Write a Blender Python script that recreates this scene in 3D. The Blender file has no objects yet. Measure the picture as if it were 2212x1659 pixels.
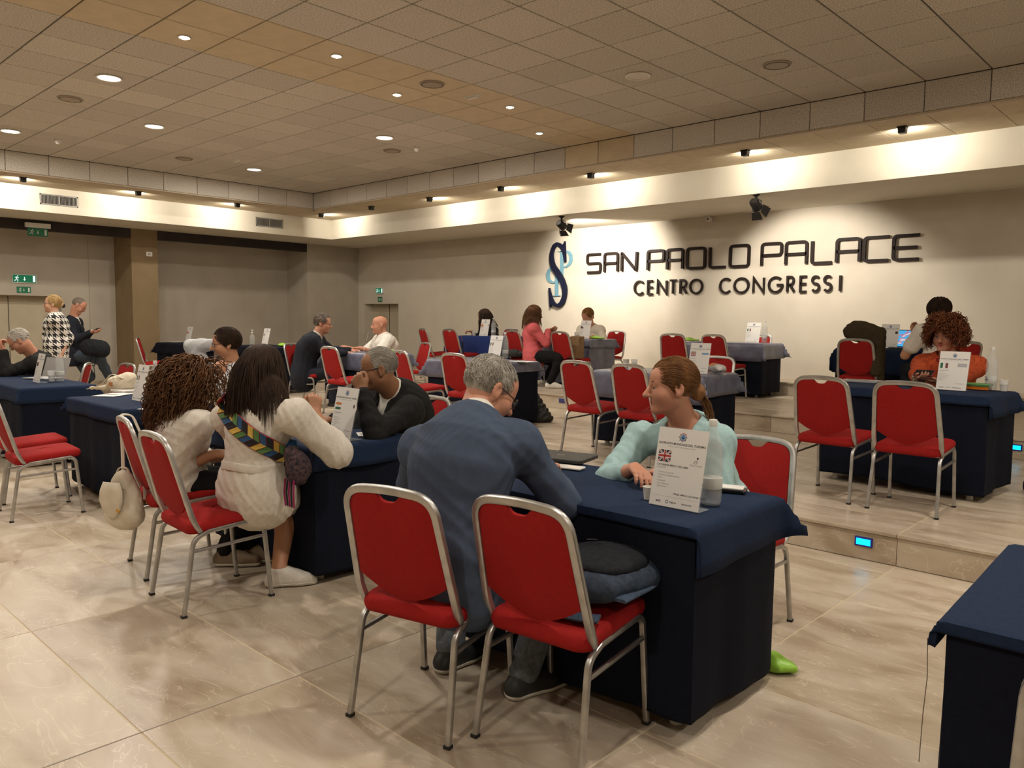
import bpy, bmesh, math, random
import numpy as np
from mathutils import Vector, Matrix
random.seed(7); rng = np.random.default_rng(7)
scene = bpy.context.scene
COL = scene.collection
R = math.radians

# ------------------------------------------------------------------ camera
CAM = np.array([14.0578, -8.9412, 1.47]); FPX = 1698.6; IW, IH = 2212, 1659
_y, _p, _r = R(43.424), R(-4.7129), R(0.6436)
FW = np.array([-math.sin(_y)*math.cos(_p), math.cos(_y)*math.cos(_p), math.sin(_p)])
_rt = np.array([math.cos(_y), math.sin(_y), 0.0]); _up = np.cross(_rt, FW)
RT = _rt*math.cos(_r) + _up*math.sin(_r); UP = -_rt*math.sin(_r) + _up*math.cos(_r)
cam_data = bpy.data.cameras.new('camera'); cam = bpy.data.objects.new('camera', cam_data); COL.objects.link(cam)
cam_data.sensor_width = 36.0; cam_data.lens = FPX/IW*36.0; cam_data.clip_start = 0.05; cam_data.clip_end = 100
cam.matrix_world = Matrix(((RT[0], UP[0], -FW[0], CAM[0]), (RT[1], UP[1], -FW[1], CAM[1]), (RT[2], UP[2], -FW[2], CAM[2]), (0, 0, 0, 1)))
scene.camera = cam

# ------------------------------------------------------------------ world, exposure
world = bpy.data.worlds.new('world'); scene.world = world; world.use_nodes = True
world.node_tree.nodes['Background'].inputs[0].default_value = (1.0, 0.86, 0.68, 1)
world.node_tree.nodes['Background'].inputs[1].default_value = 0.02
scene.view_settings.view_transform = 'Standard'; scene.view_settings.look = 'None'
scene.view_settings.exposure = 0.0; scene.view_settings.gamma = 1.0; scene.view_settings.use_curve_mapping = False
scene.cycles.max_bounces = 5; scene.cycles.diffuse_bounces = 3; scene.cycles.glossy_bounces = 2; scene.cycles.transmission_bounces = 2; scene.cycles.transparent_max_bounces = 6; scene.cycles.sample_clamp_indirect = 4.0
scene.cycles.use_adaptive_sampling = True; scene.cycles.adaptive_threshold = .08; scene.cycles.adaptive_min_samples = 16; scene.cycles.caustics_reflective = False; scene.cycles.caustics_refractive = False
# lamp powers (the lamps themselves are built with their fittings below)
DOWN_W, SPOT_W, WASH_W, STAGE_W = 58.0, 12.0, 14.0, 36.0
LAMP = (1.0, 0.91, 0.80); WASHC = (1.0, 0.93, 0.80)

# ------------------------------------------------------------------ levels
ZC, ZS, ZB = 3.9586, 3.635, 3.21          # coffer ceiling, soffit, beam underside
Z1, Z2, Z3 = 0.197, 0.397, 0.585          # the three stage steps
Y1, Y2, Y3 = -3.936, -0.29, 2.24
XW, XP, YW = -2.6, -3.51, 2.95            # band / partition / back wall
XS = -1.2                                 # left end of the stage
XR, YF = 18.6, -14.0                      # walls behind the viewer

def ray(px, py): return FW + RT*((px-IW/2)/FPX) - UP*((py-IH/2)/FPX)
def onz(px, py, z):
    d = ray(px, py); return CAM + d*((z-CAM[2])/d[2])
def ony(px, py, y):
    d = ray(px, py); return CAM + d*((y-CAM[1])/d[1])

# ------------------------------------------------------------------ helpers
class MB:
    def __init__(s): s.v = []; s.f = []; s.m = []; s.mi = 0
    def add(s, vs, fs):
        o = len(s.v); s.v += [tuple(map(float, a)) for a in vs]; s.f += [tuple(i+o for i in f) for f in fs]; s.m += [s.mi]*len(fs); return s
    def box(s, x0, x1, y0, y1, z0, z1, M=None):
        vs = [(x, y, z) for z in (z0, z1) for y in (y0, y1) for x in (x0, x1)]
        if M is not None: vs = [tuple(M @ Vector(a)) for a in vs]
        return s.add(vs, [(0, 2, 3, 1), (4, 5, 7, 6), (0, 1, 5, 4), (2, 6, 7, 3), (0, 4, 6, 2), (1, 3, 7, 5)])
    def grid(s, rows, flip=False, closeu=False):
        n, k = len(rows), len(rows[0]); vs = [p for r in rows for p in r]; fs = []
        for i in range(n-1):
            for j in range(k if closeu else k-1):
                a, b = i*k+j, i*k+(j+1) % k; q = (a, b, b+k, a+k)
                fs.append(q[::-1] if flip else q)
        return s.add(vs, fs)
    def sweep(s, path, prof, closed=False, caps=True, up=None, scales=None):
        P = [np.array(p, float) for p in path]; n = len(P)
        T = []
        for i in range(n):
            if closed: t = P[(i+1) % n]-P[i-1]
            else: t = P[min(i+1, n-1)]-P[max(i-1, 0)]
            T.append(t/(np.linalg.norm(t)+1e-12))
        u = np.array(up if up is not None else (0, 0, 1), float)
        if abs(u @ T[0]) > .95: u = np.array((1., 0, 0)) if up is None else np.array((0, 1., 0))
        rows = []; pu = None
        for i in range(n):
            t = T[i]
            base = u if (up is not None or pu is None) else pu
            nn = base - t*(base @ t); nn /= np.linalg.norm(nn)+1e-12; pu = nn
            b = np.cross(t, nn); sc = 1.0 if scales is None else scales[i]
            rows.append([P[i] + b*(q[0]*sc) + nn*(q[1]*sc) for q in prof])
        if closed: rows.append(rows[0])
        o = len(s.v); k = len(prof)
        s.grid(rows, closeu=True)
        if caps and not closed:
            s.f.append(tuple(o+j for j in range(k))[::-1]); s.f.append(tuple(o+(n-1)*k+j for j in range(k))); s.m += [s.mi, s.mi]
        return s
    def tube(s, path, r, n=8, **k): return s.sweep(path, [(r*math.cos(2*math.pi*i/n), r*math.sin(2*math.pi*i/n)) for i in range(n)], **k)
    def lathe(s, prof, n=20, M=None):
        rows = []
        for r, z in prof:
            row = [(r*math.cos(2*math.pi*i/n), r*math.sin(2*math.pi*i/n), z) for i in range(n)]
            if M is not None: row = [tuple(M @ Vector(a)) for a in row]
            rows.append(row)
        o = len(s.v); s.grid(rows, closeu=True)
        if prof[0][0] > 1e-5: s.f.append(tuple(o+j for j in range(n))[::-1]); s.m.append(s.mi)
        if prof[-1][0] > 1e-5: s.f.append(tuple(o+(len(prof)-1)*n+j for j in range(n))); s.m.append(s.mi)
        return s
    def prism(s, poly, h0, h1, M=None):
        k = len(poly); vs = [(x, y, h0) for x, y in poly] + [(x, y, h1) for x, y in poly]
        if M is not None: vs = [tuple(M @ Vector(a)) for a in vs]
        return s.add(vs, [tuple(range(k))[::-1], tuple(range(k, 2*k))] + [(i, (i+1) % k, k+(i+1) % k, k+i) for i in range(k)])
    def ell(s, c, r, n=14, m=8, M=None):
        rows = []
        for i in range(m+1):
            a = math.pi*i/m
            row = [(r[0]*math.sin(a)*math.cos(2*math.pi*j/n), r[1]*math.sin(a)*math.sin(2*math.pi*j/n), -r[2]*math.cos(a)) for j in range(n)]
            if M is not None: row = [tuple(M @ Vector(q)) for q in row]
            rows.append([(q[0]+c[0], q[1]+c[1], q[2]+c[2]) for q in row])
        return s.grid(rows, closeu=True)
    def mesh(s, name, mats, smooth=None, bevel=0):
        me = bpy.data.meshes.new(name); me.from_pydata(s.v, [], s.f)
        for m in (mats if isinstance(mats, (list, tuple)) else [mats]): me.materials.append(m)
        if len(me.materials) > 1:
            me.polygons.foreach_set('material_index', s.m)
        if smooth is not None:
            me.polygons.foreach_set('use_smooth', [True]*len(me.polygons))
            bm = bmesh.new(); bm.from_mesh(me); bmesh.ops.remove_doubles(bm, verts=bm.verts, dist=1e-6)
            for e in bm.edges: e.smooth = not (len(e.link_faces) == 2 and e.calc_face_angle(0) > R(smooth))
            bm.to_mesh(me); bm.free()
        me.update(); return me
    def build(s, name, mats, parent=None, smooth=None, loc=None, rz=0, bevel=0):
        return link(name, s.mesh(name, mats, smooth), parent, loc, rz, bevel)
def link(name, me, parent=None, loc=None, rz=0, bevel=0):
    o = bpy.data.objects.new(name, me); COL.objects.link(o)
    if parent is not None: o.parent = parent
    if loc is not None: o.location = loc
    if rz: o.rotation_euler[2] = rz
    if bevel:
        b = o.modifiers.new('bevel', 'BEVEL'); b.width = bevel; b.segments = 2; b.limit_method = 'ANGLE'
    return o
def tag(o, label=None, cat=None, group=None, kind=None):
    if label: o['label'] = label
    if cat: o['category'] = cat
    if group: o['group'] = group
    if kind: o['kind'] = kind
    return o
def thing(name, label, cat, loc=(0, 0, 0), rz=0, group=None):
    o = bpy.data.objects.new(name, None); COL.objects.link(o); o.location = loc; o.rotation_euler[2] = rz; o.empty_display_size = .1
    return tag(o, label, cat, group)
def copy_tree(o, parent=None):
    c = o.copy(); COL.objects.link(c); c.parent = parent
    for ch in o.children: copy_tree(ch, c)
    return c
def struct(o): o['kind'] = 'structure'; return o
def rrect(w, h, r, n=4):
    out = []
    for cx, cy, a0 in ((w/2-r, h/2-r, 0), (-w/2+r, h/2-r, 90), (-w/2+r, -h/2+r, 180), (w/2-r, -h/2+r, 270)):
        for i in range(n+1):
            a = R(a0+90*i/n); out.append((cx+r*math.cos(a), cy+r*math.sin(a)))
    return out
def smooth_path(pts, rad, n=5):
    P = [np.array(p, float) for p in pts]; out = [P[0]]
    for i in range(1, len(P)-1):
        a, b, c = P[i-1], P[i], P[i+1]; r = rad if not isinstance(rad, (list, tuple)) else rad[i-1]
        u = (a-b)/np.linalg.norm(a-b); w = (c-b)/np.linalg.norm(c-b); r = min(r, np.linalg.norm(a-b)*.48, np.linalg.norm(c-b)*.48)
        p0, p1 = b+u*r, b+w*r
        for k in range(n+1):
            t = k/n; out.append(p0*(1-t)**2 + b*2*t*(1-t) + p1*t*t)
    out.append(P[-1]); return out

# ------------------------------------------------------------------ materials
def mat(name, col, rough=.6, metal=0, spec=.5, **kw):
    m = bpy.data.materials.new(name); m.use_nodes = True; b = m.node_tree.nodes['Principled BSDF']
    b.inputs['Base Color'].default_value = (*col, 1); b.inputs['Roughness'].default_value = rough; b.inputs['Metallic'].default_value = metal
    b.inputs['Specular IOR Level'].default_value = spec
    for k, v in kw.items(): b.inputs[k].default_value = v
    return m
def nodes(m): return m.node_tree.nodes, m.node_tree.links, m.node_tree.nodes['Principled BSDF']
def noisy(name, c1, c2, scale=8, rough=.7, bump=0, bscale=None, detail=2, metal=0, spec=.4, coord='Object', stretch=(1, 1, 1), sheen=0, lo=.35, hi=.65, rnd=0, dist=.002):
    m = mat(name, c1, rough, metal, spec); N, L, b = nodes(m)
    tc = N.new('ShaderNodeTexCoord'); mp = N.new('ShaderNodeMapping'); mp.inputs['Scale'].default_value = stretch; L.new(tc.outputs[coord], mp.inputs[0])
    nz = N.new('ShaderNodeTexNoise'); nz.inputs['Scale'].default_value = scale; nz.inputs['Detail'].default_value = detail; L.new(mp.outputs[0], nz.inputs['Vector'])
    cr = N.new('ShaderNodeValToRGB'); cr.color_ramp.elements[0].position = lo; cr.color_ramp.elements[1].position = hi
    cr.color_ramp.elements[0].color = (*c1, 1); cr.color_ramp.elements[1].color = (*c2, 1); L.new(nz.outputs['Fac'], cr.inputs[0])
    out = cr.outputs[0]
    if rnd:
        oi = N.new('ShaderNodeObjectInfo'); mr = N.new('ShaderNodeMapRange'); mr.inputs['To Min'].default_value = 1-rnd; mr.inputs['To Max'].default_value = 1+rnd*.6; L.new(oi.outputs['Random'], mr.inputs['Value'])
        mx = N.new('ShaderNodeMix'); mx.data_type = 'RGBA'; mx.blend_type = 'MULTIPLY'; mx.inputs[0].default_value = 1; L.new(out, mx.inputs[6]); L.new(mr.outputs[0], mx.inputs[7]); out = mx.outputs[2]
    L.new(out, b.inputs['Base Color'])
    if bump:
        bz = N.new('ShaderNodeTexNoise'); bz.inputs['Scale'].default_value = bscale or scale*4; bz.inputs['Detail'].default_value = 1; L.new(mp.outputs[0], bz.inputs['Vector'])
        bp = N.new('ShaderNodeBump'); bp.inputs['Strength'].default_value = bump; bp.inputs['Distance'].default_value = dist; L.new(bz.outputs['Fac'], bp.inputs['Height']); L.new(bp.outputs[0], b.inputs['Normal'])
    return m
def emis(name, col, st):
    m = mat(name, (0, 0, 0)); b = m.node_tree.nodes['Principled BSDF']; b.inputs['Emission Color'].default_value = (*col, 1); b.inputs['Emission Strength'].default_value = st; return m
def fabric(name, c, var=.12, weave=900, rough=.9, sheen=0, bump=.25, wr=0, spec=.2):
    c2 = tuple(min(1, x*(1+var)) for x in c); c1 = tuple(x*(1-var) for x in c)
    return noisy(name, c1, c2, 60, rough, bump, weave, 3, 0, spec, sheen=sheen, dist=.0008)

def marble():
    m = mat('beige_marble', (.7, .6, .45), .3); N, L, b = nodes(m)
    g = N.new('ShaderNodeNewGeometry'); oi = N.new('ShaderNodeObjectInfo')
    ad = N.new('ShaderNodeVectorMath'); ad.operation = 'MULTIPLY_ADD'; L.new(oi.outputs['Random'], ad.inputs[0]); ad.inputs[1].default_value = (17, 31, 9); L.new(g.outputs['Position'], ad.inputs[2])
    mp = N.new('ShaderNodeMapping'); mp.inputs['Scale'].default_value = (1, 2.6, 1.5); mp.inputs['Rotation'].default_value = (0, 0, .25); L.new(ad.outputs[0], mp.inputs[0])
    n1 = N.new('ShaderNodeTexNoise'); n1.inputs['Scale'].default_value = 1.5; n1.inputs['Detail'].default_value = 5; n1.inputs['Distortion'].default_value = 1.2; L.new(mp.outputs[0], n1.inputs['Vector'])
    cr = N.new('ShaderNodeValToRGB'); e = cr.color_ramp.elements; e[0].position = .3; e[0].color = (.36, .275, .185, 1); e[1].position = .68; e[1].color = (.60, .52, .41, 1); a = e.new(.5); a.color = (.51, .42, .315, 1); L.new(n1.outputs['Fac'], cr.inputs[0])
    n2 = N.new('ShaderNodeTexNoise'); n2.inputs['Scale'].default_value = 2.2; n2.inputs['Detail'].default_value = 3; n2.inputs['Distortion'].default_value = 2.0; L.new(mp.outputs[0], n2.inputs['Vector'])
    v = N.new('ShaderNodeMath'); v.operation = 'SUBTRACT'; L.new(n2.outputs['Fac'], v.inputs[0]); v.inputs[1].default_value = .5
    v2 = N.new('ShaderNodeMath'); v2.operation = 'ABSOLUTE'; L.new(v.outputs[0], v2.inputs[0])
    vr = N.new('ShaderNodeMapRange'); vr.inputs['From Min'].default_value = 0; vr.inputs['From Max'].default_value = .012; vr.inputs['To Min'].default_value = .5; vr.inputs['To Max'].default_value = 0; L.new(v2.outputs[0], vr.inputs['Value'])
    mx = N.new('ShaderNodeMix'); mx.data_type = 'RGBA'; mx.inputs[7].default_value = (.76, .66, .52, 1); L.new(vr.outputs[0], mx.inputs[0]); L.new(cr.outputs[0], mx.inputs[6])
    mr = N.new('ShaderNodeMapRange'); mr.inputs['To Min'].default_value = .9; mr.inputs['To Max'].default_value = 1.06; L.new(oi.outputs['Random'], mr.inputs['Value'])
    m2 = N.new('ShaderNodeMix'); m2.data_type = 'RGBA'; m2.blend_type = 'MULTIPLY'; m2.inputs[0].default_value = 1; L.new(mx.outputs[2], m2.inputs[6]); L.new(mr.outputs[0], m2.inputs[7])
    L.new(m2.outputs[2], b.inputs['Base Color'])
    rr = N.new('ShaderNodeMapRange'); rr.inputs['To Min'].default_value = .24; rr.inputs['To Max'].default_value = .42; L.new(n1.outputs['Fac'], rr.inputs['Value']); L.new(rr.outputs[0], b.inputs['Roughness'])
    return m
def fibre():
    m = noisy('mineral_fibre', (.47, .43, .375), (.72, .67, .59), 85, .95, .8, 120, 2, coord='Object', rnd=.09, spec=.1, dist=.003, lo=.38, hi=.62)
    return m
M_MARBLE = marble()
M_FIBRE = fibre()
M_GROUT = mat('pale_grout', (.62, .51, .34), .8)
M_GAPSHADE = mat('ceiling_gap_shade', (.10, .08, .06), .8)  # backing behind the tiles, its brown darkened to paint shade into the gaps
M_PLASTER = noisy('warm_plaster_panel', (.58, .48, .335), (.63, .525, .37), 6, .85, .1, 60, rnd=.03)
M_CREAM = noisy('cream_paint', (.70, .645, .53), (.74, .68, .565), 3, .75, .12, 160)
M_WALL = noisy('beige_wall_paint', (.61, .55, .455), (.65, .59, .49), 2.2, .85, .25, 190, dist=.001)
M_PART = noisy('taupe_partition', (.46, .41, .335), (.505, .45, .37), 2.0, .85, .25, 190, dist=.001)
M_COLUMN = noisy('brown_column_paint', (.235, .165, .088), (.265, .19, .105), 3, .85, .2, 120)
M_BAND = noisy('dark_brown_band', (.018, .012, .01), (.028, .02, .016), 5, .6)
M_DOOR = noisy('door_beige', (.50, .43, .31), (.55, .475, .35), 3, .6)
M_BLACK = mat('black_metal', (.012, .011, .011), .45, .2)
M_WHITE = mat('white_plastic', (.78, .76, .72), .45)
M_GREYMETAL = mat('grey_grille_metal', (.42, .40, .37), .45, .6)
M_DARKGAP = mat('dark_gap', (.02, .02, .02), .8)
# ------------------------------------------------------------------ floor and stage
TX, TY, X0T, Y0T = 1.2665, 0.6265, 11.283, -7.27
_tc = {}
def tile_rect(parent, x0, x1, y0, y1, z, name='floor_tile', gap=.005, th=.018):
    i0, i1 = math.floor((x0-X0T)/TX), math.ceil((x1-X0T)/TX); j0, j1 = math.floor((y0-Y0T)/TY), math.ceil((y1-Y0T)/TY)
    for i in range(i0, i1):
        for j in range(j0, j1):
            a, b = max(x0, X0T+i*TX), min(x1, X0T+(i+1)*TX); c, d = max(y0, Y0T+j*TY), min(y1, Y0T+(j+1)*TY)
            if b-a < .03 or d-c < .03: continue
            key = (round(b-a, 3), round(d-c, 3))
            if key not in _tc:
                w, h = b-a-gap, d-c-gap; e = .0015
                mb = MB(); mb.grid([[(sx*(w/2-q), sy*(h/2-q), zz) for sx, sy in ((-1, -1), (1, -1), (1, 1), (-1, 1))] for q, zz in ((0, -th), (0, -e), (e, 0))], closeu=True)
                mb.f.append((8, 9, 10, 11)); mb.m.append(0); _tc[key] = mb.mesh(name, M_MARBLE)
            link(name, _tc[key], parent, ((a+b)/2, (c+d)/2, z))
fl = struct(MB().box(XP-.2, XR, YF, Y1, -.2, -.0015).box(XP-.2, XS, Y1, YW+.4, -.2, -.0015).build('floor', M_GROUT))
tile_rect(fl, XP, 17.3, -10.4, Y1, 0); tile_rect(fl, XP, XS, Y1, YW, 0)
MB().box(X0T-.0035, X0T+.0035, -10.4, Y1, -.001, .0003).build('expansion_joint', mat('dark_joint_filler', (.27, .225, .18), .8), fl)
def stage(name, x0, y0, y1, z0, z1):
    s = struct(MB().box(x0+.012, XR, y0+.012, y1, z0-.05, z1-.0015).build(name, M_GROUT))
    tile_rect(s, x0-.02, 17.3, y0-.02, y1, z1)
    # riser slabs on the front, set back under the projecting tread, plus the left end
    i0, i1 = math.floor((x0-X0T)/TX), math.ceil((17.3-X0T)/TX)
    for i in range(i0, i1):
        a, b = max(x0, X0T+i*TX), min(17.3, X0T+(i+1)*TX)
        if b-a < .03: continue
        MB().box(a+.002, b-.002, y0, y0+.014, z0+.002, z1-.0185).build('riser_slab', M_MARBLE, s)
    ys = [y for y in np.arange(y0, y1, TX)] + [y1]
    for c, d in zip(ys[:-1], ys[1:]): MB().box(x0, x0+.014, c+.016, d-.002, z0+.002, z1-.0185).build('riser_slab', M_MARBLE, s)
    return s
stage('floor_stage_lower', XS, Y1, Y2, 0, Z1); stage('floor_stage_middle', XS, Y2, Y3, Z1, Z2); stage('floor_stage_upper', XS, Y3, YW, Z2, Z3)

# blue LED step lights in the risers
M_LEDF = mat('blue_led_housing', (.02, .02, .25), .3); M_LED = emis('cyan_led_glow', (.0, .62, 1.0), 3.0)
M_LEDOFF = mat('unlit_led_lens', (.05, .06, .16), .3)
def led(x, y, z, label, lit=True):
    t = thing('step_light', label, 'step light', (x, y, z), group='step lights in the risers')
    MB().box(-.054, .054, -.010, .002, -.03, .03).build('housing', M_LEDF, t, bevel=.003)
    MB().box(-.042, .042, -.0125, -.0095, -.019, .019).build('lens', M_LED if lit else M_LEDOFF, t)
led(12.355, Y1, .113, 'glowing cyan step light set in the lowest stage riser')
led(6.864, Y2, .312, 'unlit blue step light in the middle riser near a red chair', False)
led(12.455, Y2, .312, 'glowing blue step light in the riser beside the green bag')

# ------------------------------------------------------------------ ceiling
ce = struct(MB().box(0, XR, YF, 0, ZC+.012, ZC+.1).build('ceiling', M_GAPSHADE))
def tile_mesh(name, w, h, m, g=.014, e=.004, th=.012):
    mb = MB(); w, h = w-g, h-g
    mb.grid([[(sx*(w/2-q), sy*(h/2-q), zz) for sx, sy in ((-1, -1), (-1, 1), (1, 1), (1, -1))] for q, zz in ((0, th), (0, e), (e, 0))], closeu=True)
    mb.f.append((8, 9, 10, 11)); mb.m.append(0); return mb.mesh(name, m)
tm, tp = tile_mesh('ceiling_tile', .6, .6, M_FIBRE), tile_mesh('plaster_tile', .6, .6, M_PLASTER)
rest = MB()
for i in range(0, 31):
    for j in range(-23, 0):
        x, y = i*.6+.3, j*.6+.3; d = np.array([x, y, ZC])-CAM; w = d @ FW
        vis = w > .3 and -120 < IW/2+FPX*(d @ RT)/w < IW+120 and IH/2-FPX*(d @ UP)/w > -120
        if vis: link('ceiling_tile', tp if i in (11, 12) else tm, ce, (x, y, ZC))
        else: rest.box(x-.295, x+.295, y-.295, y+.295, ZC, ZC+.012)
o = rest.build('ceiling_tile_field', M_FIBRE, ce); o['kind'] = 'stuff'
# fascia of the coffer and its panels
fs = struct(MB().box(-.06, -.012, YF, .06, ZS, ZC+.1).box(-.06, XR, .012, .06, ZS, ZC+.1).build('trim_1', M_GAPSHADE))
MB().box(-.075, .004, YF, .075, ZS-.008, ZS+.012).box(-.075, XR, -.004, .075, ZS-.008, ZS+.012).build('edge_angle', mat('edge_angle_tan', (.5, .4, .28), .6), fs)
fh = ZC-ZS-.014
fm = tile_mesh('fascia_panel', .6, fh, M_FIBRE, g=.008); fp = tile_mesh('fascia_plaster_panel', .6, fh, M_PLASTER, g=.008)
for i in range(0, 26):
    o = link('fascia_panel', fp if i in (11, 12) else fm, fs, (i*.6+.3, 0, (ZC+ZS)/2+.006)); o.rotation_euler = (R(-90), 0, 0)
for j in range(-14, 0):
    o = link('fascia_panel', fm, fs, (0, j*.6+.3, (ZC+ZS)/2+.006)); o.rotation_euler = (R(-90), 0, R(90))
# soffit ring: plaster panels
so = struct(MB().box(-1.30, -.05, YF, 1.30, ZS+.014, ZS+.08).box(-1.30, XR, .05, 1.30, ZS+.014, ZS+.08).build('trim_2', M_PLASTER))
sm = tile_mesh('soffit_panel', .6, .6, M_PLASTER, g=.006, e=.002)
for i in range(0, 27):
    for k in range(2): link('soffit_panel', sm, so, (i*.6+.3-1.2, k*.6+.35, ZS))
for j in range(-14, 1):
    for k in range(2): link('soffit_panel', sm, so, (-k*.6-.35, j*.6-.25, ZS))
# beam around the ring
bx, by = -1.22, 1.24
struct(MB().box(bx-2.4, bx, YF, by+2.2, ZB, ZS+.04).box(bx, XR, by, by+2.2, ZB, ZS+.04).build('ceiling_beam', M_CREAM, bevel=.004))
struct(MB().box(-6, XR+.3, YF-.3, 5, ZC+.1, ZC+.2).build('ceiling_slab', M_CREAM))

# ------------------------------------------------------------------ walls
dx0, dx1, dz = -2.353, -0.985, 1.812
struct(MB().box(dx1, XR, YW, YW+.3, 0, ZB).box(XP-.2, dx0, YW, YW+.3, 0, ZB).box(dx0, dx1, YW, YW+.3, dz, ZB).build('wall_back', M_WALL))
d1 = struct(MB().box(dx0, dx1, YW+.27, YW+.31, 0, dz).build('door_1', M_DOOR))
MB().box(-1.676, -1.666, YW+.262, YW+.272, .02, dz-.01).build('door_joint', M_DARKGAP, d1)
MB().box(dx0+.06, -1.70, YW+.258, YW+.27, .96, 1.02).build('push_bar', M_GREYMETAL, d1)
ly0, ly1, lz = -5.35, -3.63, 1.826
struct(MB().box(XP-.35, XP, YF, ly0, 0, ZB).box(XP-.35, XP, ly1, -2.3, 0, ZB).box(XP-.35, XP, ly0, ly1, lz, ZB)
       .box(XP-.35, XP, -2.3, 1.47, 0, ZB).box(XP-.35, XW, 1.47, YW+.3, 0, ZB).build('wall_left', M_PART))
d2 = struct(MB().box(XP-.34, XP-.30, ly0, ly1, 0, lz).build('door_2', M_DOOR))
MB().box(XP-.301, XP-.292, -4.495, -4.485, .02, lz-.01).build('door_joint', M_DARKGAP, d2)
struct(MB().box(XP-.02, XW, -2.589, -2.06, 0, ZB).build('wall_column', M_COLUMN, bevel=.004))
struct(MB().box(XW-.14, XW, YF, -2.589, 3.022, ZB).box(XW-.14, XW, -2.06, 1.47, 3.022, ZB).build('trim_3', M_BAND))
struct(MB().box(XR, XR+.2, YF-.2, YW+.3, 0, ZC+.1).build('wall_right', M_WALL))
struct(MB().box(XP-.4, XR, YF-.2, YF, 0, ZC+.1).build('wall_front', M_WALL))
# panel joints and service marks on the movable partition
MB().box(XP-.001, XP+.002, -3.105, -3.099, .0, 3.0).build('trim_4', M_COLUMN)
struct(bpy.data.objects['trim_4'])
struct(MB().box(XP, XP+.012, ly1, -2.6, 0, .09).box(XP, XP+.012, -2.05, 1.45, 0, .09).build('baseboard_left', M_MARBLE))

# ------------------------------------------------------------------ lamps
def add_light(name, kind, loc, energy, col, parent=None, target=None, **kw):
    ld = bpy.data.lights.new(name, kind); ld.energy = energy; ld.color = col
    for k, v in kw.items(): setattr(ld, k, v)
    o = bpy.data.objects.new(name, ld); COL.objects.link(o); o.location = loc
    if parent is not None: o.parent = parent
    if target is not None: o.rotation_euler = (Vector(target)-Vector(loc)).to_track_quat('-Z', 'Y').to_euler()
    return o
M_LAMPON = emis('lamp_diffuser_glow', (1.0, .90, .72), 9.0); M_LAMPOFF = mat('unlit_lamp_diffuser', (.62, .58, .5), .5)
M_BULB = emis('halogen_glow', (1.0, .9, .72), 30.0)
M_TRIM = mat('lamp_trim_white', (.72, .68, .6), .4)
def downlight(x, y, label, lit=True, W=DOWN_W):
    t = thing('downlight', label, 'downlight', (x, y, ZC), group='round recessed downlights')
    MB().lathe([(.112, .0), (.128, -.002), (.132, -.010), (.124, -.016), (.110, -.012), (.107, -.004)], 32).build('trim_ring', M_TRIM, t, smooth=40)
    MB().lathe([(.0001, -.007), (.108, -.007), (.109, -.001)][::-1], 32).build('diffuser', M_LAMPON if lit else M_LAMPOFF, t, smooth=40)
    if lit: add_light('downlight_lamp', 'AREA', (0, 0, -.022), W, LAMP, t, shape='DISK', size=.2)
for x, y, lab in ((1.5, -5.7, 'lit round downlight close to the lone smoke detector'), (3.3, -4.5, 'lit round downlight alone in the middle of the fibre tiles'), (5.1, -5.7, 'lit round downlight beside a taupe ceiling speaker near the plaster strip'), (1.5, -2.1, 'lit round downlight beside the small white emergency lamp'), (5.1, -2.1, 'lit round downlight next to a speaker and a smoke detector')):
    downlight(x, y, lab)
downlight(9.3, -2.1, 'unlit round downlight in the fibre-tile ceiling', False)
for x, y in ((9.3, -6.3), (12.9, -6.3), (16.5, -5.7), (16.5, -2.1), (13.5, -3.9), (9.3, -9.9), (12.9, -9.9), (5.1, -9.3), (1.5, -9.3), (16.5, -9.9)):
    downlight(x, y, 'lit round downlight in the ceiling behind the viewer', True, DOWN_W*.8)
def bulb(x, y, label):
    t = thing('halogen_spot', label, 'spotlight', (x, y, ZC), group='small halogen spots in the plaster strip')
    MB().lathe([(.040, .0), (.055, -.002), (.057, -.008), (.048, -.011), (.040, -.005)], 20).build('trim_ring', M_TRIM, t, smooth=40)
    MB().lathe([(.0001, -.022), (.022, -.019), (.038, -.008), (.041, .0)][::-1], 16).build('bulb', M_BULB, t, smooth=60)
    add_light('halogen_lamp', 'SPOT', (0, 0, -.03), SPOT_W*6, LAMP, t, spot_size=R(110), spot_blend=.7, shadow_soft_size=.03)
for k, (x, y) in enumerate(((6.9, -.9), (7.5, -2.1), (6.9, -3.3), (7.5, -4.5), (6.9, -5.7))): bulb(x, y, 'small bright halogen spot in the plaster strip, %s from the sign wall' % ('first', 'second', 'third', 'fourth', 'fifth')[k])
for x, y in ((7.5, -8.1), (6.9, -9.3)): bulb(x, y, 'small halogen spot in the plaster strip behind the viewer')
# wall washers on the soffit ring
M_WASHGLASS = emis('washer_glass_glow', (1.0, .86, .62), 25.0); M_WASHOFF = mat('washer_glass_off', (.08, .08, .08), .2)
def washer(x, y, rz, lit, label):
    t = thing('wall_washer', label, 'wall light', (x, y, ZS), rz, group='black wall washers on the soffit')
    MB().box(-.05, .05, -.045, .045, -.012, 0).build('mounting_plate', M_BLACK, t)
    MB().prism([(-.045, -.012), (.045, -.012), (.036, -.075), (-.036, -.075)], -.04, .04, Matrix.Rotation(R(90), 4, 'X')).build('lamp_body', M_BLACK, t, bevel=.004)
    MB().box(-.032, .032, .0405, .044, -.066, -.018).build('lens', M_WASHGLASS if lit else M_WASHOFF, t)
    if lit:
        add_light('washer_lamp', 'AREA', (0, .05, -.04), WASH_W, WASHC, t, target=(0, .6, -.02), shape='RECTANGLE', size=.06, size_y=.05)
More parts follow.
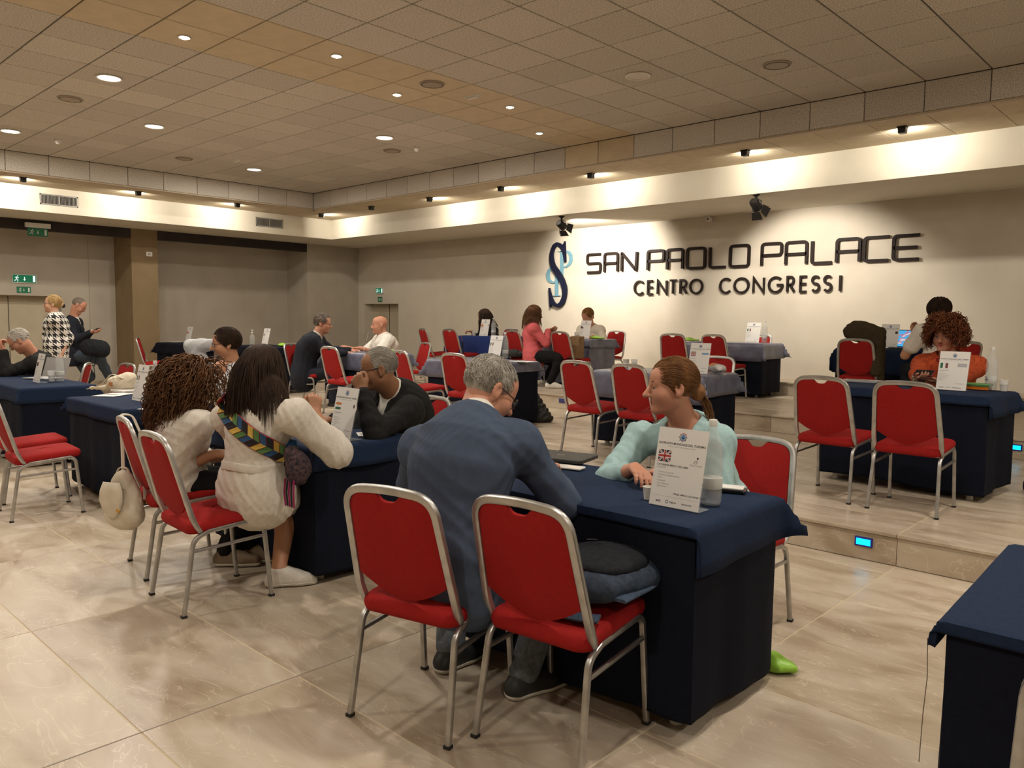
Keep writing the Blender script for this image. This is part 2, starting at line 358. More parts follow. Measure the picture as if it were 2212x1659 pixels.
for y, lab in ((-5.06, 'above the vent grille over the exit doors'), (-3.28, 'between the two vent grilles'), (-1.43, 'near the vent grille by the corner'), (-7.1, 'along the partition behind the viewer'), (-9.0, 'along the partition behind the viewer')): washer(-.40, y, R(90), True, 'lit black wall washer '+lab)
for x, lit, lab in ((-.41, 1, 'in the corner of the soffit'), (1.34, 0, 'dark between two lit ones'), (3.08, 1, 'beside the unlit one'), (4.87, 1, 'over the monogram'), (6.73, 1, 'over the word PAOLO'), (9.19, 1, 'over the spotlight at the word PALACE'), (11.06, 1, 'past the end of the wall lettering'), (13.2, 1, 'over the far right of the stage'), (15.2, 1, 'over the far right of the stage')):
    washer(x, .45, 0, bool(lit), ('lit' if lit else 'unlit')+' black wall washer on the soffit '+lab)
# ------------------------------------------------------------------ sign lettering on the back wall
M_LETTER = mat('dark_brown_letter', (.018, .010, .008), .6, spec=.2); M_NAVYL = mat('navy_letter', (.008, .010, .030), .6, spec=.2); M_SKYL = mat('sky_blue_letter', (.16, .34, .43), .4)
def wallM(x, z, y=YW): return Matrix(((1, 0, 0, x), (0, 0, -1, y), (0, 1, 0, z), (0, 0, 0, 1)))   # drawing plane on the back wall
def stroke(mb, pts, w, d0, d1, M, r=0.0, closed=False):
    P = [np.array((*p, 0.0)) for p in pts]
    if r and not closed: P = smooth_path(P, r, 5)
    n = len(P); L, Rr = [], []
    for i in range(n):
        a, b = (P[i-1], P[(i+1) % n]) if closed else (P[max(i-1, 0)], P[min(i+1, n-1)])
        t1 = P[i]-P[i-1] if (i or closed) else P[1]-P[0]; t2 = P[(i+1) % n]-P[i] if (i < n-1 or closed) else P[-1]-P[-2]
        t1 = t1/np.linalg.norm(t1); t2 = t2/np.linalg.norm(t2); n1 = np.array((-t1[1], t1[0], 0)); n2 = np.array((-t2[1], t2[0], 0))
        m = n1+n2; m /= np.linalg.norm(m); k = min(2.2, 1/max(.3, m @ n1))
        ww = w if not callable(w) else w(i/(n-1))
        L.append(P[i]+m*ww/2*k); Rr.append(P[i]-m*ww/2*k)
    rows = [[(*a[:2], d0), (*a[:2], d1), (*b[:2], d1), (*b[:2], d0)] for a, b in zip(L, Rr)]
    rows = [[tuple(M @ Vector(q)) for q in row] for row in rows]
    if closed: rows.append(rows[0])
    o = len(mb.v); mb.grid(rows, closeu=True)
    if not closed: mb.f += [(o, o+1, o+2, o+3), tuple(o+4*(n-1)+k for k in (3, 2, 1, 0))]; mb.m += [0, 0]
def arc(cx, cy, rx, ry, a0, a1, n=20): return [(cx+rx*math.cos(R(a0+(a1-a0)*i/n)), cy+ry*math.sin(R(a0+(a1-a0)*i/n))) for i in range(n+1)]
t = thing('wall_sign_lettering', 'large dark square lettering SAN PAOLO PALACE on the back wall', 'sign', (4.7, YW, 2.345))
SQ = {  # square outline letters, unit box w x 1: list of (points, corner radius)
 'S': (.78, [([(.78, 1), (0, 1), (0, .5), (.78, .5), (.78, 0), (0, 0)], .12)]),
 'A': (.80, [([(0, 0), (0, 1), (.80, 1), (.80, 0)], .14), ([(0, .46), (.80, .46)], 0)]),
 'N': (.84, [([(0, 0), (0, .98), (.80, .02), (.84, 1)], .03)]),
 'P': (.80, [([(0, 0), (0, 1), (.80, 1), (.80, .46), (0, .46)], .14)]),
 'O': (.86, [([(.43, 0), (0, 0), (0, 1), (.86, 1), (.86, 0), (.43, 0)], .14)]),
 'L': (.78, [([(0, 1), (0, 0), (.78, 0)], .12)]),
 'C': (.88, [([(.88, 1), (0, 1), (0, 0), (.88, 0)], .14)]),
 'E': (.86, [([(.86, 1), (0, 1), (0, 0), (.86, 0)], .14), ([(0, .5), (.80, .5)], 0)])}
def pxx(px): return ony(px, 575, YW)[0]-4.7
HL = .372
for ch, a, b in [('S', 1269, 1301), ('A', 1306, 1338), ('N', 1343, 1379), ('P', 1399, 1437), ('A', 1441, 1478), ('O', 1484, 1526), ('L', 1533, 1571), ('O', 1577, 1621), ('P', 1645, 1691), ('A', 1697, 1745), ('L', 1753, 1799), ('A', 1806, 1859), ('C', 1865, 1921), ('E', 1928, 1987)]:
    x0, x1 = pxx(a+2), pxx(b-2); w, strokes = SQ[ch]; sx = (x1-x0)/w; mb = MB()
    for pts, rr in strokes: stroke(mb, [(x0+p[0]*sx, .02+p[1]*(HL-.04)) for p in pts], .044, .012, .045, wallM(0, 0, 0), rr*HL)
    mb.build('letter', M_LETTER, t)
t = thing('wall_sign_subtitle', 'smaller black round lettering CENTRO CONGRESSI on the back wall', 'sign', (5.8, YW, 1.925))
RD = {'C': (.84, [arc(.5, .5, .5, .5, 45, 315)]), 'E': (.5, [[(.5, 1), (0, 1), (0, 0), (.5, 0)], [(0, .52), (.46, .52)]]), 'N': (.74, [[(0, 0), (0, 1), (.74, 0), (.74, 1)]]),
      'T': (.56, [[(0, 1), (.56, 1)], [(.28, 1), (.28, 0)]]), 'R': (.55, [[(0, 0), (0, 1), (.25, 1)] + arc(.25, .74, .26, .26, 90, -90, 10)[1:] + [(0, .48)], [(.22, .48), (.58, 0)]]),
      'O': (1.0, ['O']), 'G': (.95, [arc(.5, .5, .5, .5, 45, 350)+[(.97, .48), (.58, .48)]]),
      'S': (.5, [arc(.25, .745, .24, .24, 35, 255, 12)+arc(.25, .265, .25, .25, 80, -145, 12)]), 'I': (.05, [[(.02, 0), (.02, 1)]])}
def pxs(px): return ony(px, 620, YW)[0]-5.8
HS = .262
for ch, a, b in [('C', 1371, 1392), ('E', 1400, 1413), ('N', 1421, 1443), ('T', 1447, 1464), ('R', 1470, 1486), ('O', 1491, 1520), ('C', 1556, 1580), ('O', 1587, 1620), ('N', 1628, 1653), ('G', 1661, 1692), ('R', 1701, 1718), ('E', 1729, 1745), ('S', 1754, 1772), ('S', 1780, 1798), ('I', 1814, 1819)]:
    x0, x1 = pxs(a+1.5), pxs(b-1.5); w, strokes = RD[ch]; sx = (x1-x0)/max(w, .05); mb = MB()
    for pts in strokes:
        if pts == 'O': stroke(mb, [(x0+(p[0])*sx, .016+p[1]*(HS-.032)) for p in arc(.5, .5, .5, .5, 0, 348, 29)], .034, .012, .04, wallM(0, 0, 0), closed=True)
        else: stroke(mb, [(x0+p[0]*sx, .016+p[1]*(HS-.032)) for p in pts], .034, .012, .04, wallM(0, 0, 0))
    mb.build('letter', M_LETTER, t)
# monogram: tall S over interlocking P shapes
t = thing('wall_monogram', 'navy and pale blue interlaced monogram on the back wall', 'logo', (3.86, YW, 1.70))
def mp(x, y):   # monogram drawing coordinates (crop pixels) -> wall metres
    px, py = 1160+x*260/2212, 500+y*180/1531; q = ony(px, py, YW); return (q[0]-3.86, q[2]-1.70)
def outline(pts): return [mp(*p) for p in pts]
def bez(pts, n=6):   # catmull-rom through points
    P = [np.array(p, float) for p in pts]; out = []
    for i in range(len(P)-1):
        p0, p1, p2, p3 = P[max(i-1, 0)], P[i], P[i+1], P[min(i+2, len(P)-1)]
        for k in range(n):
            u = k/n; out.append(tuple(.5*((2*p1)+(-p0+p2)*u+(2*p0-5*p1+4*p2-p3)*u*u+(-p0+3*p1-3*p2+p3)*u**3)))
    out.append(tuple(P[-1])); return out
def flat(name, left, right, m, d0, d1, parent):   # ribbon between two matching outlines
    mb = MB(); n = len(left); M = wallM(0, 0, 0)
    rows = [[tuple(M @ Vector((*mp(*a), d))) for a, d in ((l, d0), (l, d1), (r, d1), (r, d0))] for l, r in zip(left, right)]
    mb.grid(rows, closeu=True); mb.f += [(0, 1, 2, 3), tuple(4*(n-1)+k for k in (3, 2, 1, 0))]; mb.m += [0, 0]; return mb.build(name, m, parent)
Lft = bez([(540, 185), (525, 225), (500, 245), (400, 203), (310, 290), (265, 480), (285, 640), (350, 790), (420, 890), (480, 1000), (500, 1110), (480, 1240), (410, 1330), (350, 1290), (300, 1180), (262, 1040)])
Rgt = bez([(552, 187), (556, 330), (560, 552), (410, 270), (355, 340), (332, 450), (350, 560), (410, 680), (490, 790), (550, 910), (580, 1060), (560, 1230), (470, 1390), (340, 1365), (290, 1360), (270, 1400)])
Sl = bez([(400, 203), (330, 250), (280, 380), (265, 500), (290, 660), (380, 820), (460, 950), (500, 1090), (490, 1210), (450, 1300), (410, 1330)])
Sr = bez([(412, 270), (368, 305), (338, 390), (333, 470), (362, 600), (440, 720), (520, 850), (575, 1010), (578, 1140), (530, 1320), (425, 1398)])
S_ = thing  # (the big S is one part made of stem and two serifs)
mb = MB(); M = wallM(0, 0, 0)
def ribbon(mb, a, b, d0, d1):
    o = len(mb.v); n = len(a); rows = [[tuple(M @ Vector((*mp(*p), d))) for p, d in ((l, d0), (l, d1), (r, d1), (r, d0))] for l, r in zip(a, b)]
    mb.grid(rows, closeu=True); mb.f += [(o, o+1, o+2, o+3), tuple(o+4*(n-1)+k for k in (3, 2, 1, 0))]; mb.m += [0, 0]
ribbon(mb, Sl, Sr, .03, .07)
ribbon(mb, bez([(400, 203), (450, 215), (500, 246), (525, 225), (536, 185)]), bez([(412, 270), (455, 300), (505, 390), (540, 555), (565, 555)]), .03, .07)
ribbon(mb, bez([(536, 185), (545, 184), (552, 186)]), bez([(562, 552), (563, 552), (564, 552)]), .03, .07)
ribbon(mb, bez([(410, 1330), (365, 1310), (320, 1230), (285, 1120), (268, 1040)]), bez([(425, 1398), (360, 1378), (310, 1352), (292, 1360), (284, 1400)]), .03, .07)
ribbon(mb, bez([(268, 1040), (258, 1038), (248, 1042)]), bez([(286, 1400), (278, 1400), (268, 1400)]), .03, .07)
mb.build('letter_s', M_NAVYL, t)
mb = MB()
ribbon(mb, [(440, 362), (440, 640), (432, 920)], [(496, 362), (494, 640), (490, 905)], .006, .028)
ribbon(mb, [(400, 366), (400, 380)], [(520, 362), (520, 376)], .006, .028)
ribbon(mb, bez([(540, 355), (600, 362), (650, 420), (664, 500), (640, 590), (570, 655), (500, 670)]), bez([(548, 385), (578, 400), (600, 450), (606, 500), (596, 570), (550, 628), (498, 640)]), .006, .028)
mb.build('letter_p', M_SKYL, t)
mb = MB()
ribbon(mb, [(350, 700), (346, 900), (345, 1175)], [(400, 700), (400, 900), (398, 1175)], .008, .030)
ribbon(mb, [(310, 1176), (310, 1190)], [(440, 1172), (440, 1186)], .008, .030)
ribbon(mb, bez([(285, 645), (230, 680), (190, 760), (185, 830), (205, 900), (260, 945), (350, 950)]), bez([(285, 680), (262, 710), (246, 780), (246, 830), (262, 890), (300, 915), (350, 918)]), .008, .030)
mb.build('letter_p_inverted', M_SKYL, t)

# stage spotlights with barn doors
M_STAGEGLASS = emis('stage_lamp_glow', (1.0, .93, .8), 20.0)
def stage_spot(x, y, aim, label, W):
    t = thing('stage_spotlight', label, 'spotlight', (x, y, ZB), group='stage spotlights under the beam')
    MB().lathe([(.05, 0), (.05, -.012), (.02, -.03), (.014, -.07)], 16).build('mounting_base', M_BLACK, t, smooth=40)
    d = Vector(aim)-Vector((x, y, ZB-.15)); q = d.to_track_quat('Z', 'Y').to_matrix().to_4x4(); Mh = Matrix.Translation((0, 0, -.15)) @ q
    MB().lathe([(.045, -.10), (.062, -.08), (.066, .02), (.07, .06)], 16, Mh).build('lamp_housing', M_BLACK, t, smooth=40)
    MB().lathe([(.0001, .045), (.066, .045), (.067, .05)][::-1], 16, Mh).build('lens', M_STAGEGLASS, t)
    MB().tube([(0, 0, -.06), (.075, 0, -.09), (.075, 0, -.15)], .008, 6).tube([(0, 0, -.06), (-.075, 0, -.09), (-.075, 0, -.15)], .008, 6).build('yoke', M_BLACK, t)
    for k in range(4):
        Mk = Mh @ Matrix.Rotation(k*math.pi/2, 4, 'Z') @ Matrix.Translation((0, .07, .06)) @ Matrix.Rotation(R(-28), 4, 'X')
        MB().prism([(-.06, 0), (.06, 0), (.085, .11), (-.085, .11)], -.002, .002, Mk @ Matrix.Rotation(R(90), 4, 'X')).build('barn_door', M_BLACK, t)
    q = Mh @ Vector((0, 0, .1))
    add_light('stage_lamp', 'SPOT', q, W*8, (1.0, .92, .80), t, target=Vector(aim)-Vector((x, y, ZB)), spot_size=R(105), spot_blend=.5, shadow_soft_size=.04)
stage_spot(5.40, 1.38, (5.25, 2.95, 2.42), 'black stage spotlight with barn doors above the monogram', STAGE_W)
stage_spot(8.94, 1.29, (9.1, 2.95, 1.7), 'black stage spotlight with barn doors above the word PALACE', STAGE_W*.6)

# ------------------------------------------------------------------ fittings on walls and ceiling
for (y0, y1), lab in (((-4.60, -4.0), 'grey ventilation grille on the beam above the exit doors'), ((-.60, .02), 'grey ventilation grille on the beam near the corner')):
    t = thing('vent_grille', lab, 'vent', (bx, (y0+y1)/2, 3.435), R(90))
    w, h = (y1-y0)/2, .092
    MB().box(-w, w, -.002, .0, -h, h).build('back_plate', M_DARKGAP, t)
    for a in ((-w, w, h-.02, h), (-w, w, -h, -h+.02), (-w, -w+.02, -h, h), (w-.02, w, -h, h), (-.008, .008, -h, h)): MB().box(a[0], a[1], -.012, -.002, a[2], a[3]).build('frame_bar', M_GREYMETAL, t)
    me = MB().box(-.003, .003, -.010, -.002, -h+.02, h-.02).mesh('slat', M_GREYMETAL)
    for k in range(26): link('slat', me, t, (-w+.03+k*(2*w-.06)/25, 0, 0))
M_SPKR = noisy('speaker_grille_taupe', (.10, .085, .07), (.15, .125, .10), 90, .7); M_SPKRW = mat('speaker_rim_tan', (.36, .30, .23), .6)
for (x, y), lab in (((3.87, -5.69), 'ceiling speaker beside a lit downlight over the left tables'), ((1.62, -3.37), 'ceiling speaker near the partition side of the coffer'), ((4.52, -1.52), 'ceiling speaker next to a smoke detector'), ((7.45, -3.27), 'ceiling speaker in the smooth plaster strip'), ((10.55, -1.57), 'ceiling speaker to the right of the unlit downlight')):
    t = thing('ceiling_speaker', 'round taupe '+lab, 'speaker', (round((x-.3)/.6)*.6+.3, round((y-.3)/.6)*.6+.3, ZC), group='round ceiling speakers')
    MB().lathe([(.09, 0), (.125, -.002), (.128, -.012), (.11, -.018), (.104, -.008), (.0001, -.012)][::1], 28).build('grille', M_SPKR, t, smooth=40)
    MB().lathe([(.128, 0), (.136, -.003), (.130, -.014)], 28).build('rim', M_SPKRW, t, smooth=40)
for (x, y), lab in (((1.39, -5.08), 'white smoke detector among the fibre tiles near the partition'), ((4.95, -1.40), 'white smoke detector beside a ceiling speaker')):
    t = thing('smoke_detector', lab, 'smoke detector', (x, y, ZC), group='smoke detectors')
    MB().lathe([(.05, 0), (.052, -.02), (.04, -.03)], 18).build('base', M_WHITE, t, smooth=40); MB().lathe([(.03, -.03), (.034, -.045), (.02, -.06), (.0001, -.062)], 18).build('sensor_head', M_WHITE, t, smooth=40)
for (x, y), lab in (((7.49, -2.70), 'small white emergency lamp in the plaster strip'), ((1.99, -2.68), 'small white emergency lamp among the fibre tiles')):
    t = thing('emergency_lamp', lab, 'lamp', (x, y, ZC), R(0), group='emergency lamps')
    MB().box(-.10, .10, -.035, .035, -.008, 0).build('base_plate', M_WHITE, t); MB().prism([(-.085, 0), (.085, 0), (.07, -.02), (-.07, -.02)], -.025, .025, Matrix.Translation((0, 0, -.008)) @ Matrix.Rotation(R(90), 4, 'X')).build('lens', mat('frosted_lens', (.7, .68, .62), .3), t)
M_GREEN = mat('exit_green', (.0, .16, .07), .4); M_GREENE = emis('exit_green_lit', (.0, .22, .09), .55); M_EXW = emis('exit_white_lit', (.85, 1.0, .95), 1.1); M_EXWP = mat('exit_white_print', (.75, .8, .76), .5)
def exit_sign(c, w, h, rz, label, lit, hang=False):
    t = thing('exit_sign', label, 'exit sign', c, rz, group='green exit signs')
    MB().box(-w/2-.012, w/2+.012, -.03 if lit else -.006, -.001, -h/2-.012, h/2+.012).build('housing', M_WHITE if lit else M_GREEN, t, bevel=.003)
    y = -.032 if lit else -.008
    MB().box(-w/2, w/2, y, y+.002, -h/2, h/2).build('panel', M_GREENE if lit else M_GREEN, t)
    mw = M_EXW if lit else M_EXWP; Mm = Matrix(((1, 0, 0, 0), (0, 0, 1, y-.003), (0, 1, 0, 0), (0, 0, 0, 1)))
    s = h/2
    mb = MB(); mb.box(w*.5-.75*s, w*.5-.2*s, y-.002, y, -.8*s, .8*s).build('door_symbol', mw, t)
    mb = MB(); cx = -w*.5+.9*s
    mb.ell((cx+.25*s, y-.001, .65*s), (.14*s, .002, .14*s), 8, 5)
    for a, b in (((.12, .45), (-.05, -.05)), ((-.05, -.05), (.3, -.35)), ((.3, -.35), (.2, -.8)), ((-.05, -.05), (-.25, -.5)), ((-.25, -.5), (-.6, -.5)), ((.12, .4), (-.4, .3)), ((.12, .4), (.5, .1))):
        stroke(mb, [(cx+a[0]*s, a[1]*s), (cx+b[0]*s, b[1]*s)], .17*s, -.001, .001, Mm)
    mb.build('running_figure', mw, t)
    mb = MB(); stroke(mb, [(0, .5*s), (0, -.2*s)], .16*s, -.001, .001, Mm); mb.prism([(-.3*s, -.1*s), (.3*s, -.1*s), (0, -.6*s)], -.001, .001, Mm); mb.build('arrow', mw, t)
    if hang:
        MB().box(-w/2-.05, w/2+.05, -.05, .02, h/2+.012, h/2+.10).build('lamp_case', M_WHITE, t, bevel=.006)
exit_sign((XP, -4.276, 2.150), .40, .145, R(90), 'larger lit green exit sign above the doors in the partition', True)
exit_sign((XP, -4.288, 1.935), .22, .10, R(90), 'small flat green exit plate under a lit exit sign by the partition', False)
exit_sign((XW+.03, -4.27, 2.985), .32, .13, R(90), 'green exit sign hanging under a white lamp on the dark band', False, True)
exit_sign((-1.70, YW, 2.132), .27, .125, 0, 'lit green exit sign above the door beside the sign wall', True)
exit_sign((-1.70, YW, 1.916), .155, .10, 0, 'small flat green exit plate over the door beside the sign wall', False)
t = thing('thermostat', 'small white thermostat on the brown column', 'thermostat', (XW, -2.236, 2.718), R(90))
MB().box(-.062, .062, -.014, 0, -.045, .045).build('plate', M_WHITE, t, bevel=.003); MB().box(-.02, .02, -.018, -.014, -.02, .02).build('dial', M_GREYMETAL, t)
t = thing('ceiling_sensor', 'small white camera sensor where the back wall meets the beam', 'sensor', (7.34, YW-.09, ZB))
MB().box(-.03, .03, -.05, .05, -.09, -.03).build('case', M_WHITE, t, bevel=.006); MB().tube([(0, 0, 0), (0, 0, -.04)], .012, 8).build('stem', M_WHITE, t); MB().lathe([(.016, .05), (.016, .058), (.0001, .06)], 10, Matrix.Translation((0, 0, -.06)) @ Matrix.Rotation(R(90), 4, 'X')).build('lens', M_BLACK, t)
# ------------------------------------------------------------------ tables and cloths
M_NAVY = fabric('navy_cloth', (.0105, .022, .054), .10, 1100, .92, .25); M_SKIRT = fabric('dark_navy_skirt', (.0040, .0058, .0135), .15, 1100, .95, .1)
M_BLUEC = fabric('royal_blue_cloth', (.016, .034, .14), .1, 900, .85, .2); M_SKIRTB = fabric('black_skirt', (.003, .0036, .006), .3, 1000, .95, .08)
M_LAV = noisy('lavender_plastic_sheet', (.105, .113, .165), (.155, .163, .225), 9, .33, .5, 22, 5, spec=.5, dist=.006)
M_TABLETOP = noisy('pale_laminate', (.6, .57, .5), (.65, .62, .55), 4, .5); M_FOOT = mat('white_table_foot', (.68, .66, .6), .4); M_FOOTD = mat('grey_table_foot', (.2, .19, .18), .4, .6)
TH = .762
def drape(w, d, dl, dr, df, db, seed, sag=.02, flap=.55, n=15, wav=.012):
    """cloth draped over a w x d top: overhangs left, right, front(-y), back(+y)"""
    rg = np.random.default_rng(seed); ph = rg.uniform(0, 6.28, 8)
    def axis(a, lo, hi):
        out = [-a/2-lo*t for t in (1, .72, .45, .22, .08)] if lo > 0 else []
        out += [-a/2+.004, -a/2+.02] + list(np.linspace(-a/2+.07, a/2-.07, n)) + [a/2-.02, a/2-.004]
        return out + ([a/2+hi*t for t in (.08, .22, .45, .72, 1)] if hi > 0 else [])
    us, vs = axis(w, dl, dr), axis(d, df, db); rows = []
    for v in vs:
        row = []
        for u in us:
            ox, oy = max(0, abs(u)-w/2), max(0, abs(v)-d/2); sx, sy = (1 if u > 0 else -1), (1 if v > 0 else -1)
            x = u if ox == 0 else sx*(w/2); y = v if oy == 0 else sy*(d/2); z = TH+.004
            r = math.hypot(ox, oy)
            wv = math.sin(9*(v if ox >= oy else u)+ph[0])*.6+math.sin(17*(v if ox >= oy else u)+ph[1])*.4
            fl = .012+wav*wv*min(1, r/.12)+.06*r
            if ox > 0 and oy == 0: x += sx*max(.006, fl); z -= ox
            elif oy > 0 and ox == 0: y += sy*max(.006, fl); z -= oy
            elif r > 0:
                m = min(ox, oy); x += sx*(.012+flap*m*(ox/(r+1e-6))+.05*r); y += sy*(.012+flap*m*(oy/(r+1e-6))+.05*r); z -= r*(1-.42*m/(r+1e-6))
            if r == 0: z += .0015*math.sin(11*u+ph[2])*math.sin(13*v+ph[3])
            row.append((x, y, z))
        rows.append(row)
    return MB().grid(rows)
def skirt(w, d, seed, z0=.055, amp=.008):
    rg = np.random.default_rng(seed+50); ph = rg.uniform(0, 6.28, 6); per = []
    for (a, b, nx, ny) in (((-w/2, -d/2), (w/2, -d/2), 0, -1), ((w/2, -d/2), (w/2, d/2), 1, 0), ((w/2, d/2), (-w/2, d/2), 0, 1), ((-w/2, d/2), (-w/2, -d/2), -1, 0)):
        L = math.hypot(b[0]-a[0], b[1]-a[1]); k = max(8, int(L/.045))
        for i in range(k): t = i/k; per.append((a[0]+(b[0]-a[0])*t, a[1]+(b[1]-a[1])*t, nx, ny))
    s = 0; rows = []
    for z, q in ((TH, 0), (TH-.03, .2), (.6, .5), (.4, .75), (.2, .95), (z0+.02, 1.0), (z0, 1.0)):
        row = []
        for i, (x, y, nx, ny) in enumerate(per):
            s = i*.045; o = .004+q*(.006+amp*math.sin(s*13+ph[0])+amp*.6*math.sin(s*29+ph[1])); zz = z+(.012*math.sin(s*5+ph[2]) if z < .1 else 0)
            row.append((x+nx*o+(.3*o*np.sign(x) if ny else 0), y+ny*o+(.3*o*np.sign(y) if nx else 0), zz))
        rows.append(row[::-1])
    return MB().grid(rows, closeu=True)
def table(cx, cy, z, rz, w, d, where, cloth, drops, seed, foot=M_FOOT, ctext='navy cloth', smat=None, flap=.55):
    loc = (cx, cy, z)
    t = thing('table', 'table under %s, %s' % (ctext, where), 'table', loc, R(rz), 'cloth covered tables')
    MB().box(-w/2, w/2, -d/2, d/2, TH-.03, TH).build('table_top', M_TABLETOP, t, bevel=.004)
    for sx in (-1, 1):
        for sy in (-1, 1): MB().lathe([(.024, 0), (.025, .09), (.018, .10), (.018, TH-.03)], 14, Matrix.Translation((sx*(w/2-.10), sy*(d/2-.09), 0))).build('leg', foot, t, smooth=40)
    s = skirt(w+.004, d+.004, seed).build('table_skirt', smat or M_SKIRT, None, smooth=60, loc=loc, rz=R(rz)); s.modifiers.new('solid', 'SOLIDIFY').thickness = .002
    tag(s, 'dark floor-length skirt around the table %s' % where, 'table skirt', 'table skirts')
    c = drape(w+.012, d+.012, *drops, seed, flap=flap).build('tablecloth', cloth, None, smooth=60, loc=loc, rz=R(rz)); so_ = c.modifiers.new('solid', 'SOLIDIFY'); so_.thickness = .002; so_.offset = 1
    tag(c, '%s spread over the table %s' % (ctext, where), 'tablecloth', 'tablecloths')
    return t
W_, D_ = 1.2, .66
# row on the main floor
table(12.10, -6.265, 0, 1, 1.18, .66, 'between the blue jacket and the aqua top', M_NAVY, (.16, .17, .035, .12), 1, flap=.75)
table(9.80, -6.28, 0, -1, 1.2, .66, 'of the man in the dark suit', M_NAVY, (.15, .13, .12, .14), 2)
table(7.35, -6.36, 0, 0, 1.2, .66, 'in front of the man in a grey shirt', M_NAVY, (.12, .12, .12, .12), 3)
table(4.72, -6.43, 0, 0, 1.76, .66, 'of the white-haired man', M_NAVY, (.12, .15, .14, .12), 4)
table(14.20, -6.44, 0, 2, 1.3, .86, 'with a loose thread', M_NAVY, (.07, .1, .03, .12), 5, ctext='rumpled navy cloth')
# row on the lower stage
table(12.12, -2.27, Z1, -4, 1.2, .64, 'of the woman in orange', M_NAVY, (.1, .16, .07, .1), 6)
table(9.74, -2.15, Z1, 3, 1.2, .68, 'with two paper cups', M_LAV, (.2, .2, .27, .2), 7, ctext='shiny lavender plastic sheet')
table(7.12, -2.15, Z1, 3, 1.2, .66, 'with a black bag leaning on it', M_LAV, (.2, .12, .22, .2), 8, ctext='creased lavender plastic sheet')
table(4.58, -2.03, Z1, 2, 1.2, .62, 'of the bald man in a white shirt', M_LAV, (.2, .2, .25, .2), 9, ctext='patterned lavender plastic sheet')
table(1.72, -1.95, Z1, 0, 1.45, .66, 'with a pump bottle near the partition', M_SKIRT, (.15, .15, .15, .15), 10, ctext='black cloth')
table(-.25, -2.50, Z1, 0, 1.2, .66, 'beside the brown column', M_SKIRT, (.18, .15, .2, .15), 11, ctext='blue-black cloth')
# row on the middle stage
table(4.10, .98, Z2, 2, 1.2, .66, 'of the dark-haired woman in black', M_BLUEC, (.2, .15, .45, .15), 12, ctext='royal blue cloth', smat=M_BLUEC)
table(5.82, 1.25, Z2, 0, 1.15, .66, 'of the fair-haired woman', M_LAV, (.15, .15, .12, .15), 13, ctext='wrinkled lavender plastic sheet', smat=M_LAV)
table(8.42, 1.75, Z2, 2, 1.2, .66, 'alone under the word PALACE', M_LAV, (.2, .22, .25, .2), 14, foot=M_FOOTD, ctext='dull lavender plastic sheet', flap=.6)
table(10.95, 1.12, Z2, -2, 1.25, .66, 'with the open laptop', M_NAVY, (.1, .14, .3, .12), 15)

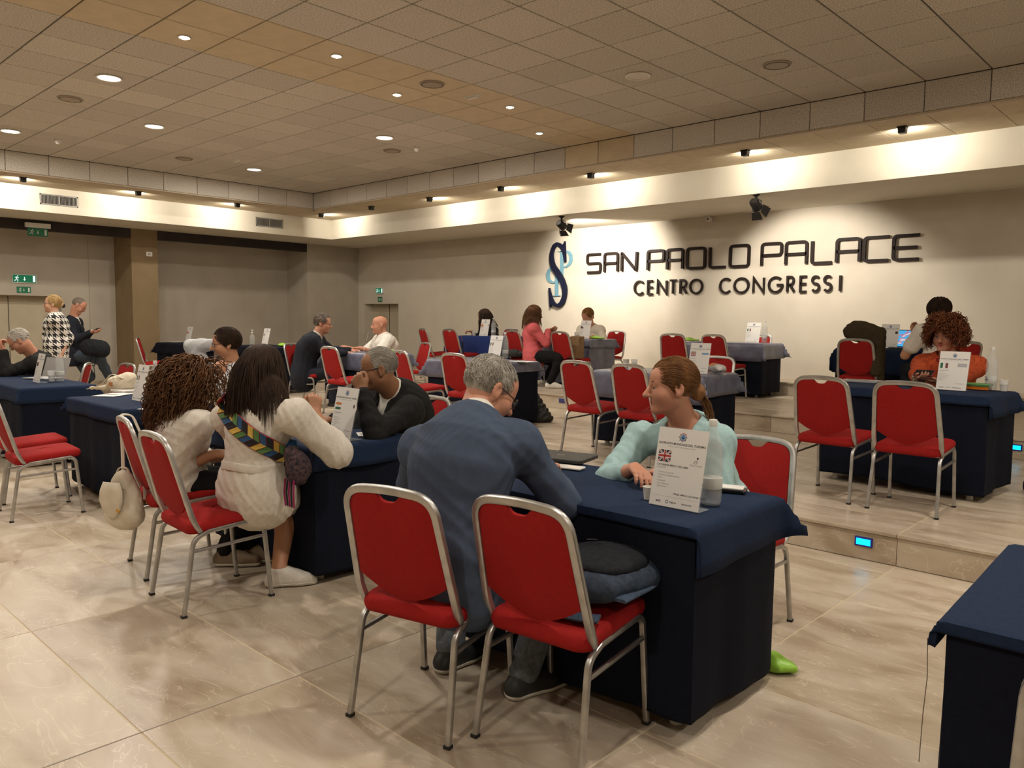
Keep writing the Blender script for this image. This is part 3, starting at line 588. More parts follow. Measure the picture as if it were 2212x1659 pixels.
# ------------------------------------------------------------------ chairs
M_RED = fabric('red_upholstery', (.29, .010, .009), .06, 700, .85, .35, .3); M_CHROME = noisy('worn_silver_tube', (.40, .39, .37), (.53, .52, .50), 14, .38, 0, metal=.9)
M_RUBBER = mat('black_rubber_foot', (.015, .014, .013), .7)
def make_chair():
    t = thing('banquet_chair', 'x', 'chair')
    sq = rrect(.022, .022, .006, 2)
    FX, RX = .205, .205      # half widths of the side frames
    parts = {}
    for s in (-1, 1):
        x = s*FX
        front = smooth_path([(s*.212, .225, .002), (x, .188, .40), (x, .15, .425)], .05, 6)
        MB().sweep(front, sq, up=(1, 0, 0)).build('leg', M_CHROME, t, smooth=35)
        rear = smooth_path([(s*.218, -.235, .002), (x, -.175, .375), (x, -.10, .405)], .06, 6)
        MB().sweep(rear, sq, up=(1, 0, 0)).build('leg', M_CHROME, t, smooth=35)
        MB().sweep([(x, -.105, .405), (x, .155, .425)], sq, up=(1, 0, 0)).build('seat_rail', M_CHROME, t, smooth=35)
        MB().sweep([(x*1.01, -.195, .315), (x*1.01, .196, .335)], rrect(.016, .016, .004, 2), up=(1, 0, 0)).build('stretcher', M_CHROME, t, smooth=35)
        for y, xx in ((.225, .212), (-.235, .218)): MB().box(s*xx-.0125, s*xx+.0125, y-.0125, y+.0125, 0, .012).build('foot_cap', M_RUBBER, t)
    for y_, z_ in ((-.12, .395), (.15, .412)): MB().sweep([(-FX, y_, z_), (FX, y_, z_)], rrect(.016, .016, .004, 2)).build('cross_bar', M_CHROME, t, smooth=35)
    # back frame: tapered hoop whose lower ends curl under the seat
    def bk(x, h): return (x, -.165-.125*(h/.46), .42+h)     # h up the leaning back
    hoop = [(-.150, -.10, .412), (-.203, -.13, .412), bk(-.207, .02), bk(-.180, .435)]
    top = [bk(-.180+.36*i/8, .448+.012*math.sin(math.pi*i/8)) for i in range(1, 8)]
    pth = [(-.150, -.10, .412), (-.206, -.145, .408), bk(-.212, .06), bk(-.186, .452), bk(0, .468), bk(.186, .452), bk(.212, .06), (.206, -.145, .408), (.150, -.10, .412)]
    pth = smooth_path(pth, [.05, .05, .075, .3, .075, .05, .05], 7)
    MB().sweep(pth, rrect(.030, .024, .007, 2), up=(0, -.96, -.27)).build('back_frame', M_CHROME, t, smooth=35)
    # back pad with hand notch and bowed lower edge
    rows = []; nu = 25; nv = 9
    for side in (1, -1):
        rr = []
        for j in range(nv):
            row = []
            for i in range(nu):
                u = -1+2*i/(nu-1)
                tp = .448+.006*(1-u*u)-(.034*math.exp(-(u/.26)**4))      # notch
                tp -= .05*max(0, (abs(u)-.72)/.28)**2
                bt = .045+.082*abs(u)**1.6
                h = bt+(tp-bt)*j/(nv-1); hw = .198-.027*(h/.45)
                edge = max(abs(u)**6, abs(2*j/(nv-1)-1)**6); th = .018*(1-.65*edge)
                p = np.array(bk(u*hw, h)); nrm = np.array((0, -.965, -.262)); row.append(p+nrm*th*side)
            rr.append(row)
        rows.append(rr)
    mb = MB(); mb.grid(rows[0]); mb.grid(rows[1], flip=True)
    a = rows[0]; b = rows[1]
    per = [(0, i) for i in range(nu)] + [(j, nu-1) for j in range(1, nv)] + [(nv-1, i) for i in range(nu-2, -1, -1)] + [(j, 0) for j in range(nv-2, 0, -1)]
    mb.grid([[a[j][i] for j, i in per], [b[j][i] for j, i in per]], closeu=True, flip=True)
    mb.build('back_pad', M_RED, t, smooth=50)
    # seat cushion
    rows = []
    def sec(z, q, lift=0):
        out = []
        for (x, y) in rrect(.425-2*q, .43-2*q, .055-.3*q, 5): out.append((x, y+.018, z+.03*(y+.2)/.43*1.0+lift*(1-(x/.21)**2)*.5))
        return out
    for z, q in ((.405, .02), (.41, .006), (.43, .0), (.452, .003), (.464, .018), (.470, .05), (.474, .10), (.475, .16), (.475, .205)): rows.append(sec(z-.012, q))
    mb = MB().grid(rows, closeu=True); k = len(rows[0]); mb.f.append(tuple(range(k))[::-1]); mb.m.append(0); n0 = (len(rows)-1)*k; mb.f.append(tuple(range(n0, n0+k))); mb.m.append(0)
    mb.build('seat', M_RED, t, smooth=60)
    return t
chair0 = make_chair(); _first = [True]
def chair(x, y, z, rz, label):
    if _first[0]: o = chair0; _first[0] = False
    else: o = copy_tree(chair0)
    o.location = (x, y, z); o.rotation_euler[2] = R(rz); o['label'] = label; o['group'] = 'red banquet chairs'
    return o
def chair_col(px, py, ytop, z, rz, label):   # chair seen from behind whose back top lies on pixel column px at depth ytop
    q = ony(px, py, ytop); a = R(rz); return chair(q[0]-math.sin(a)*.29, ytop+math.cos(a)*.29, z, rz, label)
chair(11.863, -7.029, 0, 14, 'red chair the man in the blue jacket sits on')
chair(12.336, -6.83, 0, 6, 'red chair with a dark backpack on its seat')
chair(10.14, -7.08, 0, -3, 'red chair under the woman in the white dress')
chair(9.49, -6.965, 0, -10, 'red chair with a cream handbag hung from its back')
chair(7.56, -7.156, 0, -4, 'empty red chair in side view at the navy table, seat fully seen')
chair(6.93, -7.05, 0, -4, 'empty red chair behind another at the navy table, mostly hidden')
chair(12.27, -5.50, 0, 184, 'red chair under the woman in aqua, its padded front facing the table')
chair(9.66, -5.40, 0, 190, 'red chair of the man in the dark suit')
chair(7.52, -5.60, 0, 150, 'red chair under the man in the grey shirt')
chair(3.75, -5.85, 0, 150, 'red chair under the white-haired man')
chair(4.32, -5.58, 0, 186, 'red chair beyond the cream canvas bag')
chair(13.97, -7.02, 0, 4, 'red chair at the rumpled navy table, only its back edge seen')
chair(11.83, -3.105, Z1, -2, 'empty red chair facing the woman in orange, the one toward the coat')
chair(12.385, -3.13, Z1, 1, 'empty red chair facing the woman in orange, squarely before her sign')
chair(12.05, -1.62, Z1, 178, 'red chair under the woman in orange')
chair(9.45, -2.905, Z1, -4, 'empty red chair turned three-quarters at the lavender table with paper cups')
chair(10.10, -2.97, Z1, -6, 'empty red chair half hidden by the head of the woman in aqua')
chair(9.78, -1.42, Z1, 178, 'empty red chair behind the lavender table, its front pad over the plastic bundle')
chair(6.84, -2.89, Z1, -12, 'empty red chair turned at the creased lavender table, near the dark suit')
chair(7.65, -2.84, Z1, 2, 'empty red chair straight behind the grey-haired head')
chair(5.34, -2.90, Z1, 0, 'empty red chair squarely back-on before the bald man')
chair(4.55, -1.22, Z1, 165, 'red chair under the bald man in white')
chair(4.22, -2.78, Z1, -62, 'red chair under the man in the navy suit, turned sideways')
chair(.10, -3.25, Z1, -28, 'empty red chair turned by the brown column')
chair(1.74, -3.05, Z1, -10, 'empty red chair behind the raised arm of the man in grey')
chair_col(912, 713, .05, Z2, -20, 'empty red chair turned at the royal blue table, the one away from the wall sign')
chair_col(970, 716, .10, Z2, -4, 'empty red chair before the royal blue table with an umbrella handle')
chair(3.62, 1.80, Z2, 185, 'red chair under the dark-haired woman in black')
chair_col(1106, 718, .25, Z2, -12, 'red chair with grey jacket at the pink blazer')
chair_col(1208, 716, .35, Z2, -6, 'red chair holding the brown paper bag')
chair(5.95, 1.98, Z2, 180, 'red chair under the fair-haired woman')
chair_col(1452, 722, .80, Z2, 4, 'empty red chair at the dull lavender table, nearer the monogram')
chair_col(1540, 725, .85, Z2, -8, 'empty red chair at the dull lavender table, behind the plastic bundle')
chair(8.62, 1.93, Z2, 182, 'empty red chair wedged behind the dull lavender table')
chair(11.62, .42, Z2, 60, 'red chair under the short-haired woman at the laptop')
chair_col(1848, 733, .35, Z2, 4, 'red chair with an olive coat over its back')
# ------------------------------------------------------------------ people: smooth bodies meshed from signed distance fields
def V3(*a): return np.array(a, float)
def unit(v): v = np.array(v, float); return v/(np.linalg.norm(v)+1e-12)
class Field:
    def __init__(s, lo, hi, h):
        s.h = h; s.lo = np.floor(np.array(lo)/h)*h; s.n = (np.ceil((np.array(hi)-s.lo)/h)).astype(int)+1
        s.f = np.full(s.n, .25, np.float32); s.lab = np.zeros(s.n, np.int8); s.raw = np.full(s.n, .25, np.float32)
    def _sub(s, lo, hi):
        a = np.clip(np.floor((lo-s.lo)/s.h).astype(int), 0, s.n-1); b = np.clip(np.ceil((hi-s.lo)/s.h).astype(int)+1, 1, s.n)
        if np.any(b <= a): return None, None
        ax = [(s.lo[i]+s.h*np.arange(a[i], b[i])).astype(np.float32) for i in range(3)]
        return tuple(slice(a[i], b[i]) for i in range(3)), np.meshgrid(*ax, indexing='ij')
    def put(s, sl, d, k, lab, sub=False):
        F = s.f[sl]
        if sub:
            hh = np.clip(.5-.5*(F+d)/k, 0, 1); s.f[sl] = F*(1-hh)+(-d)*hh+k*hh*(1-hh)
        else:
            hh = np.clip(.5+.5*(d-F)/k, 0, 1); s.f[sl] = d*(1-hh)+F*hh-k*hh*(1-hh)
            r = s.raw[sl]; m = d < r; s.raw[sl] = np.where(m, d, r); s.lab[sl] = np.where(m, np.int8(lab), s.lab[sl])
    def cap(s, a, b, ra, rb, k=.02, lab=0, sub=False):
        a, b = np.array(a, float), np.array(b, float); pad = max(ra, rb)+k*1.6+.03
        sl, G = s._sub(np.minimum(a, b)-pad, np.maximum(a, b)+pad)
        if sl is None: return
        ba = b-a; L2 = ba @ ba+1e-12; t = np.clip(((G[0]-a[0])*ba[0]+(G[1]-a[1])*ba[1]+(G[2]-a[2])*ba[2])/L2, 0, 1)
        d = np.sqrt((G[0]-a[0]-t*ba[0])**2+(G[1]-a[1]-t*ba[1])**2+(G[2]-a[2]-t*ba[2])**2)-(ra+(rb-ra)*t); s.put(sl, d.astype(np.float32), k, lab, sub)
    def ell(s, c, r, M=None, k=.02, lab=0, sub=False):
        c = np.array(c, float); r = np.array(r, float); pad = r.max()+k*1.6+.03; sl, G = s._sub(c-pad, c+pad)
        if sl is None: return
        q = [G[i]-c[i] for i in range(3)]
        if M is not None: q = [q[0]*M[0][i]+q[1]*M[1][i]+q[2]*M[2][i] for i in range(3)]    # columns of M are the axes
        k0 = np.sqrt(sum((q[i]/r[i])**2 for i in range(3))); k1 = np.sqrt(sum((q[i]/r[i]**2)**2 for i in range(3)))+1e-9
        s.put(sl, (k0*(k0-1)/k1).astype(np.float32), k, lab, sub)
    def eseg(s, a, b, lat, wa, da, wb, db, k=.03, lab=0):
        a, b = np.array(a, float), np.array(b, float); pad = max(wa, wb, da, db)+k*1.6+.03; sl, G = s._sub(np.minimum(a, b)-pad, np.maximum(a, b)+pad)
        if sl is None: return
        ax = unit(b-a); lat = unit(np.array(lat)-ax*(np.array(lat) @ ax)); dep = np.cross(ax, lat); L = np.linalg.norm(b-a)
        q = [G[i]-a[i] for i in range(3)]; z = q[0]*ax[0]+q[1]*ax[1]+q[2]*ax[2]; t = np.clip(z/L, 0, 1); e = z-t*L
        x = q[0]*lat[0]+q[1]*lat[1]+q[2]*lat[2]; y = q[0]*dep[0]+q[1]*dep[1]+q[2]*dep[2]
        w = wa+(wb-wa)*t; dd = da+(db-da)*t; m = np.minimum(w, dd)
        d = (np.sqrt((x/w)**2+(y/dd)**2+(e/m)**2)-1)*m; s.put(sl, d.astype(np.float32), k, lab)
    def plane(s, p, n, k=.01):       # cut away the side n points to
        ax = [(s.lo[i]+s.h*np.arange(s.n[i])).astype(np.float32) for i in range(3)]; G = np.meshgrid(*ax, indexing='ij'); n = unit(n); p = np.array(p)
        d = -((G[0]-p[0])*n[0]+(G[1]-p[1])*n[1]+(G[2]-p[2])*n[2]); s.put(tuple(slice(None) for _ in range(3)), d.astype(np.float32), k, 0, True)
    def wrinkle(s, amp, freq, seed, dirn=None):
        rg = np.random.default_rng(seed); ax = [(s.lo[i]+s.h*np.arange(s.n[i])).astype(np.float32) for i in range(3)]; X, Y, Z = np.meshgrid(*ax, indexing='ij'); tot = 0
        for i in range(3):
            k1 = unit(rg.normal(size=3)+(0 if dirn is None else 2.2*np.array(dirn)))*freq*(1+.55*i); k2 = unit(rg.normal(size=3))*freq*.55; p = rg.uniform(0, 6.28, 2)
            w = np.sin(k1[0]*X+k1[1]*Y+k1[2]*Z+p[0]+1.6*np.sin(k2[0]*X+k2[1]*Y+k2[2]*Z+p[1])); tot = tot+(1-1.6*np.abs(w))/(1+.5*i)
        s.f -= (amp*tot*.6).astype(np.float32)
    def mesh(s):
        f = s.f; n = f.shape; ins = f < 0
        c = ins[:-1, :-1, :-1].astype(np.int8)
        cnt = np.zeros(np.array(n)-1, np.int8)
        for dx in (0, 1):
            for dy in (0, 1):
                for dz in (0, 1): cnt += ins[dx:n[0]-1+dx, dy:n[1]-1+dy, dz:n[2]-1+dz]
        act = (cnt > 0) & (cnt < 8); I = np.argwhere(act)
        if len(I) == 0: return np.zeros((0, 3)), np.zeros((0, 4), int), np.zeros(0, int)
        idx = np.full(act.shape, -1, np.int32); idx[act] = np.arange(len(I))
        corner = [(dx, dy, dz) for dx in (0, 1) for dy in (0, 1) for dz in (0, 1)]
        val = {c: f[I[:, 0]+c[0], I[:, 1]+c[1], I[:, 2]+c[2]] for c in corner}
        acc = np.zeros((len(I), 3)); num = np.zeros(len(I))
        for a in corner:
            for ax in range(3):
                if a[ax] == 0:
                    b = list(a); b[ax] = 1; b = tuple(b); va, vb = val[a], val[b]; m = (va < 0) != (vb < 0)
                    t = np.where(m, va/np.where(m, va-vb, 1), 0); p = np.tile(np.array(a, float), (len(I), 1)); p[:, ax] = t
                    acc[m] += p[m]; num[m] += 1
        vert = s.lo+s.h*(I+acc/num[:, None]); faces = []
        for ax in range(3):
            o1, o2 = [(1, 2), (2, 0), (0, 1)][ax]
            sl0 = [slice(1, n[0]-1)]*3; A = [slice(1, n[i]-1) for i in range(3)]; A[ax] = slice(0, n[ax]-1); B = list(A); B[ax] = slice(1, n[ax])
            a, b = ins[tuple(A)], ins[tuple(B)]; ch = a != b; E = np.argwhere(ch); inner = a[ch]
            E = E+np.array([1 if i != ax else 0 for i in range(3)])
            def cell(d1, d2):
                q = E.copy(); q[:, o1] -= d1; q[:, o2] -= d2; return idx[q[:, 0], q[:, 1], q[:, 2]]
            q = np.stack([cell(1, 1), cell(0, 1), cell(0, 0), cell(1, 0)], 1); q[~inner] = q[~inner][:, ::-1]; faces.append(q)
        faces = np.concatenate(faces); faces = faces[(faces >= 0).all(1)]
        lab = s.lab[np.clip(I[:, 0], 0, n[0]-1), I[:, 1], I[:, 2]][faces[:, 0]]
        return vert, faces, lab
def np_mesh(name, v, f, mats, lab=None, smooth=True, relax=0):
    if relax:
        e = np.concatenate([f[:, [0, 1]], f[:, [1, 2]], f[:, [2, 3]], f[:, [3, 0]]])
        for _ in range(relax):
            acc = np.zeros_like(v); num = np.zeros(len(v)); np.add.at(acc, e[:, 0], v[e[:, 1]]); np.add.at(num, e[:, 0], 1); np.add.at(acc, e[:, 1], v[e[:, 0]]); np.add.at(num, e[:, 1], 1)
            v = v*.5+.5*acc/np.maximum(num, 1)[:, None]
    me = bpy.data.meshes.new(name); nf, k = f.shape
    me.vertices.add(len(v)); me.vertices.foreach_set('co', np.ascontiguousarray(v, np.float32).ravel())
    me.loops.add(nf*k); me.loops.foreach_set('vertex_index', np.ascontiguousarray(f, np.int32).ravel())
    me.polygons.add(nf); me.polygons.foreach_set('loop_start', np.arange(0, nf*k, k, dtype=np.int32)); me.polygons.foreach_set('loop_total', np.full(nf, k, np.int32))
    for m in (mats if isinstance(mats, (list, tuple)) else [mats]): me.materials.append(m)
    if lab is not None and len(me.materials) > 1: me.polygons.foreach_set('material_index', np.clip(lab, 0, len(me.materials)-1).astype(np.int32))
    if smooth: me.polygons.foreach_set('use_smooth', np.ones(nf, bool))
    me.update(calc_edges=True); return me
def W(px, py, d): return CAM+ray(px, py)*d
def bend(a, b, l1, l2, hint):     # middle joint of a two bone chain
    a, b, hint = np.array(a), np.array(b), np.array(hint); d = b-a; L = np.linalg.norm(d)
    if L > (l1+l2)*.995: b = a+d/L*(l1+l2)*.995; d = b-a; L = np.linalg.norm(d)
    x = (l1*l1-l2*l2+L*L)/(2*L); h = math.sqrt(max(1e-6, l1*l1-x*x)); u = d/L; n = hint-a; n = unit(n-u*(n @ u)); return a+u*x+n*h, b
def axes(yaw, pitch=0, roll=0):   # head / body frame: columns right, forward, up; yaw is the compass angle of "forward" from +X
    f = V3(math.cos(R(yaw))*math.cos(R(pitch)), math.sin(R(yaw))*math.cos(R(pitch)), math.sin(R(pitch))); r = unit(np.cross(f, (0, 0, 1))); u = np.cross(r, f)
    r2 = r*math.cos(R(roll))+u*math.sin(R(roll)); return np.stack([r2, f, np.cross(r2, f)], 1)

def skin(name, c):
    m = noisy(name, tuple(x*.93 for x in c), c, 18, .52, .12, 300, spec=.35, dist=.0006); b = m.node_tree.nodes['Principled BSDF']
    b.inputs['Subsurface Weight'].default_value = .08; b.inputs['Subsurface Radius'].default_value = (.01, .004, .002); b.inputs['Subsurface Scale'].default_value = .6; return m
M_SK = {'fair': skin('skin_fair', (.56, .31, .20)), 'tan': skin('skin_tan', (.46, .225, .125)), 'brown': skin('skin_brown', (.27, .125, .062)), 'rosy': skin('skin_rosy', (.55, .26, .165))}
M_LIP = mat('lip_colour', (.36, .095, .075), .45); M_LIPD = mat('lip_brown', (.25, .075, .05), .5)
M_EYEW = mat('eye_white', (.36, .32, .29), .25); M_IRIS = mat('dark_iris', (.03, .018, .01), .15); M_NAIL = mat('nail', (.62, .36, .28), .3)
def hairmat(name, c1, c2): return noisy(name, c1, c2, 26, .6, .4, 240, 3, spec=.22, stretch=(1, 1, .25), dist=.001, lo=.25, hi=.75)
M_HAIR = {'grey': hairmat('hair_grey', (.24, .22, .185), (.5, .46, .40)), 'white': hairmat('hair_white', (.45, .42, .37), (.66, .62, .55)), 'black': hairmat('hair_black', (.012, .008, .006), (.03, .02, .015)),
          'darkbrown': hairmat('hair_dark_brown', (.02, .0105, .006), (.05, .026, .014)), 'brown': hairmat('hair_brown', (.055, .024, .011), (.19, .085, .034)), 'chestnut': hairmat('hair_chestnut', (.09, .038, .014), (.27, .125, .045)), 'auburn': hairmat('hair_auburn', (.075, .022, .009), (.22, .07, .025)),
          'blond': hairmat('hair_blond', (.36, .22, .085), (.6, .42, .2)), 'ginger': hairmat('hair_ginger_blond', (.17, .075, .022), (.36, .18, .06)), 'stubble': hairmat('hair_stubble_grey', (.13, .10, .08), (.22, .18, .15))}
M_SHOEB = mat('black_shoe_leather', (.012, .011, .011), .35); M_SOLE = mat('pale_shoe_sole', (.58, .54, .46), .7); M_SHOEW = noisy('white_canvas_shoe', (.62, .58, .51), (.7, .66, .59), 30, .8, .2, 300)
M_GLASSF = mat('glasses_frame_dark', (.02, .016, .014), .3); M_GLASSB = mat('glasses_frame_brown', (.16, .05, .02), .3)
def clear(name, rough=.02, tint=(1, 1, 1), alpha=.12):
    m = mat(name, tint, rough); N, L, b = nodes(m); b.inputs['Alpha'].default_value = alpha; b.inputs['Specular IOR Level'].default_value = .6; return m
M_LENS = clear('glasses_lens', .02, (.8, .85, .9), .15)

def strands(roots, dirs, n, length, r0, seed, gravity=1.0, curl=0, freq=3, keep=None, k=3, taper=.35, jitter=.25, hug=None, zmax=None):
    """locks of hair: roots and starting directions (S x 3), n segments; keep=(centre, axes, radii) pushes them out of the skull"""
    rg = np.random.default_rng(seed); S = len(roots); Lh = length*rg.uniform(.8, 1.15, S) if np.isscalar(length) else length
    P = np.zeros((S, n+1, 3)); P[:, 0] = roots; d = dirs/np.linalg.norm(dirs, axis=1)[:, None]; d = d+rg.normal(0, jitter*.3, (S, 3)); ph = rg.uniform(0, 6.28, S); fr = freq*rg.uniform(.75, 1.3, S)
    e1 = np.cross(d, rg.normal(size=(S, 3))); e1 /= np.linalg.norm(e1, axis=1)[:, None]
    base = roots.copy(); HJ = rg.uniform(0, 1, S)
    for i in range(1, n+1):
        st = (Lh/n)[:, None]; d = d+np.array([0, 0, -1.0])*gravity*(3.0/n); d /= np.linalg.norm(d, axis=1)[:, None]; base = base+d*st
        if keep is not None:
            for c, A, rad in keep:
                q = (base-c) @ A; rr = np.linalg.norm(q/rad, axis=1); m = rr < 1.0; q[m] = q[m]/np.maximum(rr[m], .8)[:, None]; base[m] = c+q[m] @ A.T
        if hug is not None:
            c, A, rad, fac = hug; q = (base-c) @ A; rr = np.linalg.norm(q/rad, axis=1); lift = fac[0]+fac[1]*HJ; q = q/rr[:, None]*lift[:, None]; nb = c+q @ A.T; d = nb-P[:, i-1] if curl == 0 else d; base = nb; d = d/(np.linalg.norm(d, axis=1)[:, None]+1e-9)
        e2 = np.cross(d, e1); a = ph+fr*6.28*i/n; am = curl*min(1, i/(n*.3))
        P[:, i] = base+am*(np.cos(a)[:, None]*e1+np.sin(a)[:, None]*e2)
    if zmax is not None:
        m = P[:, :, 2].max(1) < zmax; P = P[m]; S = len(P)
    T = np.zeros_like(P); T[:, 1:-1] = P[:, 2:]-P[:, :-2]; T[:, 0] = P[:, 1]-P[:, 0]; T[:, -1] = P[:, -1]-P[:, -2]; T /= np.linalg.norm(T, axis=2)[..., None]+1e-9
    ref = np.array([.37, .61, .70]); N1 = np.cross(T, ref); N1 /= np.linalg.norm(N1, axis=2)[..., None]+1e-9; N2 = np.cross(T, N1)
    rad = r0*(1-(1-taper)*np.linspace(0, 1, n+1)**1.5); rad[-1] = r0*.08
    ang = np.arange(k)*2*math.pi/k; V = P[:, :, None]+rad[None, :, None, None]*(np.cos(ang)[None, None, :, None]*N1[:, :, None]+np.sin(ang)[None, None, :, None]*N2[:, :, None])
    v = V.reshape(-1, 3); i = np.arange(S)[:, None, None]*(n+1)*k; j = np.arange(n)[None, :, None]*k; q = np.arange(k)[None, None, :]; q2 = (q+1) % k
    f = np.stack([i+j+q, i+j+q2, i+j+k+q2, i+j+k+q], -1).reshape(-1, 4); return v, f

class Person:
    def __init__(s, label, h=.008, sc=1.05, skin_='fair', girth=1.0, female=False):
        s.label, s.h, s.sc, s.skin, s.g, s.fem = label, h, sc, skin_, girth, female; s.prims = []; s.J = {}
    def set(s, pelvis, neck, head, lat, hyaw, hpitch=0, hroll=0, shw=.185, bulge=.03, back=None):
        """lat: compass angle of the person's right side; back: bulge direction"""
        s.J.update(pelvis=np.array(pelvis), neck=np.array(neck), head=np.array(head)); s.lat = V3(math.cos(R(lat)), math.sin(R(lat)), 0); s.A = axes(hyaw, hpitch, hroll)
        up = unit(s.J['neck']-s.J['pelvis']); s.fwd = unit(np.cross(s.J['neck']-s.J['pelvis'], s.lat)*1.0); s.fwd = unit(np.cross(up, s.lat)); s.bk = -s.fwd; s.bulge = bulge
        for nm, sg in (('L', -1), ('R', 1)): s.J['sh'+nm] = s.J['neck']+s.lat*sg*shw*s.sc-up*.055*s.sc
        for nm, sg in (('L', -1), ('R', 1)): s.J['hip'+nm] = s.J['pelvis']+s.lat*sg*.095*s.sc
        return s
    def shoulder(s, side, p): s.J['sh'+side] = np.array(p); return s
    def arm(s, side, wrist, hint, fdir, palm, curl=.5, spread=1.0, thumb=.6):
        a = s.J['sh'+side]; e, w = bend(a, wrist, .285*s.sc, .25*s.sc, hint); s.J['el'+side], s.J['wr'+side] = e, w; s.J['hand'+side] = (unit(fdir), unit(palm), curl, spread, thumb); return s
    def leg(s, side, ankle, hint, toe):
        a = s.J['hip'+side]; kx, an = bend(a, ankle, .43*s.sc, .41*s.sc, hint); s.J['kn'+side], s.J['an'+side] = kx, an; s.J['toe'+side] = unit(V3(toe[0], toe[1], 0)); return s
    # ---- primitives of each body region, inflated by o
    def spine(s, t):
        a, b = s.J['pelvis'], s.J['neck']; return a*(1-t)+b*t+s.bk*s.bulge*4*t*(1-t)
    def torso(s, F, o=0, lab=0, k=.04, gs=1.0, low=-.05, top=1.0):
        c, g = s.sc, s.g*gs
        sec = [(-.06, .150, .105), (.0, .172, .120), (.18, .158 if not s.fem else .15, .112), (.42, .145 if not s.fem else .128, .105), (.68, .165 if not s.fem else .148, .118), (.88, .160 if not s.fem else .142, .100), (1.0, .075, .062)]
        for (t0, w0, d0), (t1, w1, d1) in zip(sec[:-1], sec[1:]):
            if t0 < low-.02 or t1 > top+.001: continue
            F.eseg(s.spine(t0), s.spine(t1), s.lat, w0*c*g+o, d0*c*g+o, w1*c*(g if t1 < .8 else 1)+o, d1*c*(g if t1 < .8 else 1)+o, k, lab)
        F.cap(s.J['shL'], s.J['shR'], .058*c+o, .058*c+o, .05, lab)
        for S in 'LR': F.ell(s.J['sh'+S], (.066*c+o,)*3, None, .04, lab)
        if s.fem:
            for sg in (-1, 1): F.ell(s.spine(.68)+s.lat*sg*.07*c+s.fwd*.085*c, (.062*c+o, .062*c+o, .062*c+o), None, .04, lab)
    def uarm(s, F, S, o=0, lab=0, k=.03): F.cap(s.J['sh'+S], s.J['el'+S], .054*s.sc*s.ga+o, .042*s.sc*s.ga+o, k, lab)
    ga = 1.0
    def farm(s, F, S, o=0, lab=0, k=.02, t1=1.0, t0=0):
        a, b = s.J['el'+S], s.J['wr'+S]; c = s.sc*s.ga; m = a*.72+b*.28
        if t1 > .3 and t0 < .28: F.cap(a, m, .041*c+o, .042*c+o, k, lab)
        elif t0 < .28: F.cap(a, a*(1-t1)+b*t1, .041*c+o, .042*c+o, k, lab)
        if t1 > .3: F.cap(m if t0 < .28 else a*(1-t0)+b*t0, a*(1-t1)+b*t1, .042*c+o, (.042-.0145*t1)*c+o, k, lab)
    def hand(s, F, S, lab=0):
        w = s.J['wr'+S]; fd, pn, curl, spread, thumb = s.J['hand'+S]; c = s.sc*.98*(.93 if s.fem else 1.0)
        pn = unit(pn-fd*(pn @ fd)); x = -np.cross(fd, -pn) if S == 'R' else np.cross(fd, -pn)   # x points to the thumb side
        q = lambda a, b, d=0: w+c*(x*a+fd*b-pn*d)
        F.ell(q(0, .012), (.026*c, .02*c, .02*c), None, .012, lab)
        for i, (kx, ky, L) in enumerate(((.030, .088, .072), (.010, .093, .080), (-.011, .088, .073), (-.030, .078, .058))):
            F.cap(q(kx*.55, .012), q(kx, ky, .003), .0165*c, .0125*c, .012, lab)
            p = q(kx, ky, .003); th = curl*.75+.06*i*curl; sp = kx*spread*1.2
            for frac, rr, r2 in ((.46, .0098, .0090), (.30, .0090, .0083), (.24, .0083, .0072)):
                d = unit(fd*math.cos(th)+pn*math.sin(th)+x*sp); p2 = p+d*L*c*frac; F.cap(p, p2, rr*c, r2*c, .004, lab); p = p2; th += curl*.95
        a, b = q(.022, .020, -.006), q(.046, .050, -.010); F.cap(a, b, .016*c, .0125*c, .012, lab)
        d = unit(fd*.8+x*(.35-.3*thumb)+pn*.35*thumb); b2 = b+d*.032*c; F.cap(b, b2, .0118*c, .0105*c, .005, lab); d2 = unit(fd*.9-x*.2*thumb+pn*.45*thumb); F.cap(b2, b2+d2*.026*c, .0105*c, .0085*c, .004, lab)
    def legs(s, F, S, o=0, lab=0, k=.035, t1=1.0, part='both', oe=None):
        c = s.sc*s.gl; hp, kn, an = s.J['hip'+S], s.J['kn'+S], s.J['an'+S]
        if part in ('both', 'thigh'): F.cap(hp, kn, .088*c+o, .060*c+o, k, lab)
        if part in ('both', 'shin'):
            m = kn*.68+an*.32; e = kn*(1-t1)+an*t1; oe = o if oe is None else oe
            F.cap(kn, m, .058*c+o, .055*c+o, k, lab)
            if t1 > .33: F.cap(m, e, .055*c+o, (.055+(.037-.055)*(t1-.32)/.68)*c+oe, k, lab)
    gl = 1.0
    def foot(s, F, S, o=0, lab=0, sole=None):
        c = s.sc; an, t = s.J['an'+S], s.J['toe'+S]; g = an[2]-.085*c; p = lambda a, z: V3(an[0]+t[0]*a*c, an[1]+t[1]*a*c, g+z*c)
        F.cap(an, p(-.03, .038), .036*c+o, .032*c+o, .02, lab); F.cap(p(-.03, .038), p(.10, .036), .034*c+o, .034*c+o, .02, lab); F.cap(p(.10, .034), p(.165, .028), .036*c+o, .026*c+o, .015, lab); F.cap(an, p(.08, .05), .034*c+o, .03*c+o, .02, lab)
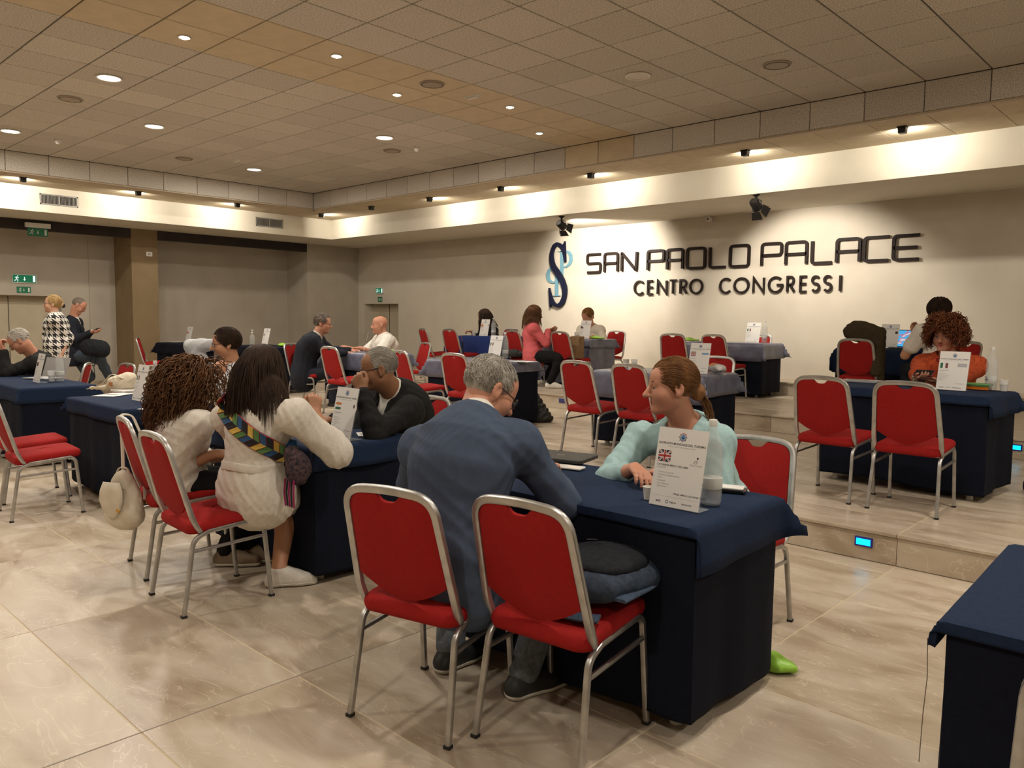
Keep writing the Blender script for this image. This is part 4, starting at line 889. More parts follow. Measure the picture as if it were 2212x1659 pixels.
    def headp(s, F, lab=0, lip=1, nose=1.0, jaw=1.0, beard=None):
        c, A, H = s.sc, s.A, s.J['head']; q = lambda x, y, z: H+A @ (V3(x, y, z)*c)
        e = lambda x, y, z, r, k=.02, l=None, sub=False: F.ell(q(x, y, z), np.array(r)*c, A, k, lab if l is None else l, sub)
        j = jaw*(.93 if s.fem else 1.0)
        e(0, -.012, .034, (.076, .097, .086), .02); e(0, .029, -.022, (.067*j, .066, .088), .03); e(0, .045, .045, (.060, .045, .050), .03)
        F.cap(q(-.045*j, .005, -.062), q(-.018, .068, -.096), .022*c, .018*c, .025, lab); F.cap(q(.045*j, .005, -.062), q(.018, .068, -.096), .022*c, .018*c, .025, lab)
        e(0, .076, -.098, (.024*j, .018, .018), .02)
        for sx in (-1, 1):
            e(sx*.040, .054, -.034, (.028, .030, .032), .03); F.cap(q(sx*.010, .088, .019), q(sx*.044, .074, .020), .0085*c, .008*c, .012, lab)
            e(sx*.0315, .096, .001, (.0165, .014, .0115), .008, sub=True)
            e(sx*.0315, .0790, .0085, (.0165, .0125, .0070), .004); e(sx*.0315, .0780, -.0085, (.0160, .0115, .0055), .004)
            # ears
            e(sx*.080, -.012, -.004, (.009, .021, .033), .006); e(sx*.087, -.006, .0, (.006, .011, .019), .005, sub=True); e(sx*.077, -.006, -.032, (.008, .012, .012), .008)
        F.cap(q(0, .093, .006), q(0, .090+.024*nose, -.032), .0085*c, .0125*c, .012, lab)
        for sx in (-1, 1): F.cap(q(sx*.004, .096+.012*nose, -.034), q(sx*.0145, .092, -.036), .008*c, .0078*c, .006, lab)
        e(0, .078, -.062, (.026, .014, .022), .012); F.cap(q(-.020, .080, -.0622), q(0, .0935, -.0585), .0042*c, .0056*c, .003, lip); F.cap(q(.020, .081, -.0622), q(0, .0935, -.0585), .0042*c, .0056*c, .003, lip)
        F.cap(q(-.017, .0805, -.0650), q(0, .0920, -.0690), .0042*c, .0062*c, .003, lip); F.cap(q(.017, .0815, -.0655), q(0, .0920, -.0690), .0042*c, .0062*c, .003, lip)
        n = s.J['neck']; rn = .047 if s.fem else .056
        F.cap(q(0, -.022, -.055), n+unit(q(0, 0, 0)-n)*-.02, rn*c, (rn+.010)*c, .03, lab); F.cap(q(0, .012, -.085), n+s.fwd*.01, rn*.75*c, rn*c, .03, lab)
        if beard:
            e(0, .074, -.096, (.036, .027, .026), .008, beard); F.cap(q(-.022, .090, -.050), q(.022, .090, -.050), .006*c, .006*c, .006, beard)
    # ---- building
    def bounds(s, names, pad=.2):
        pts = np.array([s.J[n] for n in names if n in s.J and not isinstance(s.J[n], tuple)]); return pts.min(0)-pad, pts.max(0)+pad
    def start(s):
        p = s.J['pelvis']; s.o = thing('person', s.label, 'person', (p[0], p[1], s.floor), 0)
        s.off = V3(p[0], p[1], s.floor); return s
    def emit(s, name, F, mats, relax=1, parent=None, lab=None):
        v, f, l = F.mesh(); me = np_mesh(name, v-s.off, f, mats, l if lab is None else None, relax=relax); return link(name, me, parent or s.o)
    def raw(s, name, v, f, m, parent=None, smooth=True): return link(name, np_mesh(name, v-s.off, f, m, smooth=smooth), parent or s.o)
    def mbo(s, name, mb, m, smooth=40, parent=None):
        mb.v = [tuple(np.array(a)-s.off) for a in mb.v]; return mb.build(name, m, parent or s.o, smooth=smooth)
    def body(s, legs=True, nose=1.0, jaw=1.0, beard=None, lip=None, hands='LR', bare_feet=False, barelegs=False):
        allj = [k for k, v in s.J.items() if not isinstance(v, tuple) and not k.startswith('toe') and (legs or k[:2] not in ('kn', 'an', 'hi'))]
        lo, hi = s.bounds(allj, .20); F = Field(lo, hi, s.h)
        s.torso(F, -.006)
        for S in 'LR':
            if 'el'+S in s.J: s.uarm(F, S); s.farm(F, S); s.hand(F, S)
            if legs and 'kn'+S in s.J: s.legs(F, S, 0 if barelegs else -.004); s.foot(F, S, -.004)
        s.headp(F, 0, 1, nose, jaw, 2 if beard else None)
        b = s.emit('body', F, [M_SK[s.skin], lip or M_LIP] + ([beard] if beard else []), relax=1)
        c, A, H = s.sc, s.A, s.J['head']; q = lambda x, y, z: H+A @ (V3(x, y, z)*c)
        M4 = Matrix([[*A[0], 0], [*A[1], 0], [*A[2], 0], [0, 0, 0, 1]])
        for sx in (-1, 1):
            ey = s.mbo('eye', MB().ell(q(sx*.0315, .0775, .001), (.0125*c,)*3, 12, 8), M_EYEW, 60, b)
            s.mbo('iris', MB().ell(q(sx*.0315, .0865, .000), (.0062*c, .0050*c, .0062*c), 10, 6, M4), M_IRIS, 60, ey)
        return b
    def brows(s, m):
        c, A, H = s.sc, s.A, s.J['head']; q = lambda x, y, z: H+A @ (V3(x, y, z)*c); mb = MB()
        for sx in (-1, 1): s.mbo('eyebrow', MB().tube([q(sx*.014, .0945, .024), q(sx*.032, .090, .030), q(sx*.049, .076, .024)], .0034*c, 6, scales=[1, 1, .5]), m)
    def glasses(s, m, y=0.0):
        c, A, H = s.sc, s.A, s.J['head']; q = lambda x, yy, z: H+A @ (V3(x, yy, z)*c)
        fr = MB()
        g = link('glasses', None, s.o) if False else None
        rim = MB()
        for sx in (-1, 1):
            loop = [q(sx*(.034+.027*math.cos(a)), .104-.012*abs(math.cos(a) if math.cos(a) > 0 else 0), -.002+.019*math.sin(a)) for a in np.linspace(0, 2*math.pi, 17)[:-1]]
            rim.tube(loop, .0022*c, 5, closed=True)
        rim.tube([q(-.009, .106, .003), q(.009, .106, .003)], .002*c, 5)
        for sx in (-1, 1): rim.tube([q(sx*.060, .094, .004), q(sx*.079, .03, .008), q(sx*.082, -.015, .012), q(sx*.080, -.035, -.012)], .002*c, 5)
        o = s.mbo('glasses', rim, m, 40)
        for sx in (-1, 1):
            mb = MB(); pts = [q(sx*(.034+.026*math.cos(a)), .104-.012*abs(math.cos(a) if math.cos(a) > 0 else 0), -.002+.018*math.sin(a)) for a in np.linspace(0, 2*math.pi, 17)[:-1]]
            mb.add(pts, [tuple(range(16))]); s.mbo('lens', mb, M_LENS, None, o)
        return o
    def garment(s, name, m, build, h=None, amp=.0035, freq=38, seed=1, dirn=None, relax=1, joints=None, pad=.2):
        lo, hi = s.bounds(joints or ['pelvis', 'neck', 'shL', 'shR', 'elL', 'elR', 'wrL', 'wrR', 'hipL', 'hipR'], pad); F = Field(lo, hi, h or max(.0075, s.h)); build(F)
        if amp: F.wrinkle(amp, freq, seed, dirn)
        return F, lambda: s.emit(name, F, m, relax)
    def collar_cut(s, F, r=.068, up=.2): F.cap(s.J['neck']+unit(s.J['head']-s.J['neck'])*-.01+s.fwd*.005, s.J['neck']+unit(s.J['head']-s.J['neck'])*up, r*s.sc, r*s.sc*1.5, .01, 0, True)
    def vcut(s, F, depth=.24, w=.055, k=.008):    # V opening down the chest
        n = s.J['neck']+s.fwd*.04*s.sc+unit(s.J['head']-s.J['neck'])*.02; b = s.spine(max(0, 1-depth/.5))+s.fwd*.16*s.sc
        for t in np.linspace(0, 1, 9): p = n*(1-t)+b*t; rr = w*(1-t)+.012*t; F.cap(p-s.fwd*.035, p+s.fwd*.14+unit(s.J['head']-s.J['neck'])*.03, rr*s.sc, rr*s.sc, k, 0, True)
    def trousers(s, m, o=.016, seed=3, t1=.97, oe=.02, h=.010, amp=.004):
        def b(F):
            s.torso(F, o*.8, low=-.1, top=.30)
            for S in 'LR': s.legs(F, S, o, t1=t1, oe=oe)
        lo, hi = s.bounds(['pelvis', 'hipL', 'hipR', 'knL', 'knR', 'anL', 'anR'], .2); F = Field(lo, hi, h)
        for (t0, w0, d0), (t_, w1, d1) in zip([(-.06, .150, .105), (.0, .172, .12)], [(.0, .172, .12), (.2, .158, .112)]): F.eseg(s.spine(t0), s.spine(t_), s.lat, w0*s.sc*s.g+o*.7, d0*s.sc*s.g+o*.7, w1*s.sc*s.g+o*.5, d1*s.sc*s.g+o*.5, .04)
        for S in 'LR': s.legs(F, S, o, t1=t1, oe=oe)
        F.wrinkle(amp, 34, seed); return s.emit('trousers', F, m, 1)
    def shoes(s, m, sole=M_SOLE):
        for S in 'LR':
            an, t = s.J['an'+S], s.J['toe'+S]; lo, hi = an-.28, an+.28; F = Field(lo, hi, .0075); s.foot(F, S, .007); g = an[2]-.085*s.sc
            F.plane(V3(0, 0, g+.105*s.sc), (0, 0, 1)); F.plane(V3(0, 0, max(g, s.floor)+.012), (0, 0, -1), .004); o = s.emit('shoe', F, m, 1)
            F = Field(lo, hi, .0075); s.foot(F, S, .011); F.plane(V3(0, 0, max(g, s.floor)+.024), (0, 0, 1), .004); F.plane(V3(0, 0, max(g, s.floor)+.002), (0, 0, -1), .004)
            v, f, l = F.mesh(); link('sole', np_mesh('sole', v-s.off, f, sole, relax=1), o)
    def hair(s, m, kind, seed=1, length=.1, n=260, r=.0035, curl=0.0, freq=3, cap=.006, front=.055, low=-.03, gravity=1.0, segs=8, h=.006, jitter=.3, back=0, extra=None, ext=.2, hug=None, zmin=-.45, sideb=.005, crown=None, zup=.02):
        """skull cap plus locks; front: how far forward the hairline reaches, low: how far down the nape, hug: (base, spread) locks lie on the skull"""
        c, A, H = s.sc, s.A, s.J['head']; q = lambda x, y, z: H+A @ (V3(x, y, z)*c); rg = np.random.default_rng(seed)
        F = Field(H-V3(.2, .2, ext)*c, H+.2*c, h*c); RAD = V3(.076, .097, .088)+cap
        F.ell(q(0, -.014, .034), RAD*c, A, .02)
        F.plane(q(0, 0, low), A @ V3(0, .25, -1), .012)
        # face opening with temples, and room for the ears
        F.ell(q(0, .125, -.045), np.array((.10, .072+(.055-front), .122))*c, A, .012, 0, True)
        F.ell(q(0, .075+sideb, -.060), np.array((.14, .075, .098))*c, A, .012, 0, True)
        for sx in (-1, 1): F.ell(q(sx*.090, -.010, -.010), np.array((.022, .026, .038))*c, A, .008, 0, True)
        if extra: extra(F, q, c, A)
        if crown: F.ell(q(*crown[0]), np.array(crown[1])*c, A, .02, 0, True)
        F.wrinkle(.0018*c, 110, seed); o = s.emit('hair', F, m, 1)
        if n:
            th = rg.uniform(0, 2*math.pi, n*5); z = rg.uniform(zmin, 1, n*5); rr = np.sqrt(1-z*z); D = np.stack([rr*np.cos(th), rr*np.sin(th), z], 1)
            Lp = D*(V3(.076, .097, .088)+cap*.7)+V3(0, -.014, .034)
            e1 = ((Lp-V3(0, .125, -.045))/V3(.10, .072+(.055-front), .122)); e2 = ((Lp-V3(0, .075+sideb, -.06))/V3(.14, .075, .098))
            ok = (np.sum(e1*e1, 1) > 1.0) & (np.sum(e2*e2, 1) > 1.0) & (Lp[:, 2] > low+.01)
            if crown: e3 = (Lp-V3(*crown[0]))/V3(*crown[1]); ok &= np.sum(e3*e3, 1) > 1.0
            Lp, D = Lp[ok][:n], D[ok][:n]
            if kind == 'down': fl = D*V3(1, .8, .4)+V3(0, -.55, -.1)
            elif kind == 'back': fl = D*.1+V3(0, -1.0, -.12)
            elif kind == 'up': fl = D*1.0+V3(0, -.1, .2)
            elif kind == 'whorl': fl = np.stack([Lp[:, 0]*6, (Lp[:, 1]+.05)*6, Lp[:, 2]*0-.55], 1)+rg.normal(0, .35, Lp.shape)
            else: fl = D*V3(.7, .4, .2)+V3(0, -.25, -.6)
            roots = H+(Lp*c) @ A.T; dr = fl @ A.T
            keep = [(q(0, -.014, .034), A, RAD*c), (q(0, -.02, -.08), A, V3(.062, .062, .10)*c)]
            if hug is None: keep.append((q(0, .125, -.045), A, V3(.088, .080+(.055-front), .125)*c))
            if back: keep.append((s.spine(.82), np.stack([s.lat, s.fwd, unit(np.cross(s.lat, s.fwd))], 1), V3(.20, .135+back, .26)*c))
            hg = None if hug is None else (q(0, -.014, .034), A, RAD*c, hug)
            v, f = strands(roots, dr, segs, length*c, r*c, seed, gravity, curl*c, freq, keep, jitter=jitter, hug=hg, zmax=q(0, 0, 0)[2]+(.122+cap+zup)*c); s.raw('hair_locks', v, f, m, o)
        return o
# ------------------------------------------------------------------ the people
def suit(s, jm, sm, tie=None, seed=1, tail=0.0, vdepth=.26, cuff=.93, gs=1.05, amp=.004, h=None, o=.020, vent=False):
    """shirt, jacket with collar and V opening"""
    def bs(F):
        s.torso(F, .006, top=1.0)
        for S in 'LR': s.uarm(F, S, .006); s.farm(F, S, .006, t1=.99)
        F.cap(s.J['neck']-unit(s.J['head']-s.J['neck'])*.03, s.J['neck']+unit(s.J['head']-s.J['neck'])*.026*s.sc, .080*s.sc, .073*s.sc, .012)
    F, done = s.garment('shirt', sm, bs, h=max(s.h, .008), amp=.0015, seed=seed+5); done()
    def bj(F):
        s.torso(F, o, gs=gs, k=.05)
        for S in 'LR': s.uarm(F, S, o*.95, k=.045); s.farm(F, S, o*.85, t1=cuff, k=.03)
        if tail:
            a = s.spine(.12); b = s.J['pelvis']-s.fwd*.02+V3(0, 0, -tail); F.eseg(a, b, s.lat, .178*s.sc*s.g+o, .125*s.sc*s.g+o, .19*s.sc*s.g+o, .115*s.sc*s.g+o, .05)
    F, done = s.garment('jacket', jm, bj, h=h or max(s.h, .0075), amp=amp, seed=seed)
    n, u = s.J['neck'], unit(s.J['head']-s.J['neck'])
    F.cap(n+u*.01+s.fwd*.03, n+u*.25, .072*s.sc, .11*s.sc, .01, 0, True); s.vcut(F, vdepth, .05); j = done()
    # collar roll around the nape and lapels
    c = s.sc; ring = []
    for a in np.linspace(-125, 125, 15): ring.append(n+u*(.022*c*math.cos(R(a))+.014)+(-s.fwd*math.cos(R(a))*.090+s.lat*math.sin(R(a))*.090)*c+s.fwd*.008*c)
    s.mbo('collar', MB().sweep(ring, rrect(.016*c, .046*c, .007*c, 2), up=u, scales=[.5]+[1]*13+[.5]), jm, 50, j)
    for sg in (-1, 1):
        a = ring[-1] if sg > 0 else ring[0]; b = s.spine(1-vdepth/.55)+s.fwd*(.118*c*s.g*gs+o+.012)+s.lat*sg*.012; m = (a+b)/2+s.fwd*.035*c+s.lat*sg*.035*c
        s.mbo('lapel', MB().sweep([a, m, b], rrect(.052*c, .008*c, .003*c, 1), up=unit(s.fwd+u*.3), scales=[.6, 1, .3]), jm, 50, j)
    if tie:
        a = n+s.fwd*.068*c-u*.01; b = s.spine(.45)+s.fwd*(.13*c*s.g+.02); m = s.spine(.78)+s.fwd*(.122*c*s.g+.02)
        s.mbo('tie', MB().sweep([a, a*.8+m*.2, m, b], rrect(.050*c, .008*c, .003*c, 1), up=s.fwd, scales=[.55, .6, .8, 1.1]), tie, 40)
    return j
def top(s, name, m, o=.012, sleeve=.95, neckr=.075, v=0, amp=.004, seed=1, hem=.0, gs=1.0, freq=38, h=None, extra=None, vw=.05, sl=None):
    def b(F):
        s.torso(F, o, gs=gs)
        for S in 'LR':
            if sleeve >= 0: s.uarm(F, S, sl or o); s.farm(F, S, sl or o, t1=sleeve) if sleeve > 0 else None
            else:
                a, e = s.J['sh'+S], s.J['el'+S]; F.cap(a, a*(-sleeve*-1+1)+e*(-sleeve) if False else a*(1+sleeve)+e*(-sleeve), .054*s.sc*s.ga+(sl or o), .05*s.sc*s.ga+(sl or o)*1.3, .03)
        if hem: F.eseg(s.spine(.1), s.J['pelvis']+V3(0, 0, -hem), s.lat, .172*s.sc*s.g+o, .122*s.sc*s.g+o, .185*s.sc*s.g+o, .13*s.sc*s.g+o, .04)
        if extra: extra(F)
    F, done = s.garment(name, m, b, h=h, amp=amp, seed=seed, freq=freq)
    s.collar_cut(F, neckr)
    if v: s.vcut(F, v, vw)
    return done()
def down(s, rgt=None): return V3(0, 0, -1)
M_JBLUE = fabric('blue_wool_jacket', (.058, .080, .125), .05, 500, .9, .2); M_JEANS = fabric('grey_blue_denim', (.13, .15, .17), .2, 600, .9); M_SHIRTW = fabric('white_cotton', (.72, .69, .62), .04, 700, .85, 0); M_AQUA = fabric('aqua_knit', (.34, .50, .50), .06, 420, .95, .1, .5)
M_DARK = fabric('charcoal_wool', (.014, .0135, .0135), .2, 600, .9, .1); M_NAVYS = fabric('dark_navy_wool', (.016, .018, .026), .2, 600, .9, .1); M_BLACKF = fabric('black_cotton', (.008, .0075, .008), .2, 600, .9, .05); M_GREYSH = fabric('pale_blue_grey_shirt', (.50, .51, .52), .06, 700, .85, 0)
M_PINK = fabric('coral_pink_blazer', (.60, .12, .13), .08, 600, .85, .1); M_CREAMK = fabric('cream_knit', (.62, .56, .46), .06, 500, .92, .1); M_ORANGE = fabric('burnt_orange_wrap', (.40, .065, .02), .25, 400, .9, .2); M_IVORY = fabric('ivory_linen', (.66, .61, .53), .05, 650, .88, 0); M_JEANSB = fabric('blue_jeans', (.05, .065, .085), .2, 600, .9)
M_RUST = fabric('rust_red_scarf', (.22, .022, .014), .2, 300, .95, .2)
def hound():
    m = mat('houndstooth_cloth', (.6, .58, .54), .9); N, L, b = nodes(m); tc = N.new('ShaderNodeTexCoord'); mp_ = N.new('ShaderNodeMapping'); mp_.inputs['Rotation'].default_value = (0, 0, R(40)); mp_.inputs['Scale'].default_value = (11, 11, 11); L.new(tc.outputs['Object'], mp_.inputs[0])
    sx = N.new('ShaderNodeSeparateXYZ'); L.new(mp_.outputs[0], sx.inputs[0])
    def mth(op, a, bb=None, v=None):
        n = N.new('ShaderNodeMath'); n.operation = op; L.new(a, n.inputs[0])
        if bb is not None: L.new(bb, n.inputs[1])
        elif v is not None: n.inputs[1].default_value = v
        return n.outputs[0]
    at_ = N.new('ShaderNodeMath'); at_.operation = 'ARCTAN2'; L.new(sx.outputs[1], at_.inputs[0]); L.new(sx.outputs[0], at_.inputs[1]); X = mth('MULTIPLY', at_.outputs[0], v=2.2); Z = sx.outputs[2]
    # two banded checks with a diagonal twill between them: the broken check of houndstooth
    bx_ = mth('GREATER_THAN', mth('FRACT', X), v=.5); bz_ = mth('GREATER_THAN', mth('FRACT', Z), v=.5); tw = mth('GREATER_THAN', mth('FRACT', mth('MULTIPLY', mth('ADD', X, Z), v=2.0)), v=.5)
    same = mth('MULTIPLY', bx_, bz_); anyb = mth('MAXIMUM', bx_, bz_); mix = mth('SUBTRACT', anyb, same); f = mth('ADD', same, mth('MULTIPLY', mix, tw))
    mx = N.new('ShaderNodeMix'); mx.data_type = 'RGBA'; mx.inputs[6].default_value = (.66, .63, .58, 1); mx.inputs[7].default_value = (.014, .013, .013, 1); L.new(f, mx.inputs[0]); L.new(mx.outputs[2], b.inputs['Base Color']); return m
M_HOUND = hound()

# 1 man in the blue jacket, seen from behind
p = Person('seated man in a blue jacket, grey hair, seen from behind at the front table', .0065, 1.08, 'rosy', 1.03); p.floor = 0
p.set(W(990, 1222, 2.97), W(1022, 912, 3.04), W(1058, 843, 3.13), 3, 72, -32, 4, .20, .05)
p.shoulder('L', W(912, 972, 3.16)); p.shoulder('R', W(1118, 962, 2.98))
p.arm('R', W(1178, 1012, 3.30), W(1230, 1120, 2.9), (-.45, .85, -.05), (0, 0, -1), .35).arm('L', W(985, 1000, 3.60), W(820, 1060, 3.2), (.5, .8, -.1), (0, 0, -1), .4)
p.leg('R', onz(1130, 1455, .09), W(1240, 1180, 3.3), (.25, 1)).leg('L', onz(972, 1400, .09), W(1000, 1150, 3.6), (0, 1))
p.start(); p.body(nose=1.1); suit(p, M_JBLUE, M_SHIRTW, seed=11, tail=.10, vdepth=.2, cuff=.95, gs=1.06, amp=.0035)
p.trousers(M_JEANS, seed=4); p.shoes(mat('dark_boat_shoe', (.02, .022, .022), .5)); p.glasses(M_GLASSF)
p.hair(M_HAIR['grey'], 'whorl', 3, .034, 1500, .0016, 0, 1, .005, .05, -.050, .2, 4, .005, jitter=.5, hug=(1.0, .06), crown=((0, -.03, .135), (.028, .035, .02)))
# 2 woman in aqua
p = Person('seated woman in an aqua knit top with tied-back brown hair', .005, 1.02, 'rosy', .95, True); p.floor = 0
p.set(W(1545, 1105, 3.85), W(1482, 918, 3.58), W(1452, 835, 3.50), 182, 226, -3, 0, .165, .03)
p.shoulder('R', W(1384, 948, 3.76)); p.shoulder('L', W(1550, 955, 3.46))
p.arm('R', W(1372, 1012, 3.38), W(1300, 1040, 3.70), (.75, -.55, -.12), (0, -.1, -1), .45, .8).arm('L', W(1448, 1022, 3.36), W(1620, 1090, 3.4), (-.85, .05, -.05), (0, .15, -1), .55, .8)
p.leg('R', V3(11.75, -5.95, .09), V3(11.9, -6.2, .6), (-.2, -1)).leg('L', V3(12.1, -6.0, .09), V3(12.2, -6.3, .6), (0, -1))
p.start(); p.body(nose=1.25, lip=M_LIP); p.brows(M_HAIR['brown'])
def ex(F):
    for S in 'LR': F.cap(p.J['sh'+S], p.J['el'+S], .055*p.sc, .056*p.sc, .04)
top(p, 'knit_top', M_AQUA, .010, .62, .070, .17, .0055, 5, .12, 1.0, 34, .007, ex, .066, .012)
p.trousers(M_JEANSB, seed=5); p.shoes(M_SHOEB)
def bun(F, q, c, A): F.ell(q(0, -.112, -.03), V3(.034, .034, .040)*c, A, .02)
p.hair(M_HAIR['chestnut'], 'back', 4, .13, 1500, .0017, 0, 1, .009, .058, -.075, .15, 7, .005, jitter=.10, extra=bun, hug=(1.0, .035))
v, f = strands(p.J['head']+(p.A @ (V3(0, -.135, -.055)*p.sc))+np.random.default_rng(2).normal(0, .008, (40, 3)), np.tile(p.A @ V3(0, -.7, -.7), (40, 1)), 8, .15, .003, 5, .8, .004, 1.5); p.raw('ponytail', v, f, M_HAIR['chestnut'])
# 3 woman in the white dress with the braided sash
p = Person('seated woman in a white shirt dress with a colourful braided bag strap', .0065, 1.04, 'tan', 1.0, True); p.floor = 0
p.set(W(548, 1060, 4.16), W(568, 868, 4.12), W(570, 800, 4.15), 12, 92, -3, 0, .17, .03)
p.shoulder('L', W(492, 903, 4.30)); p.shoulder('R', W(638, 898, 4.02))
p.arm('R', W(680, 893, 4.20), W(716, 985, 4.05), (-.25, .15, .95), (-.8, .5, .2), 1.0, .6).arm('L', W(600, 965, 4.75), W(430, 1000, 4.6), (.5, .8, -.1), (0, 0, -1), .5)
p.leg('R', onz(602, 1232, .09), W(655, 1020, 4.9), (.5, .8)).leg('L', V3(10.05, -6.35, .09), V3(10.1, -6.1, .7), (.1, 1))
p.start(); p.body(barelegs=True)
def dress(F):
    c = p.sc
    F.eseg(p.spine(.12), p.J['pelvis']+V3(0, .02, -.045), p.lat, .172*c, .135*c, .205*c, .165*c, .05)
    for S in 'LR':
        k_ = p.J['hip'+S]*.30+p.J['kn'+S]*.70; F.cap(p.J['hip'+S], k_, .108*c, .100*c, .06)
    F.cap(p.J['hipL']*.4+p.J['knL']*.6, p.J['hipR']*.4+p.J['knR']*.6, .08*c, .08*c, .06)
    a, e, w = p.J['shR'], p.J['elR'], p.J['wrR']; F.cap(a, e, .062*c, .066*c, .05); F.cap(e, e*.60+w*.40, .064*c, .056*c, .03)
top(p, 'white_dress', M_IVORY, .014, .35, .066, 0, .0045, 8, 0, .98, 46, .007, dress, .05, .020)
wz = p.spine(.30); ring = [wz+(p.lat*math.cos(a)*.158+p.fwd*math.sin(a)*.135)*p.sc+V3(0, 0, .006*math.sin(3*a)) for a in np.linspace(0, 2*math.pi, 25)[:-1]]
p.mbo('waist_tie', MB().sweep(ring, rrect(.012, .045, .005, 2), up=unit(p.J['neck']-p.J['pelvis']), closed=True), M_IVORY, 50)
p.shoes(M_SHOEW)
def mass(F, q, c, A): F.eseg(q(0, -.045, .03), q(0, -.082, -.19), A[:, 0], .070*c, .060*c, .070*c, .022*c, .03)
p.hair(M_HAIR['darkbrown'], 'side', 6, .33, 1700, .0020, .0015, 1.0, .014, .045, -.13, 1.3, 14, .006, jitter=.10, back=-.02, extra=mass, ext=.32)
# braided strap: two rows of slanted coloured patches over the back from the left shoulder to the right hip
cols = [mat('strap_'+n, c, .85) for n, c in (('yellow', (.55, .36, .07)), ('green', (.08, .17, .05)), ('blue', (.02, .07, .16)), ('black', (.012, .01, .012)), ('red', (.33, .03, .04)))]
st = thing('braided_strap', 'wide braided shoulder strap in yellow, green, blue, black and red across a white dress', 'bag strap', tuple(p.off))
from mathutils.bvhtree import BVHTree
dm = [o_ for o_ in p.o.children if o_.name.startswith(('white_dress', 'waist_tie'))]
vv, ff = [], []
for o_ in dm:
    k0 = len(vv); vv += [Vector(v_.co)+Vector(p.off) for v_ in o_.data.vertices]; ff += [[k0+i_ for i_ in pl.vertices] for pl in o_.data.polygons]
bv = BVHTree.FromPolygons(vv, ff)
def onto(px, py):
    d_ = ray(px, py); hit = bv.ray_cast(Vector(CAM), Vector(d_).normalized())
    return (np.array(hit[0]), np.array(hit[1])) if hit[0] else (W(px, py, 4.05), -FW)
ctr = [(481, 862), (489, 886), (503, 908), (522, 927), (545, 944), (572, 960), (600, 975), (626, 988)]
ctr = [tuple(a_) for a_ in bez(ctr, 3)]; C3 = [onto(*a_)[0] for a_ in ctr]
for _ in range(3): C3 = [C3[0]]+[(C3[i_-1]+2*C3[i_]+C3[i_+1])/4 for i_ in range(1, len(C3)-1)]+[C3[-1]]
N3 = [onto(*a_)[1] for a_ in ctr]; N3 = [unit(sum(N3[max(0, i_-3):i_+4])-.4*FW) for i_ in range(len(N3))]
def bow(t, s_):
    u = min(max(t, 0), 1)*(len(C3)-1); i_ = min(int(u), len(C3)-2); w_ = u-i_; c_ = C3[i_]*(1-w_)+C3[i_+1]*w_; n_ = unit(N3[i_]*(1-w_)+N3[i_+1]*w_); t_ = unit(C3[i_+1]-C3[i_]); return c_+n_*.016+np.cross(t_, n_)*s_, n_
hw, nn = .045, 15
for i in range(nn):
    for sg in (-1, 1):
        t0, t1 = i/nn, (i+.86)/nn; sk = .85/nn; mb = MB()
        q = [bow(t0, 0), bow(t1, 0), bow(t1-sk, sg*hw), bow(t0-sk, sg*hw)]; qq = [a_[0] for a_ in q]+[a_[0]+a_[1]*.006 for a_ in q]
        mb.add([tuple(a_-p.off) for a_ in qq], [(0, 1, 2, 3), (7, 6, 5, 4), (0, 4, 5, 1), (1, 5, 6, 2), (2, 6, 7, 3), (3, 7, 4, 0)])
        mb.build('strap_patch', cols[(i+(2 if sg > 0 else 0)) % 4], st)
mb = MB().grid([[tuple(bow(t, s_)[0]-p.off) for s_ in (-hw-.004, 0, hw+.004)] for t in np.linspace(0, 1, 24)]); o = mb.build('strap_backing', cols[4], st, smooth=60); o.modifiers.new('solid', 'SOLIDIFY').thickness = .003
bq = W(644, 1012, 4.02)-p.off; F = Field(bq-.16, bq+.16, .008); F.ell(bq, (.05, .07, .09), None, .02); F.ell(bq+V3(-.03, -.02, .07), (.03, .04, .05), None, .02); F.wrinkle(.006, 50, 3); v, f, l = F.mesh(); link('bag_body', np_mesh('bag_body', v, f, noisy('dark_woven_bag', (.015, .012, .02), (.09, .05, .05), 60, .9), relax=1), st)
for k_ in range(5): MB().tube([tuple(bq+V3(.02*k_-.04, -.05, -.05)), tuple(bq+V3(.022*k_-.045, -.055, -.12)), tuple(bq+V3(.02*k_-.04, -.05, -.19))], .005, 5).build('tassel', cols[3] if k_ % 2 else mat('magenta_tassel', (.25, .01, .08), .9), st)
bq = W(628, 972, 4.12)-p.off; MB().prism([(-.03, -.05), (.05, -.07), (.03, .05), (-.02, .06)], -.006, .006, Matrix.Translation(bq) @ Matrix.Rotation(R(45), 4, 'Z') @ Matrix.Rotation(R(80), 4, 'X')).build('blue_pouch', mat('blue_pouch_plastic', (.0, .12, .33), .4), st)
# 4 woman with long curly hair
p = Person('seated woman in an ivory jacket with long curly brown hair', .0065, 1.03, 'tan', .98, True); p.floor = 0
p.set(W(392, 1045, 4.66), W(405, 900, 4.63), W(410, 822, 4.66), -28, 66, -6, 0, .165, .03)
p.shoulder('R', W(430, 918, 4.52)); p.shoulder('L', W(372, 915, 4.8))
p.arm('R', W(468, 980, 4.62), W(375, 1020, 4.5), (.7, .7, -.05), (-.3, .3, -.9), .5).arm('L', W(500, 985, 4.95), W(420, 1000, 5.0), (.7, .7, 0), (0, 0, -1), .5)
p.leg('R', onz(488, 1190, .09), V3(9.75, -6.35, .7), (.7, .7)).leg('L', onz(535, 1182, .09), V3(9.5, -6.2, .7), (.7, .7))
p.start(); p.body()
top(p, 'ivory_jacket', M_IVORY, .018, .32, .07, 0, .0055, 21, .06, 1.05, 42, .0075, None, .05, .022)
p.trousers(M_BLACKF, seed=6); p.shoes(mat('tan_sneaker', (.22, .16, .10), .8))
